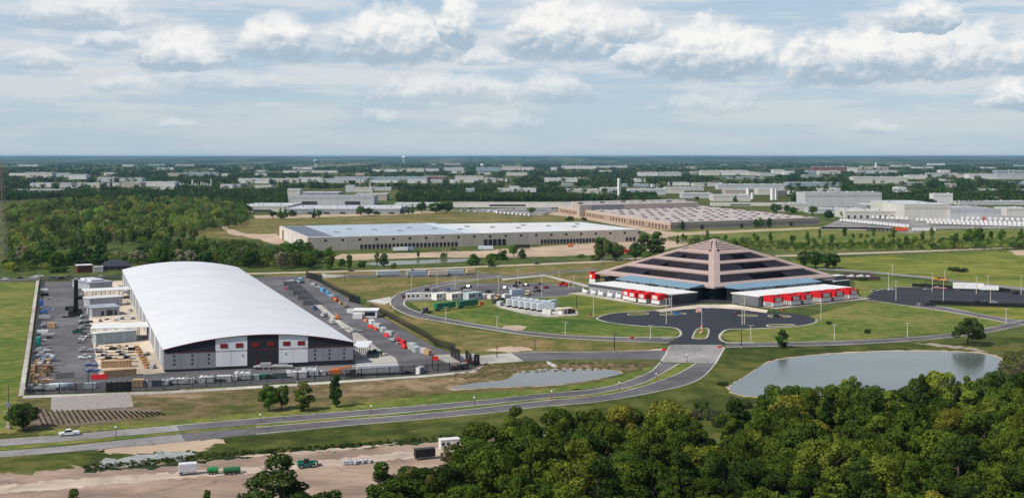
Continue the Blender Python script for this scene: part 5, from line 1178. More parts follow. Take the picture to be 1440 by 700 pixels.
# row of wrapped machines behind the front fence
row = [(48, 551, FLAT, (.4, .42, .45), .9), (66, 550, WR[2], None, 1.0), (86, 549.5, TANK, (.50, .58, .64), .78), (127, 547, CONT, (.46, .52, .56), .7), (195, 545, CRATE, (.45, .3, .16), 1.6), (205, 544.5, CONT, (.42, .45, .48), .75), (218, 544, CONT, (.05, .06, .08), .8), (231, 543.5, WR[1], None, 1.0), (252, 541.5, WR[2], None, 1.1), (267, 541, WR[1], None, .95), (281, 540, CONT, (.5, .52, .54), .6), (291, 539.5, WR[0], None, 1.05), (303, 538.5, FLAT, (.1, .1, .1), .9), (315, 537.5, CONT, (.58, .58, .58), .85), (328, 537, WR[1], None, .9), (342, 535.5, WR[0], None, 1.25), (357, 535, CONT, (.40, .48, .46), .7), (369, 534, CONT, (.04, .20, .15), .7), (380, 534, CAR, BLK, 1), (393, 533, CONT, (.10, .13, .13), .8), (405, 532.5, TRUCK, WHT, .9), (421, 532, CONT, (.62, .62, .63), .9), (436, 530.5, WR[0], None, 1.25), (447, 530, WR[2], None, .95), (458, 529, CONT, (.3, .32, .33), .7)]
names = {CRATE: 'timber crate', CONT: 'box container', TANK: 'pale blue wrapped tank', FLAT: 'flatbed trailer', CAR: 'black car', TRUCK: 'white truck', WR[0]: 'tall white wrapped machine', WR[1]: 'small white wrapped machine', WR[2]: 'long white wrapped machine'}
for i, (x, y, pr, c, sc) in enumerate(row):
    q = sum(1 for r in row[:i] if r[2] is pr)
    put(pr, (x, y-1.5), WDIR+.1*((i*3) % 3-1), f'{names[pr]} behind the front fence, {ORD[q]} of its kind from the yard corner', 'equipment lined up behind the front fence', c, sc)
put(FLAT, (384, 518.5), WDIR-.12, 'long pale flatbed trailer parked before the black front doors', None, (.45, .44, .42), (1.9, 1, 1)); put(LIFT, (473, 528), WDIR, 'orange lift behind the front fence beside the white trailer', None, (.65, .16, .02), (1.4, 1.2, 1.3))
put(TRL, (531, 527), WDIR-.02, 'long pale grey trailer behind the front fence with its truck', None, (.50, .53, .55), (1.1, 1, .95)); put(TRUCK, (497, 530), WDIR+math.pi, 'black and white truck coupled to the pale grey trailer', None, (.05, .05, .05), .95)
put(CAR, (573, 526), WDIR, 'black car behind the front fence, right of the pale trailer', None, BLK); put(CONT, (590, 524.5), WDIR+1, 'white box behind the front fence near the corner gate', None, (.62, .62, .62), .9)
for i, x in enumerate((638, 646, 654)): put(SUV if i else CAR, (x, 519.5-.7*i), WDIR+1.2, f'black car, {ORD[i]} of three inside the corner gate', 'black cars inside the corner gate', BLK)
# right flank of the warehouse
for i in range(5):
    q = G(408, 401).lerp(G(436, 428), i/4); dup(COND, q, VDIR+math.pi/2, f'grey condenser bank with round fans, {ORD[i]} from the back along the warehouse flank', 'condenser banks along the warehouse flank', (.13, .135, .14), (1.0, 1.6, 1.1))
shed((497, 505), (516, 505), 16, 5, 'canopy', 'small white canopy on posts at the front right corner of the warehouse', YW, (.62, .63, .66), True)
put(LOADER, (528, 500.5), .1, 'dark green loader with red roof at the corner of the warehouse', None, (.02, .07, .035), 1.2); put(LIFT, (474, 449), VDIR, 'orange lift in the lane right of the warehouse', None, (.55, .17, .03), 1.0); put(PICK, (443, 435), VDIR, 'blue pickup beside the warehouse flank', None, BLU); put(CAR, (405, 407), 1, 'red car beside the condenser banks', None, (.5, .02, .05)); put(WR[1], (456, 445), 1, 'white bundle beside the warehouse flank, farther one', None, None, 1.0); put(WR[2], (467, 455), VDIR, 'white bundle beside the warehouse flank, nearer one', None, None, 1.0); put(PIPES, (485, 462.5), 0, 'silver pipes in the lane right of the warehouse', None, SIL, .8); put(FLAT, (502, 467), WDIR, 'small pale flatbed in the lane', None, SIL, .7)
put(TRUCK, (422, 398), VDIR+2.5, 'blue and white truck at the back gate', None, (.25, .45, .6), 1.1)
gh = shed((497, 447), (530, 447), 9, 4, 'gatehouse', 'white gatehouse with a dark window at the side gate', (.66, .66, .66), (.72, .72, .71), kit=lambda t, L, dp, h: [part('window', MB().box(L*.2, -.13, 1.1, L*.45, .1, 1.9), GLASS, t), part('porch', MB().box(-L*.3, -1.6, .02, L*.4, 3, 2.6), WALL, t, (.62, .62, .63))])
rf = [(434, 396, CRATE, (.45, .3, .16), 1), (441, 401, CONT, SIL, .6), (448, 406, FLAT, SIL, .8), (454, 410, CONT, (.12, .36, .6), .8), (461, 413.5, CONT, (.12, .36, .6), .7), (466, 418, FLAT, (.12, .36, .6), .9), (472, 424, LIFT, (.6, .16, .04), 1.0), (479, 428, CRATE, (.45, .3, .16), 1.0), (487, 432, LIFT, (.3, .2, .1), .9), (494, 440, CONT, (.5, .52, .53), .8), (500, 444, BARR, (.6, .05, .03), 1.6), (514, 452, BARR, (.65, .2, .1), 1.6), (523, 456, CONT, (.68, .68, .68), .85), (521, 461, BARR, (.6, .06, .05), 1.8), (531, 461, CONT, (.45, .46, .46), .85), (528, 464, BARR, (.6, .06, .05), 1.6), (539, 467, CONT, (.47, .5, .5), .85), (543, 473, BARR, (.6, .05, .05), 1.7), (548, 472, CONT, (.42, .42, .42), .85), (552, 480, FLAT, SIL, .7), (560, 480.5, LIFT, (.5, .02, .03), .95), (566, 484, LIFT, (.5, .02, .03), .95), (568, 490, LIFT, (.6, .05, .03), .9), (580, 491, CONT, (.36, .42, .42), 1.0), (585, 495, CONT, (.38, .43, .43), .95), (594, 496, CONT, (.5, .46, .43), .8), (602, 499, CRATE, (.45, .3, .16), 1.3)]
for i, (x, y, pr, c, sc) in enumerate(rf):
    nm = {CRATE: 'timber crate', CONT: ('blue' if c and c[2] > .55 and c[0] < .2 else 'white' if c and c[0] > .6 else 'grey')+' box', FLAT: 'flatbed trailer', LIFT: ('red lift' if c and c[0] < .58 and c[1] < .1 else 'orange lift'), BARR: 'red barrier'}[pr]
    put(pr, (x, y), VDIR+.2*((i*3) % 4), f'{nm} along the right-hand yard fence, {ORD[i % 14]} {"before" if i >= 14 else "behind"} the middle of the row', 'gear along the right-hand yard fence', c, sc)
put(BARR, (612, 506), 0, 'red barrier on the slab inside the corner gate', None, (.6, .02, .02), 1.6); put(BARR, (660, 509.5), 1, 'red barrier at the corner gate leaves', None, (.6, .02, .04), 1.8)
# ---- three buildings behind the yard
shed((109, 383.5), (130.5, 382.5), 9, 5.2, 'shed', 'dark red-brown shed with a white roof behind the yard', (.12, .035, .028), (.66, .65, .63), over=.2)
shed((131, 383), (145, 382.5), 8, 3.8, 'garage', 'pale garage joined to the red-brown shed', (.50, .50, .46), (.42, .42, .41), over=.2)
def hip_house():
    a, b = G(140, 380.5), G(184, 379.5); d = b-a; L = d.length; t = thing('house', 'low house with a dark blue-grey hipped roof behind the arched warehouse', 'house', ((a.x+b.x)/2, (a.y+b.y)/2, 0), math.atan2(d.y, d.x))
    part('wall', MB().box(0, 8, .02, L*.92, 14, 3), WALL, t, (.12, .12, .14)); l = L/2
    part('roof', MB().add([(-l, 0, 3.03), (l, 0, 3.03), (l, 16, 3.03), (-l, 16, 3.03), (-l*.35, 8, 7.4), (l*.35, 8, 7.4)], [(0, 1, 5, 4), (1, 2, 5), (2, 3, 4, 5), (3, 0, 4), (3, 2, 1, 0)]), ROOF, t, (.035, .038, .055))
    for i in range(4): part('window', MB().box(-l*.6+l*.4*i, .9, 1, 1.6, .12, 1.3), GLASS, t)
hip_house()
# brown walled enclosure and block right of the pyramid
def enclosure():
    t = thing('walled_enclosure', 'low brown walled enclosure holding white equipment right of the pyramid', 'enclosure', G(1212, 394), 0)
    s = S(394); w = 52/s; 
    part('wall', MB().box(0, 0, .02, w, .6, 2.4).box(0, 26, .02, w, .6, 2.4).box(-w/2+.3, 13, .02, .6, 25, 2.4).box(w/2-.3, 13, .02, .6, 25, 2.4), WALL, t, (.075, .045, .042))
    for i in range(5): part('transformer', MB().box(-w*.25+i*w*.13, 9+5*(i % 2), .02, 2.3, 2.6, 2.4), PAINT, t, (.6, .62, .64))
    part('slab', MB().box(0, 13, .0, w-.7, 25, .06), CONC, t)
enclosure()
def step_block():
    q = G(1181, 403); t = thing('plant_block', 'small dark grey two-step block at the right tip of the pyramid', 'building', q, math.atan2(PAR.y, PAR.x))
    part('lower_wall', MB().box(0, 3, .02, 15, 10, 3.8), WALL, t, (.09, .09, .10)); part('lower_roof', MB().box(0, 3, 3.83, 15.4, 10.4, .3), ROOF, t, (.5, .5, .5)); part('upper_wall', MB().box(1, 4, 4.14, 11, 7, 2.6), WALL, t, (.10, .10, .11)); part('upper_roof', MB().box(1, 4, 6.75, 11.6, 7.6, .3), ROOF, t, (.6, .6, .58))
step_block()
def red_block():
    q = G(836, 398); t = thing('chiller_unit', 'red-hooded unit standing alone behind the left tip of the pyramid', 'chiller unit', q, math.atan2(PAL.y, PAL.x)+math.pi)
    part('cabinet', MB().box(0, 0, .1, 6, 4, 3), PAINT, t, (.62, .62, .62)); part('hood', MB().box(0, 0, 3.12, 6.4, 4.4, 3.2), RED, t); part('hood_fin', MB().box(-2, 0, 6.33, 1.6, 4, 1.2), RED, t); part('white_emblem', MB().box(-1.2, -2.25, 3.6, 2, .1, 2), PAINT, t, (.75, .73, .72))
red_block()
# ------------------------------------------------------------------ lamp poles, lamp posts, flagpole, utility pole, pylon
def make_pole(m, name):
    t = thing(name, 'proto', 'lamp pole'); part('mast', MB().cyl((0, 0, .6), (0, 0, .985), .0, n=4), m, t); return t
def pole(px, top, label, dark=False, head=2):
    s = S(px[1]); h = (px[1]-top)/s; t = thing('lamp_pole', label, 'lamp pole', G(*px), 0, 'dark lamp poles' if dark else 'pale lamp poles')
    m = BLACKM if dark else bpy.data.materials.get('pole_paint') or mat('pole_paint', (.55, .53, .47), .5, .1, 1)
    part('footing', MB().cyl((0, 0, 0), (0, 0, .7), .3, n=8), CONC, t); part('mast', MB().cyl((0, 0, .7), (0, 0, h), .2, .13, n=6), m, t)
    a = part('arm', MB().box(0, 0, h+.01, 1.6 if head == 2 else .9, .1, .1), m, t)
    for x in ((-.9, .9) if head == 2 else (.6,)): part('lamp_head', MB().box(x, 0, h-.06, .7, .4, .16), m, t)
poles = [(578.6, 408.6, 388), (614.6, 403, 376), (640, 408, 389), (672, 404, 381), (701, 412, 388), (728.6, 402, 378.6), (762, 416, 386), (786, 397, 380), (800, 405, 393.5), (807, 405, 388), (627, 451.5, 432), (699, 462, 444), (795, 472, 452.5), (599, 440.7, 428), (834.6, 446, 405), (937, 455, 420), (944.5, 441, 412.6), (915, 477, 457.6), (1043.7, 456, 427), (1047, 456, 418), (1056, 479, 457.5), (1154.7, 451, 423.5), (1173.4, 478, 456.3), (1260, 422, 395), (1249.7, 407, 383), (1255, 387, 372), (1311, 409.7, 384.5), (1326.7, 425.7, 393.7), (1328.5, 391, 380), (1373, 413, 389), (1389.5, 403, 388), (1393, 427, 407), (1415, 454, 433.7), (1436, 414, 388), (1276, 473.6, 454)]
def pole_where(x, y):
    if x < 770 and y < 420: return 'round the car park behind the office trailers'
    if x < 830 and y < 410: return 'between the car park and the left wing'
    if x < 1000 and y > 430 and x > 830: return 'left of the circle drive'
    if x < 830: return 'along the ring road'
    if x < 1180: return 'right of the circle drive'
    if y > 440: return 'along the pond road'
    return 'round the right-hand car park'
cnt = {}
for x, y, tp in sorted(poles):
    w = pole_where(x, y); cnt[w] = cnt.get(w, 0)+1
    pole((x, y), tp, f'tall pale lamp pole {w}, {ORD[cnt[w]-1]} from the left')
for i, (x, y, tp) in enumerate([(699, 503, 487), (752, 495, 478), (811, 436, 416), (834.6, 441, 421), (864, 495, 469), (1042.5, 489, 463), (551, 437, 424), (485, 398, 384), (608, 520, 500), (418, 537, 520), (124, 545, 523)]):
    pole((x, y), tp, 'thin dark lamp pole '+('on the apron outside the corner gate', 'at the bend of the gate road', 'beside the kiosk', 'on the lawn before the left wing', 'halfway along the gate road', 'at the corner of the drive mouth', 'outside the side gate', 'by the back gate', 'behind the front fence near the corner gate', 'behind the front fence under the warehouse', 'behind the front fence near the crates')[i], True, 1)
def lamp_post(px, i):
    t = thing('lamp_post', f'short white-globed lamp post on a red-brown stem, {ORD[i]} from the left along the boulevard', 'lamp post', G(*px), 0, 'short lamp posts along the boulevard')
    part('stem', MB().cyl((0, 0, .25), (0, 0, 2.5), .11, n=6), PAINT, t, (.16, .05, .045)); part('globe', MB().ball((0, 0, 2.75), .34, 10, 6), PAINT, t, (.75, .74, .70), smooth=True); part('footing', MB().box(0, 0, 0, .5, .5, .245), PAINT, t, (.25, .06, .05))
for i, p in enumerate([(163, 613), (366, 595), (522, 582.5), (667, 570), (776, 561), (871, 548.5), (923, 536), (966, 508.5)]): lamp_post(p, i)
def flagpole():
    t = thing('flagpole', 'tall white flagpole with a striped flag on the island before the pyramid', 'flagpole', G(987, 468)); h = 35/S(468)*1.03
    part('mast', MB().cyl((0, 0, .3), (0, 0, h), .13, .06, n=6), PAINT, t, (.7, .7, .68)); part('finial', MB().ball((0, 0, h+.12), .16, 8, 5), PAINT, t, (.6, .5, .2))
    fl = part('flag', MB().box(-.15, .0, h-2.4, .02, .02, 2.2), PAINT, t, (.7, .7, .68))
    for i in range(7): part('stripe', MB().profile([(-2.9, h-2.4+.31*i-.25), (-1.5, h-2.4+.31*i+.1), (-.2, h-2.4+.31*i), (-.2, h-2.4+.31*i+.30), (-1.5, h-2.4+.31*i+.40), (-2.9, h-2.4+.31*i+.05)], -.02, .02), PAINT, fl, (.5, .03, .05) if i % 2 == 0 else (.75, .74, .72))
    part('canton', MB().box(.75, 0, h-1.35, 1.3, .05, 1.1), PAINT, fl, (.02, .04, .18))
    part('planter', MB().cyl((0, 0, .15), (0, 0, .6), 1.2, n=12), PAINT, t, (.45, .10, .07))
flagpole()
for i, (x, y) in enumerate([(985, 470), (986, 463.5)]):
    t = thing('sign_post', ('red and white sign post at the near end of the drive island', 'small sign post at the far end of the drive island')[i], 'sign', G(x, y)); part('post', MB().cyl((0, 0, .1), (0, 0, 2.2), .07, n=6), STEEL, t); part('sign_plate', MB().box(0, -.1, 1.6, 1.0, .08, .9), PAINT, t, (.6, .05, .04)); part('lower_plate', MB().box(0, -.1, .8, .9, .08, .6), PAINT, t, (.7, .7, .68))
def utility_pole():
    t = thing('utility_pole', 'dark utility pole with two grey boxes and a pale base by the round tree', 'utility pole', G(12, 603)); h = 62/S(603)
    part('pole', MB().cyl((0, 0, 1), (0, 0, h), .16, .1, n=8), PAINT, t, (.05, .045, .04)); part('base', MB().box(0, 0, 0.0, 1.5, 1.2, 1.0).box(0, 0, 1.005, .7, .7, 1.4), CONC, t)
    part('transformer_box', MB().box(0, -.3, h*.52, 1.6, .6, 1.1), PAINT, t, (.20, .21, .23)); part('meter_box', MB().box(0, -.3, h*.34, 1.4, .6, .8), PAINT, t, (.16, .17, .19)); part('crossarm', MB().box(0, 0, h*.97, 1.2, .14, .14), PAINT, t, (.06, .05, .05))
utility_pole()
def pylon():
    q = G(-1, 366); H_ = 138/S(366); t = thing('lattice_pylon', 'tall brown lattice pylon at the left edge of the scene', 'pylon', q); w = 5.2
    m = MB(); n = 14
    W_ = lambda z: w*(1-.62*z/H_)
    for sx, sy in ((-1, -1), (1, -1), (1, 1), (-1, 1)): m.cyl((sx*W_(0), sy*W_(0), 0), (sx*W_(H_), sy*W_(H_), H_), .22, n=4)
    part('leg_frame', m, mat('rusty_steel', (.22, .17, .15), .7, .2, .5), t); m = MB()
    for i in range(n):
        z0, z1 = H_*i/n, H_*(i+1)/n
        for (ax, ay), (bx, by) in (((-1, -1), (1, -1)), ((1, -1), (1, 1)), ((1, 1), (-1, 1)), ((-1, 1), (-1, -1))):
            m.cyl((ax*W_(z0), ay*W_(z0), z0), (bx*W_(z1), by*W_(z1), z1), .13, n=4); m.cyl((bx*W_(z0), by*W_(z0), z0), (ax*W_(z1), ay*W_(z1), z1), .13, n=4)
    part('bracing', m, bpy.data.materials['rusty_steel'], t)
    for z in (.6, .75, .9): part('crossarm', MB().box(0, 0, H_*z, 15, .6, .5), bpy.data.materials['rusty_steel'], t)
pylon()
for i, (x, y, tp) in enumerate([(110, 345, 325), (161, 343, 327), (283, 305, 286)]):
    t = thing('utility_pole', ('pale wooden utility pole among the bushes, left one', 'pale wooden utility pole among the bushes, right one', 'pale utility pole in front of the wood')[i], 'utility pole', G(x, y)); h = (y-tp)/S(y)
    part('pole', MB().cyl((0, 0, 0), (0, 0, h), .22, .15, n=6), PAINT, t, (.30, .29, .26)); part('crossarm', MB().box(0, 0, h*.92, 2.6, .16, .16), PAINT, t, (.2, .18, .16))
# ------------------------------------------------------------------ the far plants and sheds: each a building of its own
FARB = []                                                             # screen boxes kept clear of trees: x0, x1, top, foot
FARC = {'white': (.58, .58, .575), 'offwhite': (.52, .50, .455), 'pale grey': (.44, .46, .48), 'grey': (.29, .31, .33), 'dark grey': (.12, .13, .14), 'tan': (.40, .34, .28), 'red-brown': (.20, .09, .075), 'greenish': (.25, .29, .26), 'blue-grey': (.26, .34, .40)}
MARKS = [(60, 'the lattice pylon'), (300, 'the row of silos'), (445, 'the teal water tower'), (568, 'the white ball water tower'), (678, 'the small ball tower'), (870, 'the white smokestack'), (1010, 'the pyramid tip'), (1088, 'the twin white silos'), (1186, 'the big grey plant'), (1327, 'the white tower block'), (1440, "the plain's right end")]
far_cnt = {}
def far(x0, x1, yf, hp, col, depth=45, roof=None, kind='shed', win=0, rot=None, label=None, docks=0):
    """x0..x1 along its near foot at row yf, hp photo pixels tall"""
    s = S(yf); a, b = G(x0, yf), G(x1, yf); d = b-a; L = d.length; h = hp/s
    ang = rot if rot is not None else 0
    if label is None:
        mx = min(MARKS, key=lambda m: abs(m[0]-(x0+x1)/2)); side = 'left' if (x0+x1)/2 < mx[0] else 'right'
        tier = 'near the skyline' if yf < 244 else 'in the middle distance' if yf < 259 else 'behind the near woods'
        key = (mx[1], side, tier); far_cnt[key] = far_cnt.get(key, 0)+1
        size = 'long' if x1-x0 > 34 else 'small' if x1-x0 < 16 else 'flat'
        label = f"{size} {col} shed {tier}, {ordn(far_cnt[key])} {side} of {mx[1]}"
    t = thing('industrial_building', label, 'building', ((a.x+b.x)/2, a.y, 0), ang, 'industrial buildings on the far plain')
    part('wall', MB().box(0, depth/2, 0, L, depth, h), WALL, t, FARC[col])
    part('roof', MB().box(0, depth/2, h+.05, L*1.004, depth*1.004, max(.4, .25/s)), ROOF, t, FARC[roof or 'pale grey'])
    if x1-x0 > 12:
        n = max(2, int((x1-x0)/7))
        for i in range(n): part('roof_unit', MB().box(-L/2+L*(i+.5)/n+(((i*37) % 11)/11-.5)*L/n*.5, depth*(.25+.5*((i*3) % 4)/4), h+max(.4, .25/s)+.06, 1.6/s*(.6+.1*(i % 4)), 6, .7/s+.5), PAINT, t, ((.5, .5, .5), (.2, .2, .22), (.6, .6, .6))[i % 3])
    if hp >= 4 and x1-x0 > 14:
        n = docks or max(2, int((x1-x0)/6))
        if docks:
            for i in range(n): part('door', MB().box(-L/2+L*(i+.5)/n, -.1, .2, L/n*.35, .3, h*.4), PAINT, t, (.05, .05, .055))
        part('wall_band', MB().box(0, -.08, h*.72, L*.998, .2, h*.16), WALL, t, [c*.8 for c in FARC[col]])
    FARB.append((x0, x1, yf-hp-1, yf)); return t
rows = [(13, 37, 247, 3, 'white'), (37, 73, 250, 7, 'offwhite'), (74, 97, 249, 5, 'pale grey'), (97, 121, 252, 6, 'white'), (137, 160, 256, 6, 'pale grey'), (168, 200, 255, 4, 'pale grey'), (20, 85, 272, 5, 'grey'), (42, 72, 263, 5, 'white'), (84, 108, 264, 6, 'pale grey'), (108, 140, 264, 6, 'offwhite'), (150, 168, 262, 4, 'white'), (170, 198, 263, 6, 'tan'), (200, 246, 262, 6, 'white'), (214, 244, 267, 3.5, 'offwhite'), (310, 327, 265, 5, 'white'), (327, 345, 263, 3, 'grey'), (335, 378, 258, 6.5, 'white'), (380, 420, 257, 5.5, 'offwhite'), (420, 452, 256, 6, 'white'), (357, 381, 266, 4.5, 'offwhite'), (264, 305, 247, 4, 'blue-grey'), (305, 320, 247.5, 3, 'offwhite'), (236, 262, 248, 4, 'tan'), (398, 455, 243, 2.6, 'offwhite'), (456, 474, 243, 2.4, 'white'), (452, 500, 257, 5, 'pale grey'), (470, 600, 253, 3.6, 'blue-grey'), (490, 512, 257, 4, 'offwhite'), (520, 560, 257, 3, 'white'), (524, 570, 241.5, 3, 'white'), (573, 600, 257.5, 5, 'white'), (598, 627, 252.5, 4, 'red-brown'), (605, 622, 257, 4, 'pale grey'), (632, 646, 257.5, 4, 'white'), (640, 680, 253, 5, 'offwhite'), (652, 672, 256.5, 5, 'white'), (681, 697, 256.5, 6, 'pale grey'), (699, 718, 255, 3.5, 'white'), (572, 596, 241.5, 4, 'offwhite'), (598, 617, 241, 3.5, 'pale grey'), (624, 652, 240, 4, 'pale grey'), (670, 705, 240.5, 4.5, 'blue-grey'), (706, 732, 239.5, 5, 'offwhite'), (733, 750, 239.5, 4, 'white'), (607, 613, 232.6, 1.6, 'white'), (775, 783, 239.5, 4, 'white'), (790, 838, 237.5, 4, 'white'), (838, 882, 236, 2.6, 'pale grey'), (766, 812, 256, 5.5, 'white'), (790, 806, 262, 3, 'greenish'), (814, 826, 252, 2, 'tan'), (700, 754, 270.5, 5, 'white'), (716, 730, 265.5, 3, 'offwhite'), (654, 667, 272, 6, 'blue-grey'), (797, 842, 272, 5.5, 'offwhite'), (845, 872, 272, 7.5, 'pale grey'), (898, 926, 247.5, 5, 'white'), (927, 958, 247.5, 5, 'pale grey'), (876, 912, 262.5, 3, 'blue-grey'), (917, 930, 263, 3, 'white'), (884, 936, 274, 8, 'pale grey'), (936, 962, 272, 8, 'offwhite'), (940, 958, 247, 4.5, 'blue-grey'), (972, 986, 246, 4, 'white'), (986, 1012, 246.5, 6.5, 'offwhite'), (1014, 1052, 246.5, 6.5, 'white'), (1053, 1065, 247, 5, 'offwhite'), (1068, 1090, 247.5, 4, 'pale grey'), (1087, 1102, 245, 6, 'white'), (1103, 1117, 246, 5, 'white'), (1015, 1075, 252, 2.6, 'greenish'), (1143, 1190, 241, 6, 'red-brown'), (1152, 1182, 245.5, 5, 'offwhite'), (1134, 1150, 244.5, 4, 'blue-grey'), (1130, 1156, 250.5, 4, 'greenish'), (1010, 1103, 266.5, 7, 'pale grey'), (975, 1018, 262, 4, 'offwhite'), (948, 990, 268, 4, 'pale grey'), (960, 1002, 279, 7, 'pale grey'), (1003, 1056, 283, 8.5, 'offwhite'), (1020, 1054, 273, 6, 'tan'), (1066, 1083, 274, 8, 'offwhite'), (1094, 1107, 274, 6, 'dark grey'), (1107, 1180, 262, 5, 'blue-grey'), (1150, 1182, 270, 5, 'white'), (1110, 1121, 273, 3.5, 'white'), (1200, 1276, 258, 9, 'offwhite'), (1276, 1302, 251.5, 5, 'white'), (1205, 1262, 244, 4, 'pale grey'), (1191, 1206, 241, 5, 'white'), (1210, 1250, 238, 3, 'tan'), (1262, 1275, 269, 5.5, 'white'), (1261, 1283, 275.5, 6, 'white'), (1306, 1348, 249, 5, 'pale grey'), (1322, 1336, 242.5, 3, 'white'), (1362, 1402, 252, 7, 'white'), (1402, 1450, 252, 7.5, 'pale grey'), (1345, 1362, 250, 4, 'offwhite'), (1330, 1345, 263, 4, 'white'), (1278, 1302, 261, 4, 'greenish'), (1340, 1360, 276.5, 3.5, 'blue-grey'), (1398, 1410, 284, 6, 'tan'), (1350, 1450, 288, 4.5, 'pale grey'), (1416, 1448, 304, 11, 'offwhite'), (1400, 1440, 243, 3, 'blue-grey')]
for r in rows: far(*r)
EXTRA = random.Random(41)
for i in range(30):
    for _ in range(30):
        yf = EXTRA.choice((234, 238, 243, 247, 251, 255, 260, 265, 270))+EXTRA.uniform(-1.5, 1.5); x0 = EXTRA.uniform(0, 1430); w_ = EXTRA.uniform(8, 30); hp_ = EXTRA.uniform(1.8, 4.5)*(.6 if yf < 245 else 1)
        if yf > 256 and x0 < 900: continue
        if not any(x0 < b+2 and x0+w_ > a-2 and yf > t-1 and yf-hp_ < f+1 for a, b, t, f in FARB): far(x0, x0+w_, yf, hp_, EXTRA.choice(('white', 'white', 'offwhite', 'pale grey', 'tan', 'blue-grey'))); break
far(1132, 1240, 291, 20, 'pale grey', 60, roof='grey', label='big pale grey windowless plant hall above the trailer yard', docks=0)
far(1218, 1276, 297, 9, 'grey', 50, roof='white', label='white-roofed grey hall left of the big cream warehouse'); far(1189, 1268, 307, 10, 'offwhite', 55, roof='offwhite', label='low cream building with a dark loading dock in front of the white-roofed hall', docks=9)
far(1272, 1336, 309, 21, 'offwhite', 150, roof='pale grey', label='big plain cream warehouse behind the trailer yard'); far(1336, 1408, 309.5, 15, 'pale grey', 120, roof='grey', label='long grey wing joined to the big cream warehouse')
far(1313, 1340, 287, 14.5, 'white', 22, roof='pale grey', label='small white tower block with two windows above the cream warehouse'); far(1095, 1137, 297, 11, 'offwhite', 25, label='low cream link wall left of the big grey plant hall')
far(1140, 1215, 300, 6, 'pale grey', 40, label='low grey roofs crowded before the big grey plant hall')
# grey plant at the middle left
far(405, 526, 288, 12, 'pale grey', 60, roof='grey', label='long pale grey upper hall of the plant left of the gallery', docks=2); far(404, 422, 279, 13, 'offwhite', 30, label='cream stair tower block at the left end of the grey plant'); far(424, 476, 277, 6, 'grey', 60, label='dark grey rear roofs behind the stair tower block'); far(500, 544, 282, 9, 'tan', 50, label='tan rear hall at the right end of the grey plant')
t = far(332, 405, 298, 8, 'offwhite', 120, roof='pale grey', label='low white-walled hall at the left end of the grey plant', docks=1); far(402, 562, 301, 7, 'grey', 130, roof='pale grey', label='wide low front hall of the grey plant with a roof full of vents', docks=7); far(554, 616, 294, 7, 'white', 60, roof='pale grey', label='white side hall right of the grey plant', docks=1)
far(470, 474.5, 300, 11, 'white', 6, label='narrow white tower in front of the grey plant')
# elevated gallery
def gallery(x0, x1, yf, top, th, lab):
    s = S(yf); a, b = G(x0, yf), G(x1, yf); L = b.x-a.x; t = thing('elevated_gallery', lab, 'gallery', ((a.x+b.x)/2, a.y, 0)); z1 = (yf-top)/s; z0 = z1-th/s
    part('deck', MB().box(0, 5, z0, L, 10, z1-z0), WALL, t, (.60, .57, .52)); part('window_band', MB().box(-L*.05, -.06, z0+(z1-z0)*.25, L*.3, .2, (z1-z0)*.35), GLASS, t); part('roof', MB().box(0, 5, z1+.02, L, 10.4, .5), ROOF, t, (.62, .6, .56))
    n = max(3, int((x1-x0)/26))
    for i in range(n+1): part('pier', MB().box(-L/2+2+(L-4)*i/n, 5, 0, 2.2, 6, z0-.02), CONC, t)
    FARB.append((x0, x1, top, yf))
gallery(637, 807, 297, 285, 6.5, 'long cream elevated gallery on piers leading to the brown factory'); gallery(1000, 1092, 292, 285.5, 4, 'cream elevated gallery on piers behind the skylit roof')
# stacks, silos, water towers, masts
def stack(px, top, wpx, name, label, col, cat, cap=None):
    s = S(px[1]); h = (px[1]-top)/s; r = wpx/s/2; t = thing(name, label, cat, G(*px))
    part('shaft', MB().cyl((0, 0, 0), (0, 0, h), r, r*.93, n=12), PAINT, t, col); part('rim', MB().cyl((0, 0, h+.02), (0, 0, h+.7), r*.98, n=12), PAINT, t, cap or [c*.7 for c in col]); part('ladder', MB().box(0, -r-.1, 1, .5, .12, h-2), STEEL, t)
stack((870.5, 280), 251, 5, 'smokestack', 'tall white square-looking smokestack beside the brown factory', (.70, .70, .68), 'smokestack')
for i, (x, y, tp, w) in enumerate([(506.5, 264, 252, 1.6), (521, 263.5, 252, 2.2), (542.5, 264, 252, 1.4)]): stack((x, y), tp, w, 'smokestack', f"thin grey smokestack of the power plant, {('left', 'thick middle', 'right')[i]} one of three", (.45, .46, .47), 'smokestack')
far(486, 498, 270, 9, 'pale grey', 30, label='grey block of the power plant left of the three thin stacks'); far(498, 524, 270, 6, 'offwhite', 30, label='low pale hall of the power plant under the three thin stacks'); far(524, 550, 268, 4, 'pale grey', 30, label='low grey hall of the power plant right of the thick stack')
stack((297, 265), 252, 2, 'smokestack', 'thin pale stack at the right end of the silo row', (.5, .5, .48), 'smokestack')
for i in range(11): stack((254+i*4.2, 266-(i % 2)), 257+(i*5 % 4)-(4 if i in (4, 7) else 0), 2.6, 'silo', f'white silo of the process plant above the wood, {ORD[i]} from the left', (.62, .61, .57), 'silo')
for i, (x, y, tp, w) in enumerate([(1052, 279, 265, 6), (1058, 280, 271, 4.5), (1086, 281, 265, 6), (1091, 281, 265.5, 5)]): stack((x, y), tp, w, 'silo', ('tall white silo, left of the group', 'short white silo beside the tall left one', 'tall white silo, left of the right-hand pair', 'tall white silo, right of the right-hand pair')[i], (.72, .72, .71), 'silo')
stack((1232, 239), 229, 3.4, 'water_tower', 'white cylindrical tower on the skyline at the right', (.6, .63, .64), 'tower')
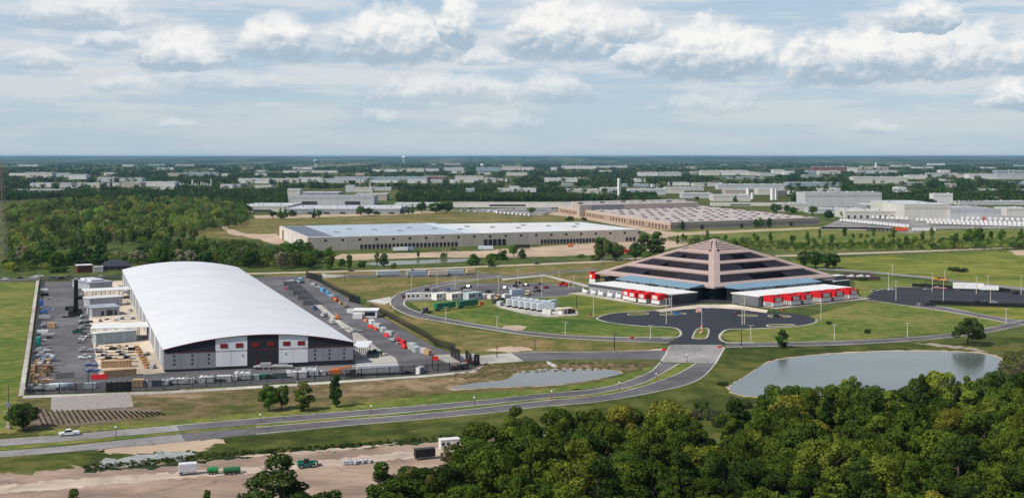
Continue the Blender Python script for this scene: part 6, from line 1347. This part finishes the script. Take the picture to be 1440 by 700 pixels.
def water_tower(x, yf, top, wpx, label, col):
    s = S(yf); h = (yf-top)/s; r = wpx/s/2; t = thing('water_tower', label, 'water tower', G(x, yf))
    part('column', MB().cyl((0, 0, 0), (0, 0, h-r*.9), r*.28, n=10), PAINT, t, (.5, .52, .52)); part('tank', MB().ball((0, 0, h-r*.62), r, 14, 8, (1, 1, .68)), PAINT, t, col, smooth=True)
    for k in range(5): part('leg', MB().cyl((r*.85*math.cos(k*1.257), r*.85*math.sin(k*1.257), 0), (r*.75*math.cos(k*1.257), r*.75*math.sin(k*1.257), h-r*.8), r*.05, n=5), PAINT, t, (.5, .52, .52))
water_tower(444.5, 237, 224, 8, 'teal water tower on the skyline left of centre', (.12, .33, .38)); water_tower(568, 231, 219.5, 5, 'white ball water tower breaking the skyline', (.75, .76, .76)); water_tower(678, 239, 230.5, 5, 'small white ball tower above the middle row of roofs', (.72, .73, .73))
def thin_mast(x, yf, top, lab):
    h = (yf-top)/S(yf); t = thing('radio_mast', lab, 'mast', G(x, yf)); w = .35/S(yf)
    part('mast', MB().box(0, 0, 0, w, w, h, 0, .5), PAINT, t, (.35, .36, .37)); part('base', MB().box(0, 0, 0, w*4, w*4, w*2), CONC, t)
thin_mast(79, 240, 220, 'thin radio mast crossing the skyline at the left'); thin_mast(679, 268, 250, 'thin mast above the tree line in the middle')
# trailer yard of the far plant
k = 0
for r_, (xa, ya, xb, yb_, n) in enumerate([(1183, 312, 1276, 321, 22), (1228, 308, 1275, 310, 8), (1290, 311.5, 1440, 316.5, 24), (1305, 315.5, 1440, 319.5, 22), (1345, 309, 1440, 311.5, 13)]):
    nm = ('row along the field edge', 'short row under the cream building', 'middle row of the trailer yard', 'front row of the trailer yard', 'back row of the trailer yard')[r_]
    for i in range(n):
        q = G(xa, ya).lerp(G(xb, yb_), i/(n-1)); c = (.70, .70, .69)
        if r_ == 4 and i == 5: c = (.5, .03, .03)
        dup(TRL, q, R(72)+.02*((i*7) % 5), f'white box trailer, {ordn(i+1)} from the left in the {nm}' if not (r_ == 4 and i == 5) else 'red box trailer in the back row of the trailer yard', nm, c, (.85, 1.1, 1.05))
put(TRL, (1267, 326.5), 0, 'bright orange trailer at the field edge by the white trailers', None, (.62, .10, .03), (1.05, 1, 1.35)); put(TRL, (1292, 326), 0, 'white trailer right of the orange one, left of a pair', None, (.70, .70, .69), (.9, 1, 1.1)); put(TRL, (1307, 326), 0, 'white trailer right of the orange one, right of a pair', None, (.70, .70, .69), (.9, 1, 1.1))
for i in range(7): put(TRL, (1220+i*5.5, 323.5+i*.25), R(80), f'dark maroon trailer behind the field, {ORD[i]} from the left', 'dark trailers by the field edge', (.06, .035, .05), (.6, 1, .8))
for i in range(9): q = G(700, 301).lerp(G(745, 304.5), i/8); dup(TRL, q, R(70), f'white trailer under the elevated gallery, {ORD[i]} from the left', 'white trailers under the gallery', (.70, .72, .73), (.7, 1, 1))
for i in range(6): put(TRL, (652+i*9, 297.5+(i % 3)*.7), R(40+20*i), f'pale trailer in the service yard left of the gallery pier, {ORD[i]} from the left', 'trailers in the gallery yard', (.45, .5, .52), (.6, 1, .8))
for i, (p, c) in enumerate([((563, 354), (.62, .62, .62)), ((571, 353.5), (.2, .3, .45)), ((683, 352), (.55, .62, .66)), ((735, 350), (.02, .02, .02)), ((880, 357), (.55, .04, .03))]): put(TRL, p, .1, ('white trailer at the docks of the long warehouse', 'blue-white trailer beside it at the docks', 'pale blue trailer on the construction earth', 'black trailer on the construction earth', 'red trailer between the two tall trees')[i], None, c, (.9, 1, 1))
put(LIFT, (802, 347), .3, 'orange lift on the construction earth', None, (.6, .15, .03), 1.3); put(LOADER, (638, 352.5), 0, 'dark loader on the construction earth', None, (.05, .04, .04))

# ------------------------------------------------------------------ trees
def leaf_cards(rs, clumps, n, size, jit=.5):
    """n small leaf-sprays spread over the skin of many clumps; returns vertex and face arrays"""
    cc = np.array([c[:3] for c in clumps]); cr = np.array([c[3] for c in clumps])
    w = cr**2; k = rs.choice(len(cc), n*2, p=w/w.sum())
    d = rs.normal(size=(n*2, 3)); d[:, 2] += .25; d /= np.linalg.norm(d, axis=1)[:, None]
    rad = cr[k]*rs.uniform(.72, 1.06, n*2); p = cc[k]+d*rad[:, None]*np.array([1, 1, .85])
    q = ((p[:, None, :]-cc[None])**2).sum(2)/(cr[None]*.72)**2
    keep = np.where(q.min(1) > 1)[0][:n]; p, d = p[keep], d[keep]; m = len(p)
    nr = d+rs.normal(scale=jit, size=(m, 3)); nr /= np.linalg.norm(nr, axis=1)[:, None]
    a = np.cross(nr, rs.normal(size=(m, 3))); a /= np.linalg.norm(a, axis=1)[:, None]; b = np.cross(nr, a)
    s = size*rs.uniform(.6, 1.25, (m, 1)); l = rs.uniform(.6, 1, (m, 1))
    v = np.stack([p-a*s*.5, p+b*s*l*.45, p+a*s*.55, p-b*s*l*.45], 1).reshape(-1, 3)
    return v
def quads_mesh(name, v, m):
    me = bpy.data.meshes.new(name); n = len(v)//4
    me.vertices.add(len(v)); me.vertices.foreach_set('co', v.astype(np.float32).ravel())
    me.loops.add(n*4); me.loops.foreach_set('vertex_index', np.arange(n*4, dtype=np.int32))
    me.polygons.add(n); me.polygons.foreach_set('loop_start', np.arange(0, n*4, 4, dtype=np.int32))
    me.update(calc_edges=True); me.materials.append(m); return me
def crown_clumps(rs, shape, H_, W_):
    """clump centres for a crown of height H_ and width W_, foot of the tree at 0"""
    out = []
    if shape == 'round':
        for i in range(34):
            d = rs.normal(size=3); d /= np.linalg.norm(d); k = rs.uniform(.55, .86); z = H_*.54+d[2]*k*H_*.44
            f = 1 if z > H_*.35 else .85
            out.append((d[0]*k*W_*.5*f, d[1]*k*W_*.5*f, z, W_*rs.uniform(.11, .19)))
    elif shape == 'tall':
        for i in range(36):
            z = H_*rs.uniform(.1, .96); u = (z/H_-.1)/.86; r = W_*.5*(math.sin(min(1, u*1.05)*math.pi*.86+.35))*rs.uniform(.4, .85); a = rs.uniform(0, 6.28)
            out.append((r*math.cos(a), r*math.sin(a), z, W_*rs.uniform(.12, .2)))
    elif shape == 'cone':
        for i in range(40):
            u = rs.uniform(0, 1)**1.3; z = H_*(.12+.85*u); r = W_*.5*(1-u*.93)*rs.uniform(.5, .9); a = rs.uniform(0, 6.28)
            out.append((r*math.cos(a), r*math.sin(a), z, W_*(.17-.10*u)))
    elif shape == 'wide':
        for i in range(44):
            d = rs.normal(size=3); d[2] = abs(d[2])*.9-.25; d /= np.linalg.norm(d); k = rs.uniform(.6, .9)
            out.append((d[0]*k*W_*.5, d[1]*k*W_*.5, H_*.42+d[2]*k*H_*.55, W_*rs.uniform(.08, .14)))
    elif shape == 'open':
        for i in range(22):
            d = rs.normal(size=3); d /= np.linalg.norm(d); k = rs.uniform(.35, .95)
            out.append((d[0]*k*W_*.5, d[1]*k*W_*.5, H_*.58+d[2]*k*H_*.40, W_*rs.uniform(.08, .15)))
    elif shape == 'bush':
        for i in range(22):
            a = rs.uniform(0, 6.28); r = W_*.5*math.sqrt(rs.uniform(0, 1))*.8; out.append((r*math.cos(a), r*math.sin(a), H_*rs.uniform(.2, .75)*(1-.4*r/W_), W_*rs.uniform(.12, .2)))
    return out
def trunk_mesh(rs, H_, W_, shape):
    mb = MB(); r = .028*H_; top = H_*(.85 if shape in ('cone', 'tall') else .62)
    pts = [Vector((0, 0, -.3))]
    for i in range(1, 5): pts.append(Vector((rs.normal()*.12*i*.5, rs.normal()*.12*i*.5, top*i/4)))
    for i in range(4): mb.cyl(pts[i], pts[i+1], r*(1-.2*i), r*(1-.2*(i+1))+.02, n=7, caps=False)
    for i in range(7):
        a = i*2.4+rs.normal()*.3; z = top*(.42+.075*i); p = pts[0].lerp(pts[-1], z/top); L = W_*rs.uniform(.22, .4)
        q = p+Vector((math.cos(a)*L, math.sin(a)*L, L*rs.uniform(.5, 1))); mb.cyl(p, q, r*.42, r*.12, n=5, caps=False)
    return mb.mesh('trunk', BARK)
KINDS = {}
def kind(key, shape, H_, W_, n, size, seeds):
    KINDS[key] = []
    for sd_ in seeds:
        rs = np.random.RandomState(sd_); c = crown_clumps(rs, shape, H_, W_)
        KINDS[key].append((quads_mesh('crown', leaf_cards(rs, c, n, size), LEAF), trunk_mesh(rs, H_, W_, shape), H_, W_))
kind('round', 'round', 14, 10.5, 6500, .55, (1, 2, 3)); kind('tall', 'tall', 17, 8, 6000, .55, (11, 12)); kind('cone', 'cone', 13, 7, 5000, .5, (21, 22))
kind('wide', 'wide', 11, 13, 7500, .55, (31,)); kind('open', 'open', 15, 10, 3200, .55, (41, 42)); kind('bush', 'bush', 5, 7, 1800, .5, (51, 52))
kind('mid', 'round', 14, 11, 1000, 1.25, (61, 62, 63)); kind('midtall', 'tall', 16, 8, 900, 1.2, (71, 72)); kind('midbush', 'bush', 5, 7, 420, 1.0, (81, 82)); kind('midcone', 'cone', 13, 6, 700, 1.0, (91,))
GREENS = [(.034, .072, .011), (.046, .092, .013), (.062, .112, .015), (.088, .135, .019), (.024, .054, .011), (.115, .145, .022)]
CNAMES = ['deep green', 'mid green', 'fresh green', 'bright green', 'dark green', 'yellow-green']
tree_i = 0
def tree(key, loc, h, w, col, label, group=None, name='tree', cat='tree'):
    global tree_i
    ms = KINDS[key]; cr, tr, H_, W_ = ms[tree_i % len(ms)]; tree_i += 1
    if loc[1] > 360: col = [v*1.45 for v in col]
    t = thing(name, label, cat, loc, (tree_i*2.399) % 6.28, group); t.scale = (w/W_, w/W_, h/H_)
    link('crown', cr, t, color=col); link('trunk' if name == 'tree' else 'stem', tr, t); return t
def tree_px(key, x, yf, top, wpx, col, label, group=None, **k):
    s = S(yf); return tree(key, G(x, yf), (yf-top)/s, wpx/s, col, label, group, **k)
g1, g2, g3, g4, g5, g6 = GREENS
tree_px('round', 33, 604, 561, 46, (.034, .058, .014), 'round dark tree beside the utility pole at the left')
tree_px('round', 378, 578, 540, 28, g2, 'round tree on the bank, left of the group of three'); tree_px('round', 396, 575, 538, 24, (.06, .09, .018), 'lighter tree half hidden behind the left one of the three'); tree_px('tall', 427, 577, 536, 32, (.075, .10, .02), 'light green tree with a full crown, middle of the group on the bank'); tree_px('tall', 473, 572, 527, 21, g5, 'narrow dark green tree, right of the group on the bank')
tree_px('wide', 1361, 485, 444, 48, (.040, .066, .016), 'wide spreading tree standing alone above the large pond'); tree_px('tall', 1100, 489, 463, 20, (.035, .075, .018), 'small dense tree by the pond road')
for i, (x, yf, tp, w) in enumerate([(1131, 376, 352, 20), (1147, 377, 351, 24), (1163, 378, 353, 22), (1172, 377, 355, 18)]): tree_px('round', x, yf, tp, w, (.036, .068, .014), f'dark round tree of the clump right of the pyramid, {ORD[i]} from the left', 'clump of dark trees right of the pyramid')
for i, (x, yf, tp, w, k_) in enumerate([(848, 366, 331, 30, 'round'), (866, 366, 338, 26, 'round'), (838, 366, 355, 18, 'bush'), (906, 364, 330, 28, 'tall'), (924, 362, 325, 30, 'tall'), (893, 366, 340, 22, 'round'), (916, 368, 350, 30, 'bush')]): tree_px(k_, x, yf, tp, w, ((.062, .095, .022), (.05, .085, .02))[i % 2], ('large light green tree before the dock warehouse, left group', 'rounder tree at the right of the left group before the docks', 'low bush at the foot of the left group', 'left stem of the tall pair by the red trailer', 'tallest tree of the pair by the red trailer', 'small tree left of the tall pair', 'bush at the foot of the tall pair')[i])
for i, (x, yf, tp, w, k_) in enumerate([(423, 366, 337, 34, 'mid'), (405, 368, 340, 26, 'mid'), (446, 370, 350, 22, 'mid'), (463, 379, 345, 20, 'midtall'), (480, 374, 362, 12, 'midbush'), (491, 377, 356, 11, 'midtall'), (509, 376, 365, 12, 'midbush'), (530, 371, 352, 8, 'midtall'), (540, 375, 356, 16, 'midtall'), (553, 377, 369, 10, 'midbush'), (588, 362, 352, 6, 'midtall'), (624, 363, 354, 10, 'midbush'), (665, 372, 355, 20, 'midbush'), (690, 373, 356, 14, 'midbush'), (706, 362, 350, 14, 'midbush'), (722, 361, 344, 14, 'mid'), (735, 363, 348, 13, 'midbush'), (816, 362, 357, 14, 'midbush'), (700, 365, 355, 30, 'midbush')]): tree_px(k_, x, yf, tp, w, GREENS[(i*2) % 4], f"{CNAMES[(i*2) % 4]} {'bush' if 'bush' in k_ else 'tree'} by the water channel before the docks, {ORD[i % 16]} {'from the left' if i < 16 else 'of the right end'}", 'trees and bushes along the water channel', **({} if 'bush' not in k_ else dict(name='shrub', cat='shrub')))
for i, (x, yf, tp, w, k_) in enumerate([(343, 301, 285, 14, 'mid'), (352, 300, 290, 9, 'mid'), (394, 308, 292, 11, 'midcone'), (401, 308, 291, 10, 'midcone'), (384, 307, 296, 12, 'mid'), (411, 304, 294, 14, 'midbush'), (442, 307, 293, 8, 'midcone'), (449, 307, 295, 9, 'mid'), (507, 303, 289, 14, 'mid'), (519, 303, 291, 14, 'mid'), (530, 302, 296, 10, 'midbush'), (566, 301, 287, 5, 'midcone'), (574, 301, 290, 5, 'midcone'), (580, 301, 286, 6, 'midcone'), (593, 299, 284, 17, 'mid'), (613, 300, 283, 24, 'mid'), (628, 300, 284, 20, 'mid'), (662, 296, 287, 7, 'mid'), (747, 300, 291, 13, 'mid'), (801, 310, 303, 14, 'midbush'), (822, 310, 305, 10, 'midbush'), (960, 324, 311, 8, 'midtall'), (1063, 320, 307, 8, 'midtall'), (1070, 320, 306, 9, 'mid'), (1082, 320, 306, 9, 'midtall'), (1092, 301, 286, 18, 'mid'), (1107, 300, 288, 12, 'mid'), (1116, 301, 290, 14, 'mid'), (1143, 303, 289, 14, 'mid'), (1165, 310, 295, 14, 'mid'), (1188, 306, 296, 12, 'midbush'), (1034, 284, 275, 9, 'midcone'), (980, 282, 276, 8, 'mid')]):
    place = 'before the grey plant' if x < 560 else 'beside the elevated gallery' if x < 760 else 'along the brown factory' if x < 1085 else 'between the skylit factory and the trailer yard'
    tree_px(k_, x, yf, tp, w, GREENS[(0, 4, 1, 2, 4)[i % 5]], f"{CNAMES[(0, 4, 1, 2, 4)[i % 5]]} {'conifer' if 'cone' in k_ else 'bush' if 'bush' in k_ else 'tree'} {place}, {ORD[[0, 1, 2, 3, 4, 5, 6, 7, 8, 9, 10, 11, 12, 13, 0, 1, 2, 3, 4, 0, 1, 2, 3, 4, 5, 0, 1, 2, 3, 4, 5, 6, 7][i]]} of its run", 'trees round the far factories', **({} if 'bush' not in k_ else dict(name='shrub', cat='shrub')))
def inside(poly, x, y):
    c = False; j = len(poly)-1
    for i in range(len(poly)):
        (x0, y0), (x1, y1) = poly[i], poly[j]
        if (y0 > y) != (y1 > y) and x < (x1-x0)*(y-y0)/(y1-y0)+x0: c = not c
        j = i
    return c
def scatter(poly, spacing, seed, limit=9999, maxtry=60000):
    """points on the ground inside an outline, no two nearer than spacing metres"""
    rr = random.Random(seed); W = [G(x, y) for x, y in poly]; wp = [(p.x, p.y) for p in W]
    x0, x1 = min(p[0] for p in wp), max(p[0] for p in wp); y0, y1 = min(p[1] for p in wp), max(p[1] for p in wp)
    grid = {}; out = []
    for _ in range(maxtry):
        x, y = rr.uniform(x0, x1), rr.uniform(y0, y1)
        if not inside(wp, x, y): continue
        i, j = int(x//spacing), int(y//spacing)
        if any((a-x)**2+(b-y)**2 < spacing*spacing for u in (-1, 0, 1) for v in (-1, 0, 1) for a, b in grid.get((i+u, j+v), ())): continue
        grid.setdefault((i, j), []).append((x, y)); out.append((x, y))
        if len(out) >= limit: break
    return out
# ---- the near wood, bottom right: every tree its own
wood = [(512, 780), (545, 742), (600, 712), (640, 690), (672, 672), (712, 660), (770, 655), (840, 648), (900, 640), (960, 640), (1010, 648), (1045, 640), (1080, 608), (1150, 600), (1240, 596), (1300, 592), (1350, 594), (1440, 592), (1520, 592), (1560, 830), (480, 830)]
pts = scatter(wood, 7.6, 5, 215)
rr = random.Random(11)
WOODK = [('round', 'round'), ('tall', 'narrow'), ('round', 'round'), ('wide', 'spreading'), ('open', 'thin-crowned'), ('cone', 'pointed')]
ys = sorted(p[1] for p in pts); cut = [ys[len(ys)*k//6] for k in range(1, 6)]
rows_ = {}
for p in pts: rows_.setdefault(sum(p[1] > c for c in cut), []).append(p)
for r_ in rows_:
    for j, (x, y) in enumerate(sorted(rows_[r_], key=lambda p: p[0]/p[1])):
        ki = rr.choices(range(6), (5, 3, 5, 2.4, 1.2, .8))[0]; ci = rr.choices(range(6), (4, 5, 4.4, 2.6, 4.2, .9))[0]; key, kn = WOODK[ki]
        k_ = rr.uniform(.75, 1.2); c = [GREENS[ci][0]*1.45*k_, GREENS[ci][1]*1.15*k_, GREENS[ci][2]*1.1*k_]; px = 720+FPX*x/y
        h = rr.uniform(11.5, 18)*(1.0 if px > 640 else .85); w = {'round': 12, 'tall': 9, 'wide': 14, 'open': 10, 'cone': 8.5}[key]*rr.uniform(.8, 1.25)
        tree(key, (x, y, 0), h, w, c, f"{CNAMES[ci]} {kn} tree, {ordn(j+1)} from the left in the {ordn(r_+1)} row of the near wood", 'trees of the near wood')
tree_px('open', 728, 655, 570, 62, (.058, .090, .018), 'tall tree with a see-through crown rising highest at the left of the wood'); tree_px('tall', 535, 740, 650, 52, (.045, .085, .016), 'bright green full tree alone at the left tip of the wood'); tree_px('tall', 580, 720, 655, 44, (.10, .105, .035), 'pale yellowish tree beside the bright one at the wood tip'); tree_px('tall', 606, 735, 668, 34, (.11, .105, .03), 'yellow-olive slender tree at the wood tip')
tree_px('open', 632, 668, 622, 30, (.085, .090, .022), 'thin yellow-green tree before the white cabin'); tree_px('tall', 395, 752, 641, 98, (.045, .072, .016), 'tall dark tree cut by the bottom edge, left of centre'); tree_px('round', 445, 775, 676, 84, (.040, .070, .016), 'tree cut by the bottom edge right of the tall dark one'); tree_px('cone', 292, 738, 684, 30, (.05, .09, .018), 'pointed treetop at the bottom edge'); tree_px('tall', 104, 742, 686, 34, (.055, .085, .02), 'low treetop at the bottom edge on the far left'); tree_px('bush', 343, 730, 684, 22, (.05, .075, .02), 'small bushy treetop left of the tall dark one', None)
tree_px('open', 1294, 607, 524, 34, (.03, .052, .013), 'dark spindly tree standing out against the pond'); tree_px('open', 1340, 604, 524, 26, (.05, .075, .02), 'thin-topped tree right of the dark one against the pond'); tree_px('tall', 1110, 618, 542, 60, (.050, .085, .018), 'full bright tree at the pond corner'); tree_px('tall', 1196, 614, 537, 40, (.062, .092, .02), 'light feathery tree before the pond')
for i in range(26):                                                   # scrub between wood and boulevard, and right of the pond
    x, y = [(955, 592), (970, 588), (985, 580), (1000, 590), (1012, 600), (1030, 588), (1040, 572), (940, 600), (870, 612), (830, 615), (800, 618), (905, 608), (1375, 575), (1390, 562), (1405, 550), (1420, 540), (1432, 530), (1385, 590), (1400, 580), (1415, 566), (1430, 556), (1440, 545), (1360, 588), (1425, 585), (1438, 575), (1445, 520)][i]
    tree('bush', G(x, y), rr.uniform(3, 5.5), rr.uniform(5, 9), [(.05, .065, .025), (.075, .07, .04), (.055, .08, .02)][i % 3], f"{('grey-olive', 'brownish', 'green')[i % 3]} bush, {ordn(i//3+1 if i < 12 else (i-12)//3+1)} of its colour {'between the near wood and the boulevard' if i < 12 else 'right of the large pond'}", 'bushes round the near wood', 'shrub', 'shrub')
for i, (x, yf, tp, w) in enumerate([(104, 356, 330, 14), (116, 358, 334, 13), (128, 354, 322, 16), (139, 352, 318, 17), (150, 350, 322, 13), (172, 345, 322, 13), (186, 342, 318, 14), (206, 342, 322, 15), (222, 350, 328, 18), (232, 356, 333, 16), (240, 340, 316, 10), (257, 338, 318, 10), (272, 338, 319, 14), (250, 362, 335, 18), (285, 362, 332, 22), (300, 366, 338, 16)]):
    tree_px(('mid', 'midtall')[i % 2], x, yf, tp, w, ((.06, .10, .02), (.045, .08, .018), (.085, .13, .025))[i % 3], f"{('mid green', 'dark', 'light green')[i % 3]} {('round', 'slender')[i % 2]} tree at the edge of the left woodland clearing, {ordn(i+1)} from the left", 'trees at the left woodland clearing')
# ---- hedgerow trees behind the yard
seen = {}
def nth(k): seen[k] = seen.get(k, 0)+1; return ordn(seen[k])
for x in sorted(rr.uniform(4, 440) for _ in range(74)):
    yf = 386-.015*x+rr.uniform(-20, 0)
    if 100 < x < 186 and yf > 376: yf = 371
    if 150 < x < 345: yf = min(yf, 374)
    if x > 345: yf = min(yf, 378)
    h = rr.uniform(8.5, 15); bush = rr.random() < .36; pale = rr.random() < .22
    c = (.17, .16, .095) if pale else GREENS[rr.choice((0, 1, 2, 4))]
    nm = 'pale blossoming' if pale else CNAMES[GREENS.index(c)]
    if bush: tree('bush', G(x, yf), h*.62, rr.uniform(9, 16), c, f'{nm} large bush, {nth(("b", nm))} of its colour from the left in the hedgerow behind yard', 'hedgerow behind the yard', 'shrub', 'shrub')
    else: tree('round', G(x, yf), h, rr.uniform(9, 13), c, f'{nm} tree, {nth(("t", nm))} of its colour from the left in the hedgerow behind yard', 'hedgerow behind the yard')
for i, x in enumerate(sorted(rr.uniform(945, 1440) for _ in range(92))):
    yf = rr.uniform(333, 351)-.002*(x-945); dense = x > 1270
    h = rr.uniform(3.5, 8)*(1.4 if dense else 1); sap = i % 3 == 0
    tree('midtall' if sap else 'midbush', G(x, yf), h*(1.5 if sap else .9), rr.uniform(3, 6)*(1.6 if dense else 1), GREENS[i % 4], f"{CNAMES[i % 4]} {'sapling' if sap else 'bush'}, {nth(('s', i % 4, sap))} of its colour from the left along the far field edge", 'scrub along the far field edge', 'shrub', 'shrub')
for i, (x, y, h, w) in enumerate([(1166, 456, 2, 3), (1220, 468.5, 2.6, 3.5), (1213, 394.5, 3, 7), (1350, 382, 3.5, 12), (1341, 380, 3, 9), (1016, 541, 1.5, 5), (760, 400, 1.5, 3)]): tree('bush', G(x, y), h, w, (.03, .05, .015), f"dark low bush {('on the lawn below the right wing', 'on the lawn above the pond road', 'beside the brown enclosure', 'in the bright meadow, larger', 'in the bright meadow, smaller', 'at the pond corner', 'behind the car park')[i]}", None, 'shrub', 'shrub')
# ---- woods that read as one mass: joined, one object each
def tree_mass(name, label, pts, hs, ws, cols, ncard, size, seed, shape='round'):
    rs = np.random.RandomState(seed); var = [leaf_cards(rs, crown_clumps(rs, shape, 1.0, 1.0), ncard, size, .3) for _ in range(6)]
    vs = []; cs = []
    for i, (x, y) in enumerate(pts):
        v = var[i % 6]; a = i*2.4; c, s = math.cos(a), math.sin(a); w, h = ws[i], hs[i]
        vs.append(np.stack([(v[:, 0]*c-v[:, 1]*s)*w+x, (v[:, 0]*s+v[:, 1]*c)*w+y, v[:, 2]*h], 1)); cs.append(np.tile(np.array([*cols[i], 1.0]), (len(v), 1)))
    V = np.concatenate(vs); me = quads_mesh(name, V, LEAFI)
    at = me.attributes.new('tint', 'FLOAT_COLOR', 'POINT'); at.data.foreach_set('color', np.concatenate(cs).astype(np.float32).ravel())
    o = link(name, me, kind='stuff'); o['label'] = label; return o
def mass_from(poly, spacing, seed, name, label, hr, wr, pal, ncard, size, limit=3000):
    P = scatter(poly, spacing, seed, limit, 90000); q = random.Random(seed)
    tree_mass(name, label, P, [q.uniform(*hr) for _ in P], [q.uniform(*wr) for _ in P], [[v*q.uniform(.8, 1.2) for v in q.choice(pal)] for _ in P], ncard, size, seed)
PAL = [(.065, .105, .026), (.155, .20, .045), (.215, .255, .055), (.09, .14, .032), (.05, .085, .024), (.24, .27, .06), (.125, .175, .038), (.08, .125, .032)]
DARKP = [(.045, .08, .02), (.055, .095, .022), (.038, .068, .018)]
mass_from([(10, 298), (60, 290), (120, 285), (200, 284), (330, 292), (346, 306), (338, 320), (285, 325), (240, 332), (228, 345), (170, 341), (110, 344), (60, 358), (16, 360)], 14, 101, 'woodland', 'broad green woodland behind the yard at the left', (6, 18), (9.5, 18), PAL, 480, .10, 1600)
mass_from([(10, 362), (60, 362), (110, 360), (150, 364), (228, 362), (300, 364), (388, 366), (386, 378), (300, 372), (180, 372), (100, 374), (14, 384)], 9, 102, 'undergrowth', 'tangled scrub between the woodland and the hedgerow', (4, 9), (7, 11), PAL+[(.15, .14, .08)], 240, .12, 620)
mass_from([(300, 272), (402, 270), (402, 290), (345, 296), (322, 286), (200, 280), (60, 279), (20, 282), (16, 276)], 13, 103, 'woodland', 'darker woodland strip behind the left wood', (9, 14), (11, 16), DARKP, 110, .18, 900)
mass_from([(560, 281), (620, 279), (700, 278), (800, 279), (836, 280), (836, 283.5), (700, 283.5), (560, 285)], 10, 104, 'woodland', 'green belt of trees above the elevated gallery', (11, 15), (11, 15), DARKP, 130, .17, 900)
mass_from([(876, 278), (920, 277), (922, 280.5), (878, 281)], 10, 105, 'woodland', 'dark clump of trees right of the white smokestack', (11, 14), (11, 14), DARKP, 130, .17, 200)
mass_from([(1240, 274), (1310, 272), (1312, 288), (1244, 290)], 13, 106, 'woodland', 'dark trees right of the big grey plant hall', (9, 13), (11, 15), DARKP, 110, .18, 500)
mass_from([(1342, 276), (1460, 272), (1460, 286), (1346, 288)], 13, 107, 'woodland', 'dark trees right of the white tower block', (9, 13), (11, 15), DARKP, 110, .18, 600)
mass_from([(1280, 345), (1460, 339), (1460, 350), (1300, 352)], 6, 108, 'undergrowth', 'dense scrub at the right end of the far field', (3, 6.5), (5, 9), PAL, 110, .18, 900)
mass_from([(196, 368), (196, 356), (236, 352), (330, 352), (400, 358), (446, 364), (440, 377), (330, 374)], 8.5, 109, 'undergrowth', 'thick belt of trees and scrub right behind the arched warehouse', (6, 13), (8, 14), [(.06, .10, .022), (.08, .125, .028), (.05, .085, .02), (.11, .15, .035)], 300, .12, 420)
mass_from([(930, 338), (1010, 336), (1130, 345), (1300, 341), (1300, 350), (1110, 353), (1000, 348)], 7.5, 110, 'undergrowth', 'low scrub across the far field behind the pyramid', (1.5, 5), (4, 9), [(.08, .12, .026), (.10, .14, .03), (.06, .10, .022)], 120, .17, 620)
# ---- the far wooded plain to the horizon
def far_woods():
    q = random.Random(77); P = []; hs = []; ws = []; cs = []
    n = 0
    while n < 10500:
        x = q.uniform(-30, 1470); u = q.random(); yf = 223.5+(284-223.5)*u**1.25
        nz = math.sin(x*.031+yf*.9)+math.sin(x*.013-yf*.55+2)+math.sin(x*.07+yf*1.7)*.6
        if nz < -.9+(.5 if yf > 262 else 0): continue
        s = S(yf); h = q.uniform(8, 16); w = q.uniform(16, 30) if yf < 256 else q.uniform(11, 18); hp, wp = h*s, w*s
        if yf > 266 and (400 < x < 560 or 330 < x < 420 or 930 < x < 1110): continue
        if any(x+wp/2 > a+.5 and x-wp/2 < b-.5 and yf > t+.4 and yf-hp < f-.5 and yf > f-9 and q.random() < .86 for a, b, t, f in FARB): continue
        p = G(x, yf); P.append((p.x, p.y)); hs.append(h); ws.append(w); cs.append([v*q.uniform(.75, 1.25) for v in DARKP[n % 3]]); n += 1
    tree_mass('far_woodland', 'dark wooded plain between the factories out to the horizon', P, hs, ws, cs, 42, .30, 77)
far_woods()
# planting rows and tufts
def tufts(name, label, pts, h, w, seed, cols):
    tree_mass(name, label, pts, [h]*len(pts), [w]*len(pts), [cols[i % len(cols)] for i in range(len(pts))], 14, .5, seed, 'bush')
pts = []
for i in range(24):
    for j in range(16):
        x0 = 50+i*7.4; y0 = 577+.12*i*1.2; y1 = 599-.66*i; y = y0+(y1-y0)*j/15
        if y1 < y0+3: continue
        p = G(x0+j*.7+(random.random()-.5)*.5, y); pts.append((p.x, p.y))
tufts('ground_cover', 'rows of dark young planting on the bank by the round tree', pts, .7, .62, 201, [(.03, .04, .015), (.045, .05, .02)])
def weeds(poly, sp, seed, label, h, w, cols, lim): tufts('weeds', label, scatter(poly, sp, seed, lim, 40000), h, w, seed, cols)
weeds([(120, 661), (330, 641), (480, 629), (700, 611), (700, 609), (480, 626), (330, 637), (120, 656)], 1.5, 302, 'tall dark weeds along the ditch', 1.0, 2.0, [(.03, .045, .01), (.045, .06, .013)], 900)
weeds([(1415, 500), (1460, 490), (1460, 600), (1350, 600), (1360, 560), (1400, 535)], 2.2, 303, 'tangled reeds right of the large pond', 1.6, 3, [(.09, .10, .03), (.125, .11, .06), (.075, .105, .025)], 700)
weeds([(640, 512), (930, 509), (900, 516), (700, 526), (640, 535)], 3.2, 304, 'dry weeds on the bank above the small pond', .5, 2.4, [(.18, .14, .07), (.13, .12, .04)], 300)
# ------------------------------------------------------------------ the air between here and the horizon
def haze():
    mb = MB().box(0, 23000, -6, 70000, 48000, 106)
    m = bpy.data.materials.new('haze'); m.use_nodes = True; nt = m.node_tree; nt.nodes.clear()
    v = nt.nodes.new('ShaderNodeVolumePrincipled'); v.inputs['Color'].default_value = (.34, .65, 1, 1); v.inputs['Density'].default_value = 2.2e-5; v.inputs['Anisotropy'].default_value = .1
    o = nt.nodes.new('ShaderNodeOutputMaterial'); nt.links.new(v.outputs[0], o.inputs['Volume'])
    h = link('haze', mb.mesh('haze', m), kind='stuff'); h['label'] = 'thin blue haze over the far plain'
haze()
clean_used()
